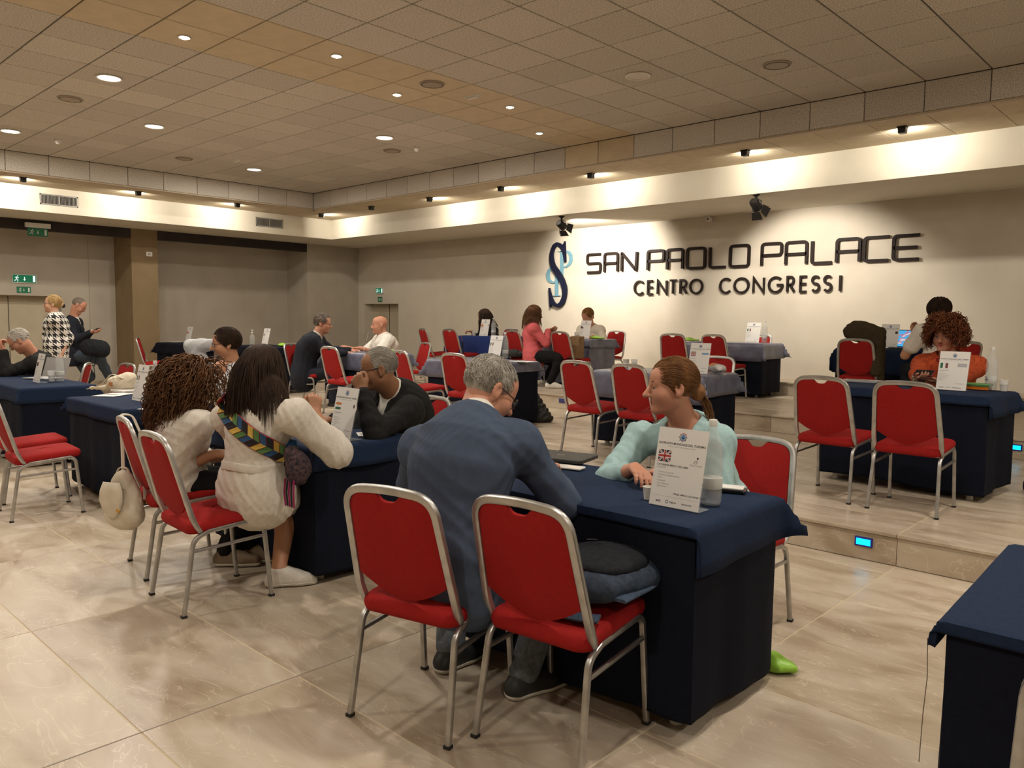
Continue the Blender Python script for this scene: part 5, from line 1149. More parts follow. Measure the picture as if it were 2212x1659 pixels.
def mass2(F, q, c, A): F.eseg(q(0, -.02, .03), q(0, -.05, -.16), A[:, 0], .095*c, .09*c, .125*c, .09*c, .03)
p.hair(M_HAIR['brown'], 'down', 9, .34, 900, .0040, .016, 4.2, .018, .05, -.10, 1.6, 26, .007, jitter=.4, extra=mass2, ext=.30)
# 5 man in the dark suit, chin on his hand
p = Person('seated man in a dark suit with glasses resting his chin on his fist', .0065, 1.06, 'brown', 1.08); p.floor = 0
p.set(W(868, 985, 5.35), W(853, 847, 4.97), W(818, 797, 4.86), 184, 236, -8, 0, .20, .06)
p.shoulder('L', W(884, 888, 4.82)); p.shoulder('R', W(806, 880, 5.15))
p.arm('L', W(783, 846, 4.66), W(800, 970, 4.55), (-.25, -.1, .55), (-.6, .55, .2), 1.25, .5).arm('R', W(722, 905, 4.78), W(770, 960, 5.1), (-.7, -.55, -.1), (0, 0, -1), .5)
p.leg('R', V3(9.55, -6.0, .09), V3(9.5, -6.2, .6), (0, -1)).leg('L', V3(9.8, -6.0, .09), V3(9.9, -6.3, .6), (0, -1))
p.start(); p.body(nose=1.1, lip=M_LIPD); p.brows(M_HAIR['grey']); suit(p, M_DARK, M_SHIRTW, mat('patterned_tie', (.05, .045, .05), .6), 31, 0, .32, .95, 1.0)
p.trousers(M_DARK, seed=8); p.shoes(M_SHOEB); p.glasses(M_GLASSF)
p.hair(M_HAIR['grey'], 'back', 7, .05, 1100, .0015, 0, 1, .004, .028, -.065, .3, 4, .0055, jitter=.35, hug=(1.0, .05))
c_ = p.J['head']+p.A @ (V3(0, .099, -.047)*p.sc); p.mbo('moustache', MB().tube([p.J['head']+p.A @ (V3(x, .096-abs(x)*.35, -.049-abs(x)*.2)*p.sc) for x in (-.026, -.012, 0, .012, .026)], .0055, 6, scales=[.4, 1, 1, 1, .4]), M_HAIR['grey'])
# 6 man in the pale shirt, arm behind his head
p = Person('seated man in a pale grey shirt with one arm bent behind his head', .008, 1.06, 'tan', 1.05); p.floor = 0
p.set(W(505, 915, 6.85), W(503, 793, 6.72), W(488, 743, 6.66), 160, 250, -4, 0, .20, .02)
p.shoulder('R', W(456, 812, 6.9)); p.shoulder('L', W(540, 815, 6.6))
p.arm('R', W(482, 742, 6.86), W(415, 725, 6.8), (.7, .5, .1), (-.7, -.6, .3), .4).arm('L', W(476, 812, 6.40), W(505, 880, 6.4), (-.1, -.1, .9), (-.6, .5, .1), 1.1)
p.leg('R', V3(7.5, -6.0, .09), V3(7.5, -6.2, .6), (0, -1)).leg('L', V3(7.85, -6.0, .09), V3(7.9, -6.2, .6), (0, -1))
p.start(); p.body(beard=M_HAIR['stubble'], nose=1.15); p.brows(M_HAIR['darkbrown'])
def cl(F): F.cap(p.J['neck']-V3(0, 0, .02), p.J['neck']+unit(p.J['head']-p.J['neck'])*.035, .072*p.sc, .070*p.sc, .012)
top(p, 'shirt', M_GREYSH, .016, .9, .060, .16, .0055, 33, .06, 1.05, 34, .009, cl, .04)
p.trousers(M_NAVYS, seed=9); p.shoes(M_SHOEB); p.glasses(M_GLASSF)
p.hair(M_HAIR['darkbrown'], 'back', 8, .15, 800, .0022, 0, 1, .012, .036, -.10, .5, 7, .006, jitter=.2, hug=(1.0, .06))
# 7 white-haired man at the far left
p = Person('seated white-haired man in a black jacket holding his forehead', .009, 1.08, 'rosy', 1.1); p.floor = 0
p.set(W(90, 858, 9.3), W(76, 772, 9.15), W(42, 736, 9.0), 160, 246, -38, 0, .20, .06)
p.arm('L', W(8, 758, 8.85), W(25, 830, 8.8), (-.1, -.1, .6), (.5, .6, .0), 1.0).arm('R', W(-15, 790, 9.1), W(10, 830, 9.3), (-.4, -.5, .3), (.4, .4, -.3), .8)
p.leg('R', V3(3.6, -6.4, .09), V3(3.6, -6.6, .6), (-.3, -1)).leg('L', V3(3.9, -6.4, .09), V3(3.9, -6.6, .6), (0, -1))
p.start(); p.body(); suit(p, M_DARK, M_SHIRTW, None, 41, 0, .22); p.trousers(M_DARK, seed=10, h=.012); p.shoes(M_SHOEB); p.glasses(M_GLASSB)
p.hair(M_HAIR['white'], 'back', 9, .05, 500, .0024, 0, 1, .006, .045, -.055, .3, 4, .008, hug=(1.0, .06))
# 8 standing woman in houndstooth
p = Person('standing fair-haired woman in a black and white houndstooth tunic', .010, 1.07, 'fair', 1.04, True); p.floor = 0
hd = 11.8
p.set(W(121, 748, hd), W(121, 684, hd), W(114, 657, hd), 158, 246, 4, 0, .175, .01)
p.arm('L', W(133, 762, hd-.12), W(150, 740, hd), (0, -.1, -1), (-.6, -.4, 0), .4).arm('R', W(104, 757, hd+.2), W(95, 740, hd+.3), (0, -.1, -1), (.6, .4, 0), .4)
b_ = p.J['pelvis']; p.leg('R', V3(b_[0]-.05, b_[1]+.1, .09), b_+V3(-.3, -.2, -.45), (-.7, -.6)).leg('L', V3(b_[0]+.08, b_[1]-.08, .09), b_+V3(-.3, -.3, -.45), (-.7, -.6))
p.start(); p.body(); top(p, 'houndstooth_tunic', M_HOUND, .024, .35, .06, 0, .004, 51, .13, 1.08, 24, .010, None, .05, .03)
p.trousers(M_BLACKF, seed=11, h=.012); p.shoes(M_SHOEB); p.glasses(M_GLASSF); 
def bun2(F, q, c, A): F.ell(q(0, -.11, .0), V3(.03, .03, .034)*c, A, .02)
p.hair(M_HAIR['blond'], 'back', 10, .12, 500, .0022, 0, 1, .009, .05, -.06, .2, 6, .008, jitter=.1, extra=bun2, hug=(1.0, .04))
p.mbo('hair_clip', MB().ell(p.J['head']+p.A @ (V3(0, -.13, -.01)*p.sc), (.022, .03, .035), 10, 8), M_BLACK, 60)
# 9 standing man looking at his phone, one foot on the step
p = Person('standing man in a dark blazer and jeans looking down at a phone', .010, 1.09, 'rosy', 1.03); p.floor = 0
hd = 13.35
p.set(W(160, 765, hd), W(158, 690, hd), W(170, 660, hd-.02), -32, 62, -34, 0, .195, .03)
p.arm('R', W(196, 718, hd-.22), W(165, 740, hd-.25), (.72, .68, .05), (-.1, .1, .95), .5).arm('L', W(198, 716, hd+.08), W(180, 745, hd+.2), (.72, .68, .05), (-.1, .1, .95), .5)
p.leg('R', V3(*(onz(208, 830, Z1+.09))), W(215, 765, hd-.1), (.8, .2)).leg('L', V3(p.J['pelvis'][0]-.05, p.J['pelvis'][1]-.05, .09), p.J['pelvis']+V3(.3, .3, -.45), (.7, .4))
p.J['anR'][1] = max(p.J['anR'][1], Y1+.08)
p.start(); p.body(); suit(p, M_NAVYS, M_SHIRTW, None, 43, .12, .30); p.trousers(M_JEANSB, seed=12, h=.012); p.shoes(M_SHOEW); p.glasses(M_GLASSB)
p.hair(M_HAIR['stubble'], 'back', 11, .01, 0, .003, 0, 1, .002, .045, -.05)
P9 = p
# 10 man in the navy suit seen from behind at the bald man's table
p = Person('seated man in a dark navy suit leaning toward the bald man', .010, 1.12, 'rosy', 1.08); p.floor = Z1
hd = 11.25
p.set(W(657, 815, hd), W(683, 728, hd), W(697, 699, hd), -45, 48, -8, 0, .20, .06)
p.arm('R', W(748, 762, hd+.1), W(700, 790, hd-.3), (.75, .65, -.05), (0, 0, -1), .5).arm('L', W(758, 757, hd+.5), W(720, 770, hd+.6), (.75, .6, 0), (0, 0, -1), .5)
b_ = p.J['pelvis']; p.leg('R', V3(b_[0]+.5, b_[1]+.15, Z1+.09), b_+V3(.5, .3, .2), (.8, .5)).leg('L', V3(b_[0]+.4, b_[1]+.4, Z1+.09), b_+V3(.4, .5, .2), (.8, .5))
p.start(); p.body(); suit(p, M_NAVYS, M_SHIRTW, None, 45, .06, .25); p.trousers(M_NAVYS, seed=13, h=.012); p.shoes(M_SHOEB); p.glasses(M_GLASSB)
p.hair(M_HAIR['stubble'], 'back', 12, .06, 400, .0024, 0, 1, .008, .028, -.07, .4, 5, .008, hug=(1.0, .06))
# 11 bald man in white
p = Person('seated bald man in a white short-sleeved shirt', .010, 1.15, 'rosy', 1.22); p.floor = Z1
hd = 12.3
p.set(W(838, 800, hd), W(828, 727, hd), W(820, 702, hd-.05), 158, 244, -2, 0, .205, .02)
p.arm('L', W(778, 752, hd-.5), W(835, 790, hd-.5), (-.7, -.6, 0), (0, 0, -1), .5).arm('R', W(756, 752, hd-.1), W(800, 775, hd+.2), (-.7, -.6, .25), (.2, -.2, -.9), .7)
b_ = p.J['pelvis']; p.leg('R', V3(b_[0]-.35, b_[1]-.35, Z1+.09), b_+V3(-.4, -.4, .2), (-.5, -.8)).leg('L', V3(b_[0]-.1, b_[1]-.45, Z1+.09), b_+V3(-.1, -.5, .2), (-.3, -.9))
p.start(); p.body(nose=1.1); top(p, 'shirt', M_SHIRTW, .02, -.85, .064, .12, .005, 61, .05, 1.05, 26, .010, None, .03, .028); p.trousers(M_NAVYS, seed=14, h=.012); p.shoes(M_SHOEB); p.brows(M_HAIR['grey'])
# 12 dark-haired woman in black
p = Person('seated dark-haired woman in black behind the royal blue table', .010, 1.12, 'fair', 1.0, True); p.floor = Z2
hd = 14.9
p.set(W(1062, 772, hd), W(1054, 708, hd-.05), W(1046, 684, hd-.1), 165, 235, -18, 0, .17, .03)
p.arm('R', W(1020, 716, hd-.35), W(1030, 745, hd-.1), (-.5, -.7, .1), (.2, -.2, -.9), .8).arm('L', W(1040, 728, hd-.45), W(1075, 745, hd-.4), (-.7, -.5, 0), (0, 0, -1), .5)
b_ = p.J['pelvis']; p.leg('R', V3(b_[0]-.1, b_[1]-.5, Z2+.09), b_+V3(-.1, -.5, .2), (0, -1)).leg('L', V3(b_[0]+.1, b_[1]-.5, Z2+.09), b_+V3(.1, -.5, .2), (0, -1))
p.start(); p.body(); top(p, 'black_top', M_BLACKF, .016, .5, .065, 0, .003, 71, .04, 1.0, 30, .010); p.trousers(M_BLACKF, seed=15, h=.012); p.shoes(M_SHOEB)
def mass3(F, q, c, A): F.eseg(q(0, -.04, .03), q(0, -.07, -.19), A[:, 0], .092*c, .075*c, .10*c, .045*c, .03)
p.hair(M_HAIR['darkbrown'], 'side', 13, .30, 700, .0026, .002, 1.0, .012, .052, -.12, 1.3, 9, .008, jitter=.12, back=.02, extra=mass3, ext=.32)
# 13 woman in the pink blazer
p = Person('seated woman in a coral pink blazer seen from behind', .010, 1.08, 'tan', 1.02, True); p.floor = Z2
hd = 12.55
p.set(W(1152, 770, hd), W(1151, 702, hd), W(1155, 678, hd), -45, 48, -10, 0, .175, .02)
p.arm('R', W(1184, 714, hd-.05), W(1170, 750, hd-.3), (.6, .7, .2), (-.2, .2, .9), .7).arm('L', W(1188, 716, hd+.25), W(1175, 740, hd+.3), (.6, .7, .2), (-.1, .1, .9), .7)
b_ = p.J['pelvis']; p.leg('R', V3(*onz(1188, 826, Z2+.09)), b_+V3(.5, .1, .2), (.8, .4)).leg('L', V3(*onz(1176, 818, Z2+.09)), b_+V3(.4, .4, .2), (.8, .4))
p.start(); p.body(); top(p, 'pink_blazer', M_PINK, .02, .93, .066, .2, .004, 73, .10, 1.0, 30, .010); p.trousers(M_BLACKF, seed=16, h=.012); p.shoes(M_SHOEW); p.glasses(M_GLASSF)
p.hair(M_HAIR['brown'], 'side', 14, .26, 800, .0026, .005, 2, .014, .045, -.12, 1.2, 9, .008, jitter=.25, back=.02, extra=mass3, ext=.32)
# 14 fair-haired woman in cream
p = Person('seated fair-haired woman in a cream cardigan looking down', .010, 1.06, 'rosy', .98, True); p.floor = Z2
hd = 13.45
p.set(W(1281, 775, hd+.1), W(1276, 706, hd-.05), W(1270, 683, hd-.15), 190, 262, -28, 0, .17, .04)
p.arm('R', W(1250, 726, hd-.45), W(1235, 750, hd-.1), (.3, -.8, -.1), (0, 0, -1), .5).arm('L', W(1285, 726, hd-.45), W(1325, 750, hd-.1), (-.5, -.8, -.1), (0, 0, -1), .5)
b_ = p.J['pelvis']; p.leg('R', V3(b_[0]-.1, b_[1]-.5, Z2+.09), b_+V3(-.1, -.5, .2), (0, -1)).leg('L', V3(b_[0]+.1, b_[1]-.5, Z2+.09), b_+V3(.1, -.5, .2), (0, -1))
p.start(); p.body(); top(p, 'cream_cardigan', M_CREAMK, .016, .95, .064, .08, .003, 75, .05, 1.0, 30, .010); p.trousers(M_NAVYS, seed=17, h=.012); p.shoes(M_SHOEB)
def bun3(F, q, c, A): F.ell(q(.03, -.10, -.06), V3(.035, .03, .05)*c, A, .02)
p.hair(M_HAIR['ginger'], 'back', 15, .13, 500, .0024, 0, 1, .010, .056, -.06, .3, 6, .008, jitter=.12, extra=bun3, hug=(1.0, .05))
# 15 woman in orange with big curls
p = Person('seated woman in burnt orange with big auburn curls holding a red phone', .008, 1.08, 'rosy', 1.0, True); p.floor = Z1
hd = 6.55
p.set(W(2046, 890, hd+.15), W(2050, 775, hd), W(2043, 724, hd-.06), 185, 264, -8, 0, .18, .04)
p.arm('R', W(1985, 822, hd-.42), W(1935, 860, hd-.1), (.5, -.75, .1), (.1, .2, .95), .45).arm('L', W(2032, 826, hd-.45), W(2130, 860, hd-.3), (-.85, -.4, .05), (.1, .2, .95), .45)
b_ = p.J['pelvis']; p.leg('R', V3(b_[0]-.12, b_[1]-.45, Z1+.09), b_+V3(-.1, -.5, .2), (0, -1)).leg('L', V3(b_[0]+.12, b_[1]-.45, Z1+.09), b_+V3(.1, -.5, .2), (0, -1))
p.start(); p.body(nose=1.0); p.brows(M_HAIR['auburn'])
def drp(F): F.eseg(p.spine(.85), p.spine(.15), p.lat, .14*p.sc, .12*p.sc, .19*p.sc, .15*p.sc, .06)
top(p, 'orange_wrap', M_ORANGE, .016, .78, .066, 0, .006, 81, .05, 1.02, 24, .0085, drp, .05, .022)
for S in 'LR':
    e_, w_ = p.J['el'+S], p.J['wr'+S]; p.mbo('patterned_cuff', MB().tube([e_*.26+w_*.74, e_*.12+w_*.88, e_*.03+w_*.97], .052, 14, scales=[.9, 1.1, .85]), noisy('cream_brown_cuff', (.16, .09, .04), (.6, .5, .34), 60, .9), 60)
ring = [p.J['neck']+unit(p.J['head']-p.J['neck'])*.01+(p.lat*math.cos(a)*.085+p.fwd*math.sin(a)*.085)*p.sc+V3(0, 0, .012*math.sin(2*a)-.015) for a in np.linspace(0, 2*math.pi, 21)[:-1]]
sc_ = p.mbo('scarf', MB().tube(ring, .032, 10, closed=True), M_RUST, 60)
p.mbo('scarf_end', MB().sweep([p.J['neck']+p.fwd*.10+p.lat*-.02, p.spine(.7)+p.fwd*.19, p.spine(.35)+p.fwd*.20], rrect(.13, .02, .009, 2), up=p.fwd), M_RUST, 60, sc_)
p.trousers(M_BLACKF, seed=18, h=.012); p.shoes(M_SHOEB)
p.hair(M_HAIR['auburn'], 'up', 16, .12, 1000, .0040, .018, 2.2, .018, .060, -.095, 1.1, 14, .008, jitter=.9, sideb=.012, zup=.055)
P15 = p
# 16 short-haired woman at the laptop
p = Person('seated woman with short dark hair and a white T-shirt facing the open laptop', .009, 1.1, 'tan', 1.05, True); p.floor = Z2
hd = 8.6
p.set(W(2030, 790, hd-.05), W(2024, 706, hd), W(2027, 673, hd+.05), 60, 145, -8, 0, .185, .03)
p.arm('L', W(1975, 722, hd+.15), W(1975, 770, hd-.2), (-.3, .3, .9), (.7, -.2, .2), .8).arm('R', W(2000, 745, hd+.55), W(2060, 770, hd+.4), (-.7, .6, 0), (0, 0, -1), .5)
b_ = p.J['pelvis']; p.leg('R', V3(b_[0]-.25, b_[1]+.35, Z2+.09), b_+V3(-.3, .4, .2), (-.6, .8)).leg('L', V3(b_[0]-.4, b_[1]+.25, Z2+.09), b_+V3(-.45, .3, .2), (-.6, .8))
p.start(); p.body(); top(p, 'white_tshirt', M_IVORY, .016, -.6, .066, 0, .004, 83, .05, 1.02, 28, .009, None, .05, .024); p.trousers(M_NAVYS, seed=19, h=.012); p.shoes(M_SHOEB)
p.hair(M_HAIR['darkbrown'], 'whorl', 17, .07, 700, .0030, 0, 1.5, .018, .05, -.055, .5, 5, .008, jitter=.6, hug=(1.0, .12))
# ------------------------------------------------------------------ things on and around the tables
TT = TH+.010
M_PAPER = mat('white_paper', (.74, .72, .68), .7); M_INK = mat('black_ink', (.03, .03, .03), .7); M_INKG = mat('grey_ink', (.22, .22, .22), .7); M_ACR = clear('clear_acrylic', .04, (.9, .93, .93), .13)
PR = {n: mat('print_'+n, c, .6) for n, c in (('red', (.42, .03, .03)), ('blue', (.015, .03, .14)), ('navy', (.01, .015, .05)), ('green', (.01, .12, .045)), ('orange', (.55, .17, .03)), ('white', (.74, .72, .68)), ('yellow', (.6, .38, .03)), ('teal', (.06, .28, .28)), ('dark', (.03, .028, .03)), ('sky', (.12, .28, .45)), ('maroon', (.16, .03, .04)), ('grey', (.4, .41, .42)))}
_txt = {}
def text_mesh(t, size, align='LEFT', m=M_INK, bold=0):
    key = (t, size, align, m.name, bold)
    if key not in _txt:
        cu = bpy.data.curves.new('print', 'FONT'); cu.body = t; cu.size = size; cu.align_x = align; cu.resolution_u = 2; cu.offset = bold*size
        ob = bpy.data.objects.new('print', cu); COL.objects.link(ob); me = bpy.data.meshes.new_from_object(ob); bpy.data.objects.remove(ob); bpy.data.curves.remove(cu); me.materials.clear(); me.materials.append(m); _txt[key] = me
    return _txt[key]
def flagmesh(kind, w, h):
    mb = MB(); mats = []
    def rect(x0, x1, y0, y1, col, z=0):
        if PR[col] not in mats: mats.append(PR[col])
        mb.mi = mats.index(PR[col]); mb.add([(x0*w, y0*h, z), (x1*w, y0*h, z), (x1*w, y1*h, z), (x0*w, y1*h, z)], [(0, 1, 2, 3)])
    def poly(pts, col, z):
        if PR[col] not in mats: mats.append(PR[col])
        mb.mi = mats.index(PR[col]); mb.add([(x*w, y*h, z) for x, y in pts], [tuple(range(len(pts)))])
    e = .00008
    if kind == 'uk':
        rect(0, 1, 0, 1, 'navy')
        for a, b in (((0, 0), (1, 1)), ((0, 1), (1, 0))):
            sg = 1 if b[1] > a[1] else -1
            for hw, col, z in ((.10, 'white', e), (.035, 'red', 2*e)):
                d = hw; poly([(0, a[1]) if False else (max(0, 0), a[1]+(d if sg < 0 else 0)*0), (d, a[1]), (1, b[1]-sg*d), (1, b[1]), (1-d, b[1]), (0, a[1]+sg*d)][::1 if sg > 0 else -1], col, z)
        rect(.40, .60, 0, 1, 'white', 3*e); rect(0, 1, .34, .66, 'white', 3*e); rect(.44, .56, 0, 1, 'red', 4*e); rect(0, 1, .41, .59, 'red', 4*e)
    elif kind == 'it': rect(0, .333, 0, 1, 'green'); rect(.333, .667, 0, 1, 'white'); rect(.667, 1, 0, 1, 'maroon')
    elif kind == 'in':
        rect(0, 1, .667, 1, 'orange'); rect(0, 1, .333, .667, 'white'); rect(0, 1, 0, .333, 'green'); poly([(.5+.09*math.cos(a), .5+.15*math.sin(a)) for a in np.linspace(0, 6.28, 13)[:-1]], 'grey', e)
    elif kind == 'es': rect(0, 1, .75, 1, 'red'); rect(0, 1, .25, .75, 'orange'); rect(0, 1, 0, .25, 'red')
    elif kind == 'red': rect(0, 1, 0, 1, 'red')
    elif kind == 'dark': rect(0, 1, 0, 1, 'dark'); rect(.1, .9, .1, .45, 'maroon', e)
    elif kind == 'bw': rect(0, .35, 0, 1, 'dark'); rect(.35, .65, 0, 1, 'white'); rect(.65, 1, 0, 1, 'dark')
    elif kind == 'cz': rect(0, .6, 0, 1, 'dark'); rect(.6, 1, 0, .5, 'maroon')
    elif kind == 'teal': rect(0, 1, 0, 1, 'teal')
    return mb.mesh('flag', mats)
def emblem(r):
    mb = MB(); mats = [PR['blue'], PR['red'], PR['sky']]; mb.mi = 0
    ring = lambda r0, r1, a0, a1, k: mb.grid([[(q*math.cos(a), q*math.sin(a), .0001*k) for q in (r0, r1)][::-1] for a in np.linspace(R(a0), R(a1), 14)])
    mb.mi = 1; ring(r*.72, r*.86, 20, 170, 1); mb.mi = 0; ring(r*.72, r*.86, 180, 375, 1)
    mb.mi = 2; mb.add([(r*.62*math.cos(a), r*.62*math.sin(a), .0001) for a in np.linspace(0, 6.28, 17)[:-1]], [tuple(range(16))])
    mb.mi = 0; mb.add([(r*.3*math.cos(a)+r*.05, r*.22*math.sin(a)-r*.2, .0002) for a in np.linspace(0, 6.28, 11)[:-1]], [tuple(range(10))])
    for k in range(8):
        a = k*math.pi/4; mb.mi = 1 if k < 4 else 0; u, v = np.array((math.cos(a), math.sin(a), 0)), np.array((-math.sin(a), math.cos(a), 0))
        mb.add([tuple(u*r*.82+v*r*.07+V3(0, 0, .0002)), tuple(u*r*.82-v*r*.07+V3(0, 0, .0002)), tuple(u*r*1.12-v*r*.04+V3(0, 0, .0002)), tuple(u*r*1.12+v*r*.04+V3(0, 0, .0002))], [(0, 1, 2, 3)])
    return mb.mesh('emblem', mats)
_emb = emblem(.017)
def bars(rows):
    mb = MB()
    for x0, x1, y, t in rows: mb.add([(x0, y-t/2, 0), (x1, y-t/2, 0), (x1, y+t/2, 0), (x0, y+t/2, 0)], [(0, 1, 2, 3)])
    return mb.mesh('print_lines', M_INKG)
_bars = bars([(-.095, -.03, .150, .0026)]+[(-.095, -.095+l, y, .0016) for l, y in ((.035, .143), (.06, .124), (.075, .114), (.05, .104), (.07, .094), (.045, .084), (.03, .074))]+[(.03, .09, .052, .002), (-.085, -.05, .020, .006), (-.04, .0, .020, .003), (.01, .07, .020, .005)])
def sign(px, py, z, flag, where, rz=0, logo=None, near=False, lean=13, pos=None):
    q = onz(px, py, z+TT) if pos is None else np.array(pos)
    t = thing('sign_holder', 'acrylic table sign with %s' % where, 'sign', (q[0], q[1], z+TT), R(rz), 'acrylic table signs')
    Mp = Matrix.Rotation(R(90-lean), 4, 'X')
    mb = MB().box(-.1075, .1075, 0, .302, -.0025, .0012, Mp); mb.build('acrylic_panel', M_ACR, t)
    MB().box(-.1075, .1075, -.001, .075, .0, .0025).build('foot', M_ACR, t)
    pp = MB().box(-.105, .105, .002, .299, .0014, .0018, Mp).build('paper', M_PAPER, t)
    def on(name, me, x, y, k=1):
        o = link(name, me, pp); o.matrix_local = Mp @ Matrix.Translation((x, y, .0019+.0001*k)); return o
    on('emblem', _emb, 0, .268)
    on('heading', text_mesh('GIORNATA MONDIALE DEL TURISMO', .0118, 'CENTER', M_INK, .02), 0, .236)
    on('subheading', text_mesh('Palermo, incontri con gli operatori turistici', .0066, 'CENTER', M_INKG), 0, .2265)
    on('flag', flagmesh(flag, .054, .045 if flag in ('uk',) else .040), -.094, .168)
    if logo: on('partner_logo', MB().add([(0, 0, 0), (logo[1], 0, 0), (logo[1], logo[2], 0), (0, logo[2], 0)], [(0, 1, 2, 3)]).mesh('partner_logo', PR[logo[0]]), .092-logo[1], .195-logo[2]/2)
    if near:
        for tx, s_, x, y, m in (('CATHERINE MERCY WILLIAMS', .0098, -.094, .153, M_INK), ('Responsabile', .0075, -.094, .1445, M_INKG), ('\u2022 Turismo Culturale', .0085, -.088, .126, M_INKG), ('\u2022 Turismo Enogastronomico', .0085, -.088, .1155, M_INKG), ('\u2022 Golf', .0085, -.088, .105, M_INKG), ('\u2022 Ospitalit\u00e0', .0085, -.088, .0935, M_INKG), ('\u2022 Senza barriere', .0085, -.088, .083, M_INKG), ('\u2022 Educational', .0085, -.088, .0725, M_INKG), ('ITALIA AMICA LUX WINE TOURS', .0092, -.008, .050, M_INK), ('enit', .014, -.078, .016, M_INK), ('Regione', .0085, -.018, .018, M_INK), ('Assessorato', .0085, .032, .018, M_INK)):
            on('print', text_mesh(tx, s_, 'LEFT', m, .02 if m is M_INK else 0), x, y)
        on('rule', MB().add([(-.095, 0, 0), (.095, 0, 0), (.095, .0006, 0), (-.095, .0006, 0)], [(0, 1, 2, 3)]).mesh('rule', M_INKG), 0, .039)
        mb = MB(); stroke(mb, arc(0, 0, .0055, .0055, 0, 340, 16), .0018, 0, .0001, Matrix.Identity(4), closed=True); on('round_mark', mb.mesh('round_mark', M_INK), -.030, .0205)
        mb = MB(); stroke(mb, arc(0, 0, .007, .0045, 0, 340, 14), .0014, 0, .0001, Matrix.Identity(4), closed=True); stroke(mb, [(.004, .004), (.011, .018)], .0012, 0, .0001, Matrix.Identity(4)); mb.add([(.007+.004*math.cos(a), .016+.004*math.sin(a), .0001) for a in np.linspace(0, 6.28, 9)[:-1]], [tuple(range(8))])
        on('partner_logo', mb.mesh('partner_logo', M_INK), .066, .180); on('print', text_mesh('Open Dream', .0095, 'LEFT', M_INKG), .044, .1655)
    else: on('print_lines', _bars, 0, 0)
    return t
sign(1454, 1098, 0, 'uk', 'a British flag and a bullet list', 1, near=True)
sign(733, 948, 0, 'in', 'an orange, white and green flag', 0, ('dark', .012, .02))
sign(296, 866, 0, 'it', 'an Italian flag before the man in grey', 0, ('grey', .022, .035))
sign(78, 826, 0, 'dark', 'a dark red flag before the white-haired man', 0)
sign(2053, 843, Z1, 'it', 'an Italian flag before the woman in orange', -4, ('grey', .065, .028))
sign(1506, 807, Z1, 'uk', 'a British flag and a blue logo by the plastic bundle', 3, ('sky', .07, .016))
sign(1066, 775, Z1, 'it', 'a green and red flag on the creased sheet', 2)
sign(0, 0, Z2, 'es', 'an orange flag before the dark-haired woman in black', 0, ('dark', .018, .03), pos=(*ony(1044, 722, .80)[:2], 0))
sign(0, 0, Z2, 'cz', 'a small dark flag before the fair-haired woman', 0, pos=(*ony(1261, 728, 1.08)[:2], 0))
sign(0, 0, Z2, 'it', 'an Italian flag on the empty dull lavender table', 2, pos=(*ony(1624, 738, 1.72)[:2], 0))
sign(0, 0, Z2, 'teal', 'a teal flag next to the open laptop', -2, ('dark', .03, .03), pos=(*ony(1918, 752, 1.15)[:2], 0))
sign(0, 0, Z1, 'red', 'a red flag at the table by the brown column', 0, pos=(*ony(405, 738, -2.45)[:2], 0))
sign(0, 0, Z1, 'bw', 'a black and white flag near the pump bottle', 0, pos=(*ony(571, 738, -1.95)[:2], 0))
sign(0, 0, Z1, 'red', 'its sheet turned toward the bald man', -36, pos=(*ony(786, 752, -2.0)[:2], 0))

# water bottles
M_PET = clear('clear_bottle_plastic', .06, (.72, .74, .72), .22); M_WATER = clear('water', .02, (.72, .76, .75), .18); M_LABEL = mat('bottle_label', (.62, .63, .60), .5); M_CAPB = mat('bottle_cap', (.66, .65, .62), .4)
def make_bottle():
    t = thing('water_bottle', 'x', 'bottle')
    prof = [(.012, .004), (.024, .0), (.033, .004), (.0385, .018), (.040, .05), (.040, .19), (.037, .225), (.026, .262), (.016, .285), (.0145, .300)]
    n = 24; rows = []
    for r, z in prof: rows.append([(r*math.cos(a)*(1+(.05*math.cos(5*a) if z < .02 else 0)), r*math.sin(a)*(1+(.05*math.cos(5*a) if z < .02 else 0)), z+(.006*max(0, math.cos(5*a)) if z < .001 else 0)) for a in np.linspace(0, 2*math.pi, n+1)[:-1]])
    mb = MB().grid(rows, closeu=True); mb.f.append(tuple(range(n))[::-1]); mb.m.append(0); mb.build('bottle_body', M_PET, t, smooth=60)
    MB().lathe([(.0001, .008), (.036, .012), (.0375, .05), (.0375, .20), (.030, .235), (.0001, .236)], 20).build('water', M_WATER, t, smooth=40)
    MB().lathe([(.0406, .065), (.0408, .066), (.0408, .104), (.0406, .105)], 24).build('label', M_LABEL, t, smooth=40)
    for k_, a0 in enumerate((-2.2,)):
        mb = MB(); Ml = Matrix.Rotation(a0, 4, 'Z') @ Matrix.Translation((.0412, 0, .09)) @ Matrix.Rotation(R(90), 4, 'Z') @ Matrix.Rotation(R(90), 4, 'X')
        stroke(mb, [(-.006, .006), (0, .002), (.005, .010)], .0022, 0, .0003, Ml); stroke(mb, [(0, .002), (-.004, -.006)], .0022, 0, .0003, Ml); stroke(mb, [(-.016, -.012), (.016, -.012)], .004, -.001, .0003, Ml); mb.build('label_print', M_INK, t)
    MB().lathe([(.0155, .296), (.0158, .318), (.0145, .321), (.0001, .321)], 18).build('cap', M_CAPB, t, smooth=40)
    return t
bot0 = make_bottle(); _b1 = [True]
def bottle(pos, z, where, s=1.0, rz=0):
    o = bot0 if _b1[0] else copy_tree(bot0); _b1[0] = False
    o.location = (pos[0], pos[1], z+TT); o.rotation_euler[2] = rz; o.scale = (s, s, s); o['label'] = 'clear plastic water bottle with a white cap '+where; o['group'] = 'water bottles'; return o
bottle(onz(1535, 1090, TT), 0, 'beside the British flag sign', 1.02)
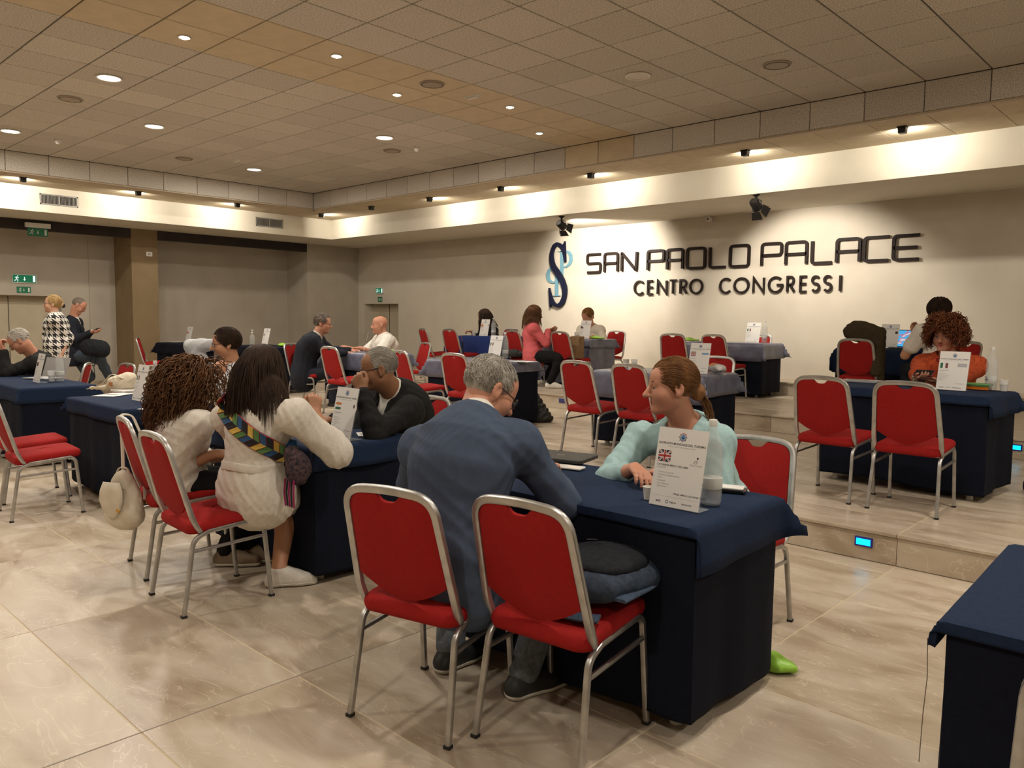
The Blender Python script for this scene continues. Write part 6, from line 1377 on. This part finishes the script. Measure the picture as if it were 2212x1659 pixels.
bottle(onz(337, 862, TT), 0, 'behind the sign with a phone mark'); bottle(onz(130, 824, TT), 0, 'beside a short clear cup', 1.0)
bottle(onz(2140, 843, Z1+TT), Z1, 'beside the green and orange boxes', 1.03); bottle(onz(1091, 775, Z1+TT), Z1, 'on the creased lavender sheet', 1.05)
bottle(ony(1066, 723, .85), Z2, 'on the royal blue cloth', 1.0); bottle(ony(1651, 739, 1.75), Z2, 'on the empty dull lavender table', 1.0); bottle(ony(1868, 752, 1.25), Z2, 'behind the olive coat', 1.0)
t = thing('pump_bottle', 'clear sanitiser pump bottle on the black cloth', 'bottle', (*ony(545, 738, -1.95)[:2], Z1+TT))
MB().lathe([(.045, 0), (.048, .02), (.048, .13), (.03, .17), (.014, .18), (.014, .20)], 18).build('bottle_body', M_PET, t, smooth=40); MB().lathe([(.02, .20), (.02, .215), (.006, .22), (.006, .25), (.016, .255), (.016, .262)], 14).tube([(0, 0, .258), (.045, 0, .256)], .006, 6).build('pump', M_WHITE, t, smooth=40)

# cups
M_CUPC = clear('clear_cup', .1, (.85, .85, .83), .35); M_CUPW = mat('paper_cup_white', (.70, .67, .60), .6)
def cup(pos, z, label, m, h=.085, r=.036):
    t = thing('cup', label, 'cup', (pos[0], pos[1], z+TT), group='disposable cups'); MB().lathe([(.0001, .003), (r*.72, .0), (r*.98, h-.004), (r*1.05, h), (r*.98, h+.001), (r*.93, h-.006), (r*.70, .004), (.0001, .004)], 20).build('cup_wall', m, t, smooth=40)
    MB().lathe([(r*.86, h*.55), (r*.90, h*.60), (r*.87, h*.60)], 20).build('band', M_CUPW, t, smooth=40)
cup(onz(1352, 793, Z1+TT), Z1, 'white paper cup on the lavender sheet', M_CUPW); cup(onz(1370, 793, Z1+TT), Z1, 'second, clearer cup beside the white paper cup', M_CUPC)
cup(onz(112, 824, TT), 0, 'short clear cup beside a tall bottle', M_CUPC, .11, .04); cup(onz(2168, 845, Z1+TT), Z1, 'clear cup beside the tall bottle of the woman in orange', M_CUPC, .085, .034); cup(ony(1245, 731, 1.05), Z2, 'clear glass before the fair-haired woman', M_CUPC, .10, .035); cup(onz(1400, 1078, TT), 0, 'small white cup peeking from behind the British flag sign', M_CUPW, .05, .022); cup(ony(1024, 724, .8), Z2, 'small clear cup on the royal blue cloth', M_CUPC)

# papers, phones, laptops
def slab(name, label, cat, pos, z, w, d, h, rz, m, edge=None, bev=.003):
    t = thing(name, label, cat, (pos[0], pos[1], z+TT), R(rz)); MB().prism(rrect(w, d, min(w, d)*.08, 3), 0, h).build('body', m, t, bevel=bev)
    return t
M_GRAPH = noisy('graphite_shell', (.045, .045, .045), (.06, .06, .06), 40, .5); M_SILV = mat('silver_shell', (.5, .5, .5), .35, .7); M_GLASSBK = mat('dark_screen', (.01, .011, .013), .12)
t = slab('laptop', 'closed dark grey laptop at the end of the front table', 'laptop', onz(1212, 990, TT), 0, .32, .23, .018, 14, M_GRAPH); MB().box(-.02, .02, -.004, .004, .018, .0184).build('lid_mark', M_SILV, t); MB().box(-.15, .15, -.114, -.108, .006, .009).build('lid_seam', M_BLACK, t)
t = slab('smartphone', 'white smartphone lying before the closed laptop', 'phone', onz(1228, 1011, TT), 0, .148, .072, .009, 14, M_WHITE); MB().box(-.068, .068, -.031, .031, .009, .0094).build('screen', mat('pale_screen', (.6, .55, .52), .15), t)
t = slab('phone_case', 'white device in a dark case behind the bottle', 'phone', onz(1572, 1060, TT), 0, .15, .085, .012, 20, M_GLASSBK); MB().box(-.065, .065, -.035, .035, .012, .020).build('device', M_WHITE, t, bevel=.003)
def paper(pos, z, rz, label, w=.21, d=.297, m=M_PAPER, th=.0015, n=1):
    t = thing('paper_sheet' if n == 1 else 'magazine', label, 'paper', (pos[0], pos[1], z+TT), R(rz), 'loose papers')
    for k in range(n): MB().box(-w/2+.004*k, w/2+.004*k, -d/2, d/2-.003*k, th*k, th*(k+1)-.0002).build('sheet', m, t)
    MB().box(-w*.35, w*.2, -d*.1, d*.12, th*n, th*n+.0003).build('print_block', M_INKG, t); return t
paper(onz(790, 938, TT), 0, 60, 'small printed card before the man in the dark suit', .10, .16); paper(onz(245, 853, TT), 0, 35, 'white paper sheets before the Italian flag sign', n=2); paper(onz(300, 878, TT)+V3(.25, 0, 0), 0, 10, 'white paper beside the curly hair', .2, .12)
paper(onz(1860, 824, Z1+TT), Z1, 5, 'glossy magazines on the table of the woman in orange', .30, .22, mat('magazine_grey', (.32, .32, .33), .3), .006, 2); paper(ony(380, 740, -2.5), Z1, 0, 'white sheet on the table by the brown column', .3, .2); paper(onz(1128, 781, Z1+TT), Z1, 4, 'white notebook on the creased lavender sheet', .3, .2, n=2); paper(onz(790, 757, Z1+TT), Z1, 0, 'white sheet under the hands of the bald man', .3, .2); paper(ony(1520, 738, 1.6), Z2, 0, 'white sheet on the dull lavender table', .3, .2)
t = thing('laptop', 'open laptop with a bright blue screen beside the teal flag sign', 'laptop', (*ony(1957, 752, 1.12)[:2], Z2+TT), R(-4))
MB().box(-.16, .16, -.12, .11, 0, .016).build('keyboard_base', M_GRAPH, t, bevel=.003); Ms = Matrix.Translation((0, .11, .016)) @ Matrix.Rotation(R(78), 4, 'X')
sc_ = MB().box(-.16, .16, 0, .215, -.006, .0, Ms).build('lid', M_GRAPH, t)
def scr():
    m = emis('laptop_screen', (.1, .45, .75), 1.0); N, L, b = nodes(m); tc = N.new('ShaderNodeTexCoord'); nz = N.new('ShaderNodeTexNoise'); nz.inputs['Scale'].default_value = 3.2; nz.inputs['Detail'].default_value = 1; L.new(tc.outputs['Generated'], nz.inputs['Vector']); cr = N.new('ShaderNodeValToRGB'); cr.color_ramp.interpolation = 'CONSTANT'; e = cr.color_ramp.elements; e[0].color = (.06, .42, .78, 1); e[1].position = .52; e[1].color = (.45, .16, .30, 1); a = e.new(.58); a.color = (.62, .58, .62, 1); L.new(nz.outputs['Fac'], cr.inputs[0]); L.new(cr.outputs[0], b.inputs['Emission Color']); return m
MB().box(-.15, .15, .01, .205, .0003, .0012, Ms).build('screen', scr(), t)
t = thing('laptop', 'half-open silver laptop behind the dark flag sign', 'laptop', (*onz(95, 818, TT)[:2], TT), R(25)); MB().box(-.17, .17, -.12, .12, 0, .014).build('keyboard_base', M_SILV, t, bevel=.003); MB().box(-.17, .17, 0, .22, -.006, 0, Matrix.Translation((0, .12, .014)) @ Matrix.Rotation(R(70), 4, 'X')).build('lid', M_SILV, t)
t = slab('tablet', 'white tablet lying behind the Italian flag sign', 'tablet', onz(272, 846, TT), 0, .25, .17, .02, 5, M_WHITE)
t = slab('orange_box', 'small orange box under the green case by the tall bottle', 'box', onz(2112, 841, Z1+TT), Z1, .17, .10, .025, -4, mat('orange_plastic', (.62, .16, .01), .5)); MB().box(-.05, .05, -.03, .03, .025, .0256).build('box_label', mat('pale_yellow_label', (.7, .45, .1), .6), t)
q = onz(2112, 841, Z1+TT); t = thing('green_case', 'flat green case stacked on the small orange box', 'case', (q[0], q[1], Z1+TT+.027), R(-4)); MB().prism(rrect(.19, .11, .012, 3), 0, .02).build('case_shell', mat('green_plastic', (.14, .38, .12), .5), t, bevel=.004); MB().box(-.095, .095, -.0555, -.055, .008, .011).build('seam', M_BLACK, t)
for (pp_, z_, lab) in ((ony(1290, 727, 1.2), Z2, 'lime green plastic bag before the fair-haired woman'), (ony(1492, 738, 1.65), Z2, 'lime green bag on the dull lavender table'), (ony(612, 745, -1.9), Z1, 'lime green folder near the pump bottle'), (ony(848, 760, -2.05), Z1, 'lime green folder beside the bald man')):
    F = Field(V3(-.2, -.15, -.02), V3(.2, .15, .1), .008); F.ell((0, 0, .016), (.14, .08, .018), None, .02); F.ell((-.05, .01, .028), (.07, .05, .02), None, .03); F.wrinkle(.008, 40, 5); F.plane(V3(0, 0, .001), (0, 0, -1), .004); v, f, l = F.mesh()
    o = link('plastic_bag', np_mesh('plastic_bag', v, f, mat('lime_plastic', (.28, .55, .05), .4), relax=1), None, (pp_[0], pp_[1], z_+TT)); tag(o, lab, 'bag', 'lime green bags')
F = Field(V3(-.2, -.15, -.02), V3(.2, .15, .15), .008); F.ell((0, 0, .045), (.10, .07, .045), None, .02, 0); F.ell((-.03, 0, .06), (.055, .06, .035), None, .01, 1); F.ell((.03, -.03, .05), (.05, .04, .035), None, .01, 2); F.wrinkle(.006, 60, 9); F.plane(V3(0, 0, .001), (0, 0, -1), .004); v, f, l = F.mesh()
o = link('plastic_bundle', np_mesh('plastic_bundle', v, f, [mat('clear_wrap_grey', (.5, .48, .46), .25), mat('orange_print_wrap', (.6, .22, .07), .35), mat('white_wrap', (.72, .71, .68), .3)], l, relax=1), None, (*onz(1548, 806, Z1+TT)[:2], Z1+TT)); tag(o, 'crumpled orange and white plastic bundle on the lavender sheet', 'bag')

# ------------------------------------------------------------------ bags and coats
def sdfthing(name, label, cat, loc, parts, h=.007, rz=0, group=None):
    t = thing(name, label, cat, loc, R(rz), group)
    for pn, m, lo, hi, fn, wr, seed in parts:
        F = Field(V3(*lo), V3(*hi), h); fn(F)
        if wr: F.wrinkle(wr, 45, seed)
        v, f, l = F.mesh(); link(pn, np_mesh(pn, v, f, m, l, relax=1), t)
    return t
M_BPK = fabric('slate_backpack', (.035, .050, .075), .2, 300, .8); M_BPK2 = fabric('black_backpack_panel', (.012, .014, .018), .2, 300, .8); M_BPK3 = fabric('blue_grey_strap', (.05, .075, .12), .2, 400, .8)
# backpack lying on the seat of the chair by the front table
def bp1(F): F.ell((.02, .02, .075), (.20, .205, .075), None, .03); F.ell((.04, .10, .075), (.17, .12, .062), None, .04); F.ell((0, -.12, .065), (.16, .1, .058), None, .04)
def bp2(F): F.ell((.02, .03, .120), (.16, .17, .045), None, .03); F.ell((.04, -.01, .125), (.13, .15, .040), None, .03)
t = sdfthing('backpack', 'dark slate backpack lying on the seat of a red chair', 'backpack', (12.37, -6.70, .488), [('main_body', M_BPK, (-.3, -.3, -.03), (.3, .35, .3), bp1, .004, 3), ('front_pocket', M_BPK2, (-.3, -.3, -.03), (.3, .3, .3), bp2, .004, 4)], rz=8)
def strap(t, pts, w, th, m, name='strap', up=None): return MB().sweep(smooth_path(pts, .06, 5), rrect(w, th, th*.45, 2), up=up).build(name, m, t, smooth=50)
strap(t, [(-.12, .18, .02), (-.17, -.02, .035), (-.15, -.16, .02), (-.06, -.245, .0), (.06, -.25, -.005), (.14, -.23, .0)], .05, .010, M_BPK3, 'shoulder_strap'); strap(t, [(.16, .16, .03), (.205, .0, .06), (.18, -.16, .05)], .05, .012, M_BPK3, 'shoulder_strap')
strap(t, [(.17, .13, .13), (.235, .14, .115), (.235, .10, .105), (.17, .09, .10)], .012, .005, M_BPK2, 'grab_loop'); strap(t, [(-.12, .16, .13), (-.11, .2, .20), (-.06, .21, .18), (-.06, .18, .13)], .014, .005, M_BPK3, 'grab_loop')
MB().tube([(-.10, .10, .152), (-.02, .13, .158), (.07, .12, .158), (.12, .06, .158)], .004, 6).build('zip', M_BLACK, t, smooth=40)
# cream handbag hung from the chair back
M_CREAML = noisy('cream_leather', (.56, .49, .38), (.63, .56, .44), 12, .5, .15, 200); M_BRASS = mat('brass_clasp', (.6, .38, .12), .3, .9)
hb = W(268, 1075, 4.47)
def hb1(F): F.ell((0, 0, -.02), (.115, .058, .135), None, .02); F.ell((0, 0, -.10), (.125, .062, .085), None, .05); F.ell((0, 0, .11), (.055, .04, .05), None, .05)
t = sdfthing('handbag', 'cream leather drawstring handbag hanging from a red chair back', 'handbag', tuple(hb), [('bag_body', M_CREAML, (-.2, -.15, -.25), (.2, .15, .22), hb1, .004, 8)], rz=28)
Mf = Matrix.Translation((-.035, -.058, -.05)) @ Matrix.Rotation(R(90), 4, 'X')
mb = MB(); rows = []
for z_, wd in ((.10, .055), (.05, .075), (.0, .078), (-.05, .062), (-.09, .034), (-.11, .004)):
    rows.append([(-.02+x*wd, -.062-.012*(1-abs(z_)/.13)-(0.004 if abs(x) < .9 else 0), z_) for x in np.linspace(-1, 1, 9)])
o = MB().grid(rows).build('flap', M_CREAML, t, smooth=60); o.modifiers.new('solid', 'SOLIDIFY').thickness = .006
MB().lathe([(.012, -.004), (.014, 0), (.012, .004)], 12, Matrix.Translation((.025, -.076, -.055)) @ Matrix.Rotation(R(90), 4, 'X')).build('clasp', M_BRASS, t, smooth=40)
ctop = W(268, 898, 4.72)-hb; Rm = Matrix.Rotation(R(-28), 4, 'Z'); ct = np.array(Rm @ Vector(ctop))
strap(t, [(.0, .0, .13), tuple(ct*.5+V3(0, -.01, .07)), tuple(ct+V3(-.01, -.02, .012)), tuple(ct+V3(.02, .045, .0)), tuple(ct*.55+V3(.07, .09, .04)), (.115, .03, -.01)], .02, .005, M_CREAML)
MB().tube([(.115+.014*math.cos(a), .03, -.02+.014*math.sin(a)) for a in np.linspace(0, 6.28, 13)[:-1]], .003, 6, closed=True).build('ring', M_BRASS, t, smooth=40)
strap(t, [(-.05, 0, .12), (-.03, 0, .175), (.03, 0, .175), (.05, 0, .12)], .016, .006, M_CREAML, 'handle')
# black bag against the lavender table
def bb(F): F.cap((-.05, 0, .03), (.22, .02, .03), .03, .03, .03); F.eseg((.07, 0, .04), (.0, .03, .40), (1, 0, 0), .19, .075, .03, .03, .04)
q = onz(1150, 912, Z1); sdfthing('shoulder_bag', 'black shoulder bag slumped against a lavender table', 'bag', (q[0]-.02, q[1]+.02, Z1), [('bag_body', noisy('black_bag_leather', (.006, .006, .006), (.022, .018, .014), 14, .4, .3, 60), (-.3, -.2, -.02), (.35, .25, .5), bb, .008, 4)], .009, 35)
strap(bpy.data.objects['shoulder_bag'], [(-.02, .03, .38), (-.04, .05, .47), (.02, .06, .46), (.03, .03, .36)], .02, .006, M_BLACK)
# backpack on the raised thigh of the standing man
def mb1(F): F.ell((0, 0, 0), (.21, .12, .15), None, .03); F.ell((.14, .0, -.02), (.12, .11, .14), None, .05); F.ell((-.10, 0, .02), (.12, .10, .12), None, .05)
hd = 12.98; q = W(203, 752, hd)
t = sdfthing('backpack', 'black backpack held on the raised thigh of the standing man', 'backpack', tuple(q), [('main_body', M_BPK2, (-.35, -.25, -.3), (.35, .25, .3), mb1, .006, 5)], .011, 43)
strap(t, [(-.02, -.08, -.10), (.0, -.1, -.26), (.05, -.1, -.30), (.07, -.09, -.2), (.03, -.09, -.12)], .03, .008, M_BPK2, 'shoulder_strap'); strap(t, [(.04, -.1, -.28), (.05, -.1, -.38), (.06, -.1, -.47)], .018, .005, M_BPK2, 'loose_strap')
t = thing('smartphone', 'smartphone in the hands of the standing man', 'phone', tuple(W(206, 713, 13.2)), R(40)); MB().box(-.075, .075, -.036, .036, 0, .009, Matrix.Rotation(R(-25), 4, 'Y')).build('body', M_GRAPH, t); MB().box(-.068, .068, -.032, .032, .009, .0095, Matrix.Rotation(R(-25), 4, 'Y')).build('screen', mat('lit_grey_screen', (.3, .3, .32), .2), t)
q = (P15.J['wrR']+P15.J['wrL'])/2+V3(-.03, -.075, .055); t = thing('smartphone', 'red-cased smartphone held by the woman in orange', 'phone', tuple(q), R(-10)); MB().prism(rrect(.15, .075, .01, 3), -.005, .005, Matrix.Rotation(R(35), 4, 'X')).build('case', mat('red_phone_case', (.20, .02, .02), .4), t); MB().box(-.068, .068, -.032, .032, .005, .0056, Matrix.Rotation(R(35), 4, 'X')).build('screen', M_GLASSBK, t)
# olive coat over the chair back
M_OLIVE = fabric('olive_coat', (.05, .036, .018), .2, 300, .9)
q = ony(1848, 733, .35)
def cb(F): F.eseg((.10, -.02, .10), (.06, .0, -.04), (1, 0, 0), .16, .06, .22, .05, .05); F.ell((.15, .02, .05), (.16, .06, .06), None, .05); F.eseg((.235, .04, .0), (.23, .05, -.42), (1, 0, 0), .055, .06, .075, .05, .04); F.ell((-.02, .0, .06), (.10, .05, .07), None, .05)
sdfthing('coat', 'olive coat hanging over the back of a red chair', 'coat', (q[0]-.02, .42, Z2+.93), [('coat_body', M_OLIVE, (-.35, -.2, -.55), (.42, .25, .3), cb, .006, 3), ('coat_sleeve', M_OLIVE, (.05, -.1, -.65), (.5, .3, .2), lambda F: F.cap((.26, .06, .05), (.27, .08, -.5), .05, .04, .02), .005, 4)], .009)
# grey jacket over the chair of the woman in pink
q = ony(1106, 718, .25)
sdfthing('jacket', 'dark grey jacket draped on the red chair beside the pink blazer', 'jacket', (q[0], .35, Z2+.50), [('jacket_body', fabric('grey_jacket', (.045, .05, .05), .2, 300, .9), (-.3, -.3, -.25), (.35, .35, .25), lambda F: (F.ell((.03, 0, .03), (.22, .18, .06), None, .03), F.cap((-.18, -.05, .0), (-.2, -.08, -.14), .05, .045, .03)), .008, 5), ('jacket_sleeve', fabric('grey_jacket_sleeve', (.035, .04, .04), .2, 300, .9), (-.3, -.4, -.25), (.35, .35, .25), lambda F: F.cap((.12, -.12, .04), (-.12, -.17, .01), .05, .045, .03), .006, 6)], .010)
# brown paper bag standing on a chair
q = ony(1208, 716, .35); t = thing('paper_bag', 'brown paper bag standing on a red chair at the lavender table', 'bag', (q[0]+.10, .62, Z2+.475), R(6))
M_KRAFT = noisy('kraft_paper', (.24, .145, .065), (.29, .18, .085), 20, .8, .2, 60)
for x_ in (-.12, .118): MB().box(x_, x_+.002, -.07, .07, 0, .335).build('side_panel', M_KRAFT, t)
MB().box(-.12, .12, -.07, -.068, 0, .335).build('front_panel', M_KRAFT, t); MB().box(-.12, .12, .068, .07, 0, .345).build('back_panel', M_KRAFT, t); MB().box(-.12, .12, -.07, .07, 0, .003).build('bottom_panel', M_KRAFT, t)
# cream canvas bag on the table with the Italian flag
M_CANV = noisy('cream_canvas', (.58, .50, .37), (.66, .59, .46), 16, .85, .3, 200)
q = ony(258, 825, -6.18)
def cv(F): F.ell((.02, 0, .07), (.14, .09, .075), None, .03); F.ell((.10, .02, .10), (.08, .07, .07), None, .05); F.cap((-.08, -.02, .03), (-.30, -.06, .015), .03, .015, .03)
t = sdfthing('canvas_bag', 'cream canvas bag lying behind the Italian flag sign', 'bag', (q[0], q[1], TT), [('bag_body', M_CANV, (-.4, -.2, -.02), (.3, .2, .25), cv, .008, 7)], .008, 20)
MB().box(-.02, .02, -.098, -.09, .05, .085).build('patch', mat('tan_patch', (.4, .16, .06), .7), t); strap(t, [(.12, -.06, .12), (.02, -.1, .17), (-.1, -.09, .06), (-.3, -.1, .008)], .02, .006, M_CANV)
# bags on the floor
sdfthing('tote_bag', 'green and black bag on the stage beside the table of the woman in orange', 'bag', (12.98, -1.95, Z1), [('bag_body', M_BPK2, (-.3, -.25, -.02), (.3, .25, .5), lambda F: (F.eseg((0, 0, .06), (-.02, .02, .36), (1, 0, 0), .16, .10, .09, .05, .03)), .006, 5), ('green_panel', mat('green_tote_panel', (.01, .16, .045), .6), (-.3, -.3, -.02), (.3, .25, .5), lambda F: F.eseg((0, -.06, .16), (-.02, -.03, .30), (1, 0, 0), .11, .05, .08, .03, .02), .004, 6)], .009)
q = onz(1686, 1455, 0); F = Field(V3(-.2, -.15, -.02), V3(.2, .15, .12), .008); F.ell((-.05, 0, .03), (.11, .06, .035), None, .02); F.wrinkle(.008, 40, 6); F.plane(V3(0, 0, .001), (0, 0, -1), .004); v, f, l = F.mesh(); o = link('plastic_bag', np_mesh('plastic_bag', v, f, mat('lime_plastic_floor', (.28, .55, .05), .4), relax=1), None, (q[0], q[1]+.02, 0)); tag(o, 'lime green bag on the floor at the foot of the front table', 'bag', 'lime green bags')
# umbrella hooked on the chair before the royal blue table, loose thread of the rumpled cloth, pen
q = ony(980, 745, .05); t = thing('umbrella', 'dark folded umbrella standing on a chair before the royal blue table', 'umbrella', (q[0]+.06, .22, Z2+.475), 0); MB().tube([(0, 0, .0), (-.03, .0, .20)], .012, 8, scales=[.5, 1.4]).build('folded_canopy', M_BLACK, t, smooth=40); MB().tube([(-.03, 0, .20), (-.045, 0, .30), (-.06, 0, .31)], .006, 6).build('handle', mat('brown_handle', (.2, .06, .03), .4), t, smooth=40)
q = V3(13.515, -6.87, 0); o = MB().tube([(q[0], q[1], .70), (q[0]+.004, q[1], .6), (q[0]-.002, q[1]+.003, .5), (q[0]-.004, q[1], .38)], .0012, 5).build('loose_thread', mat('grey_thread', (.2, .16, .12), .9)); tag(o, 'loose grey thread hanging from the rumpled navy cloth', 'thread')
for px_, py_, z_, lab in ((1118, 779, Z1, 'dark pen lying on the white notebook'), (800, 756, Z1, 'pen beside the hands of the bald man')):
    q = onz(px_, py_, z_+TT); t = thing('pen', lab, 'pen', (q[0], q[1], z_+TT+.007), R(20)); MB().tube([(-.07, 0, 0), (.05, 0, 0)], .004, 8).build('barrel', M_BLACK, t, smooth=40); MB().tube([(.05, 0, 0), (.062, 0, 0)], .004, 8, scales=[1, .2]).build('tip', M_GREYMETAL, t, smooth=40)
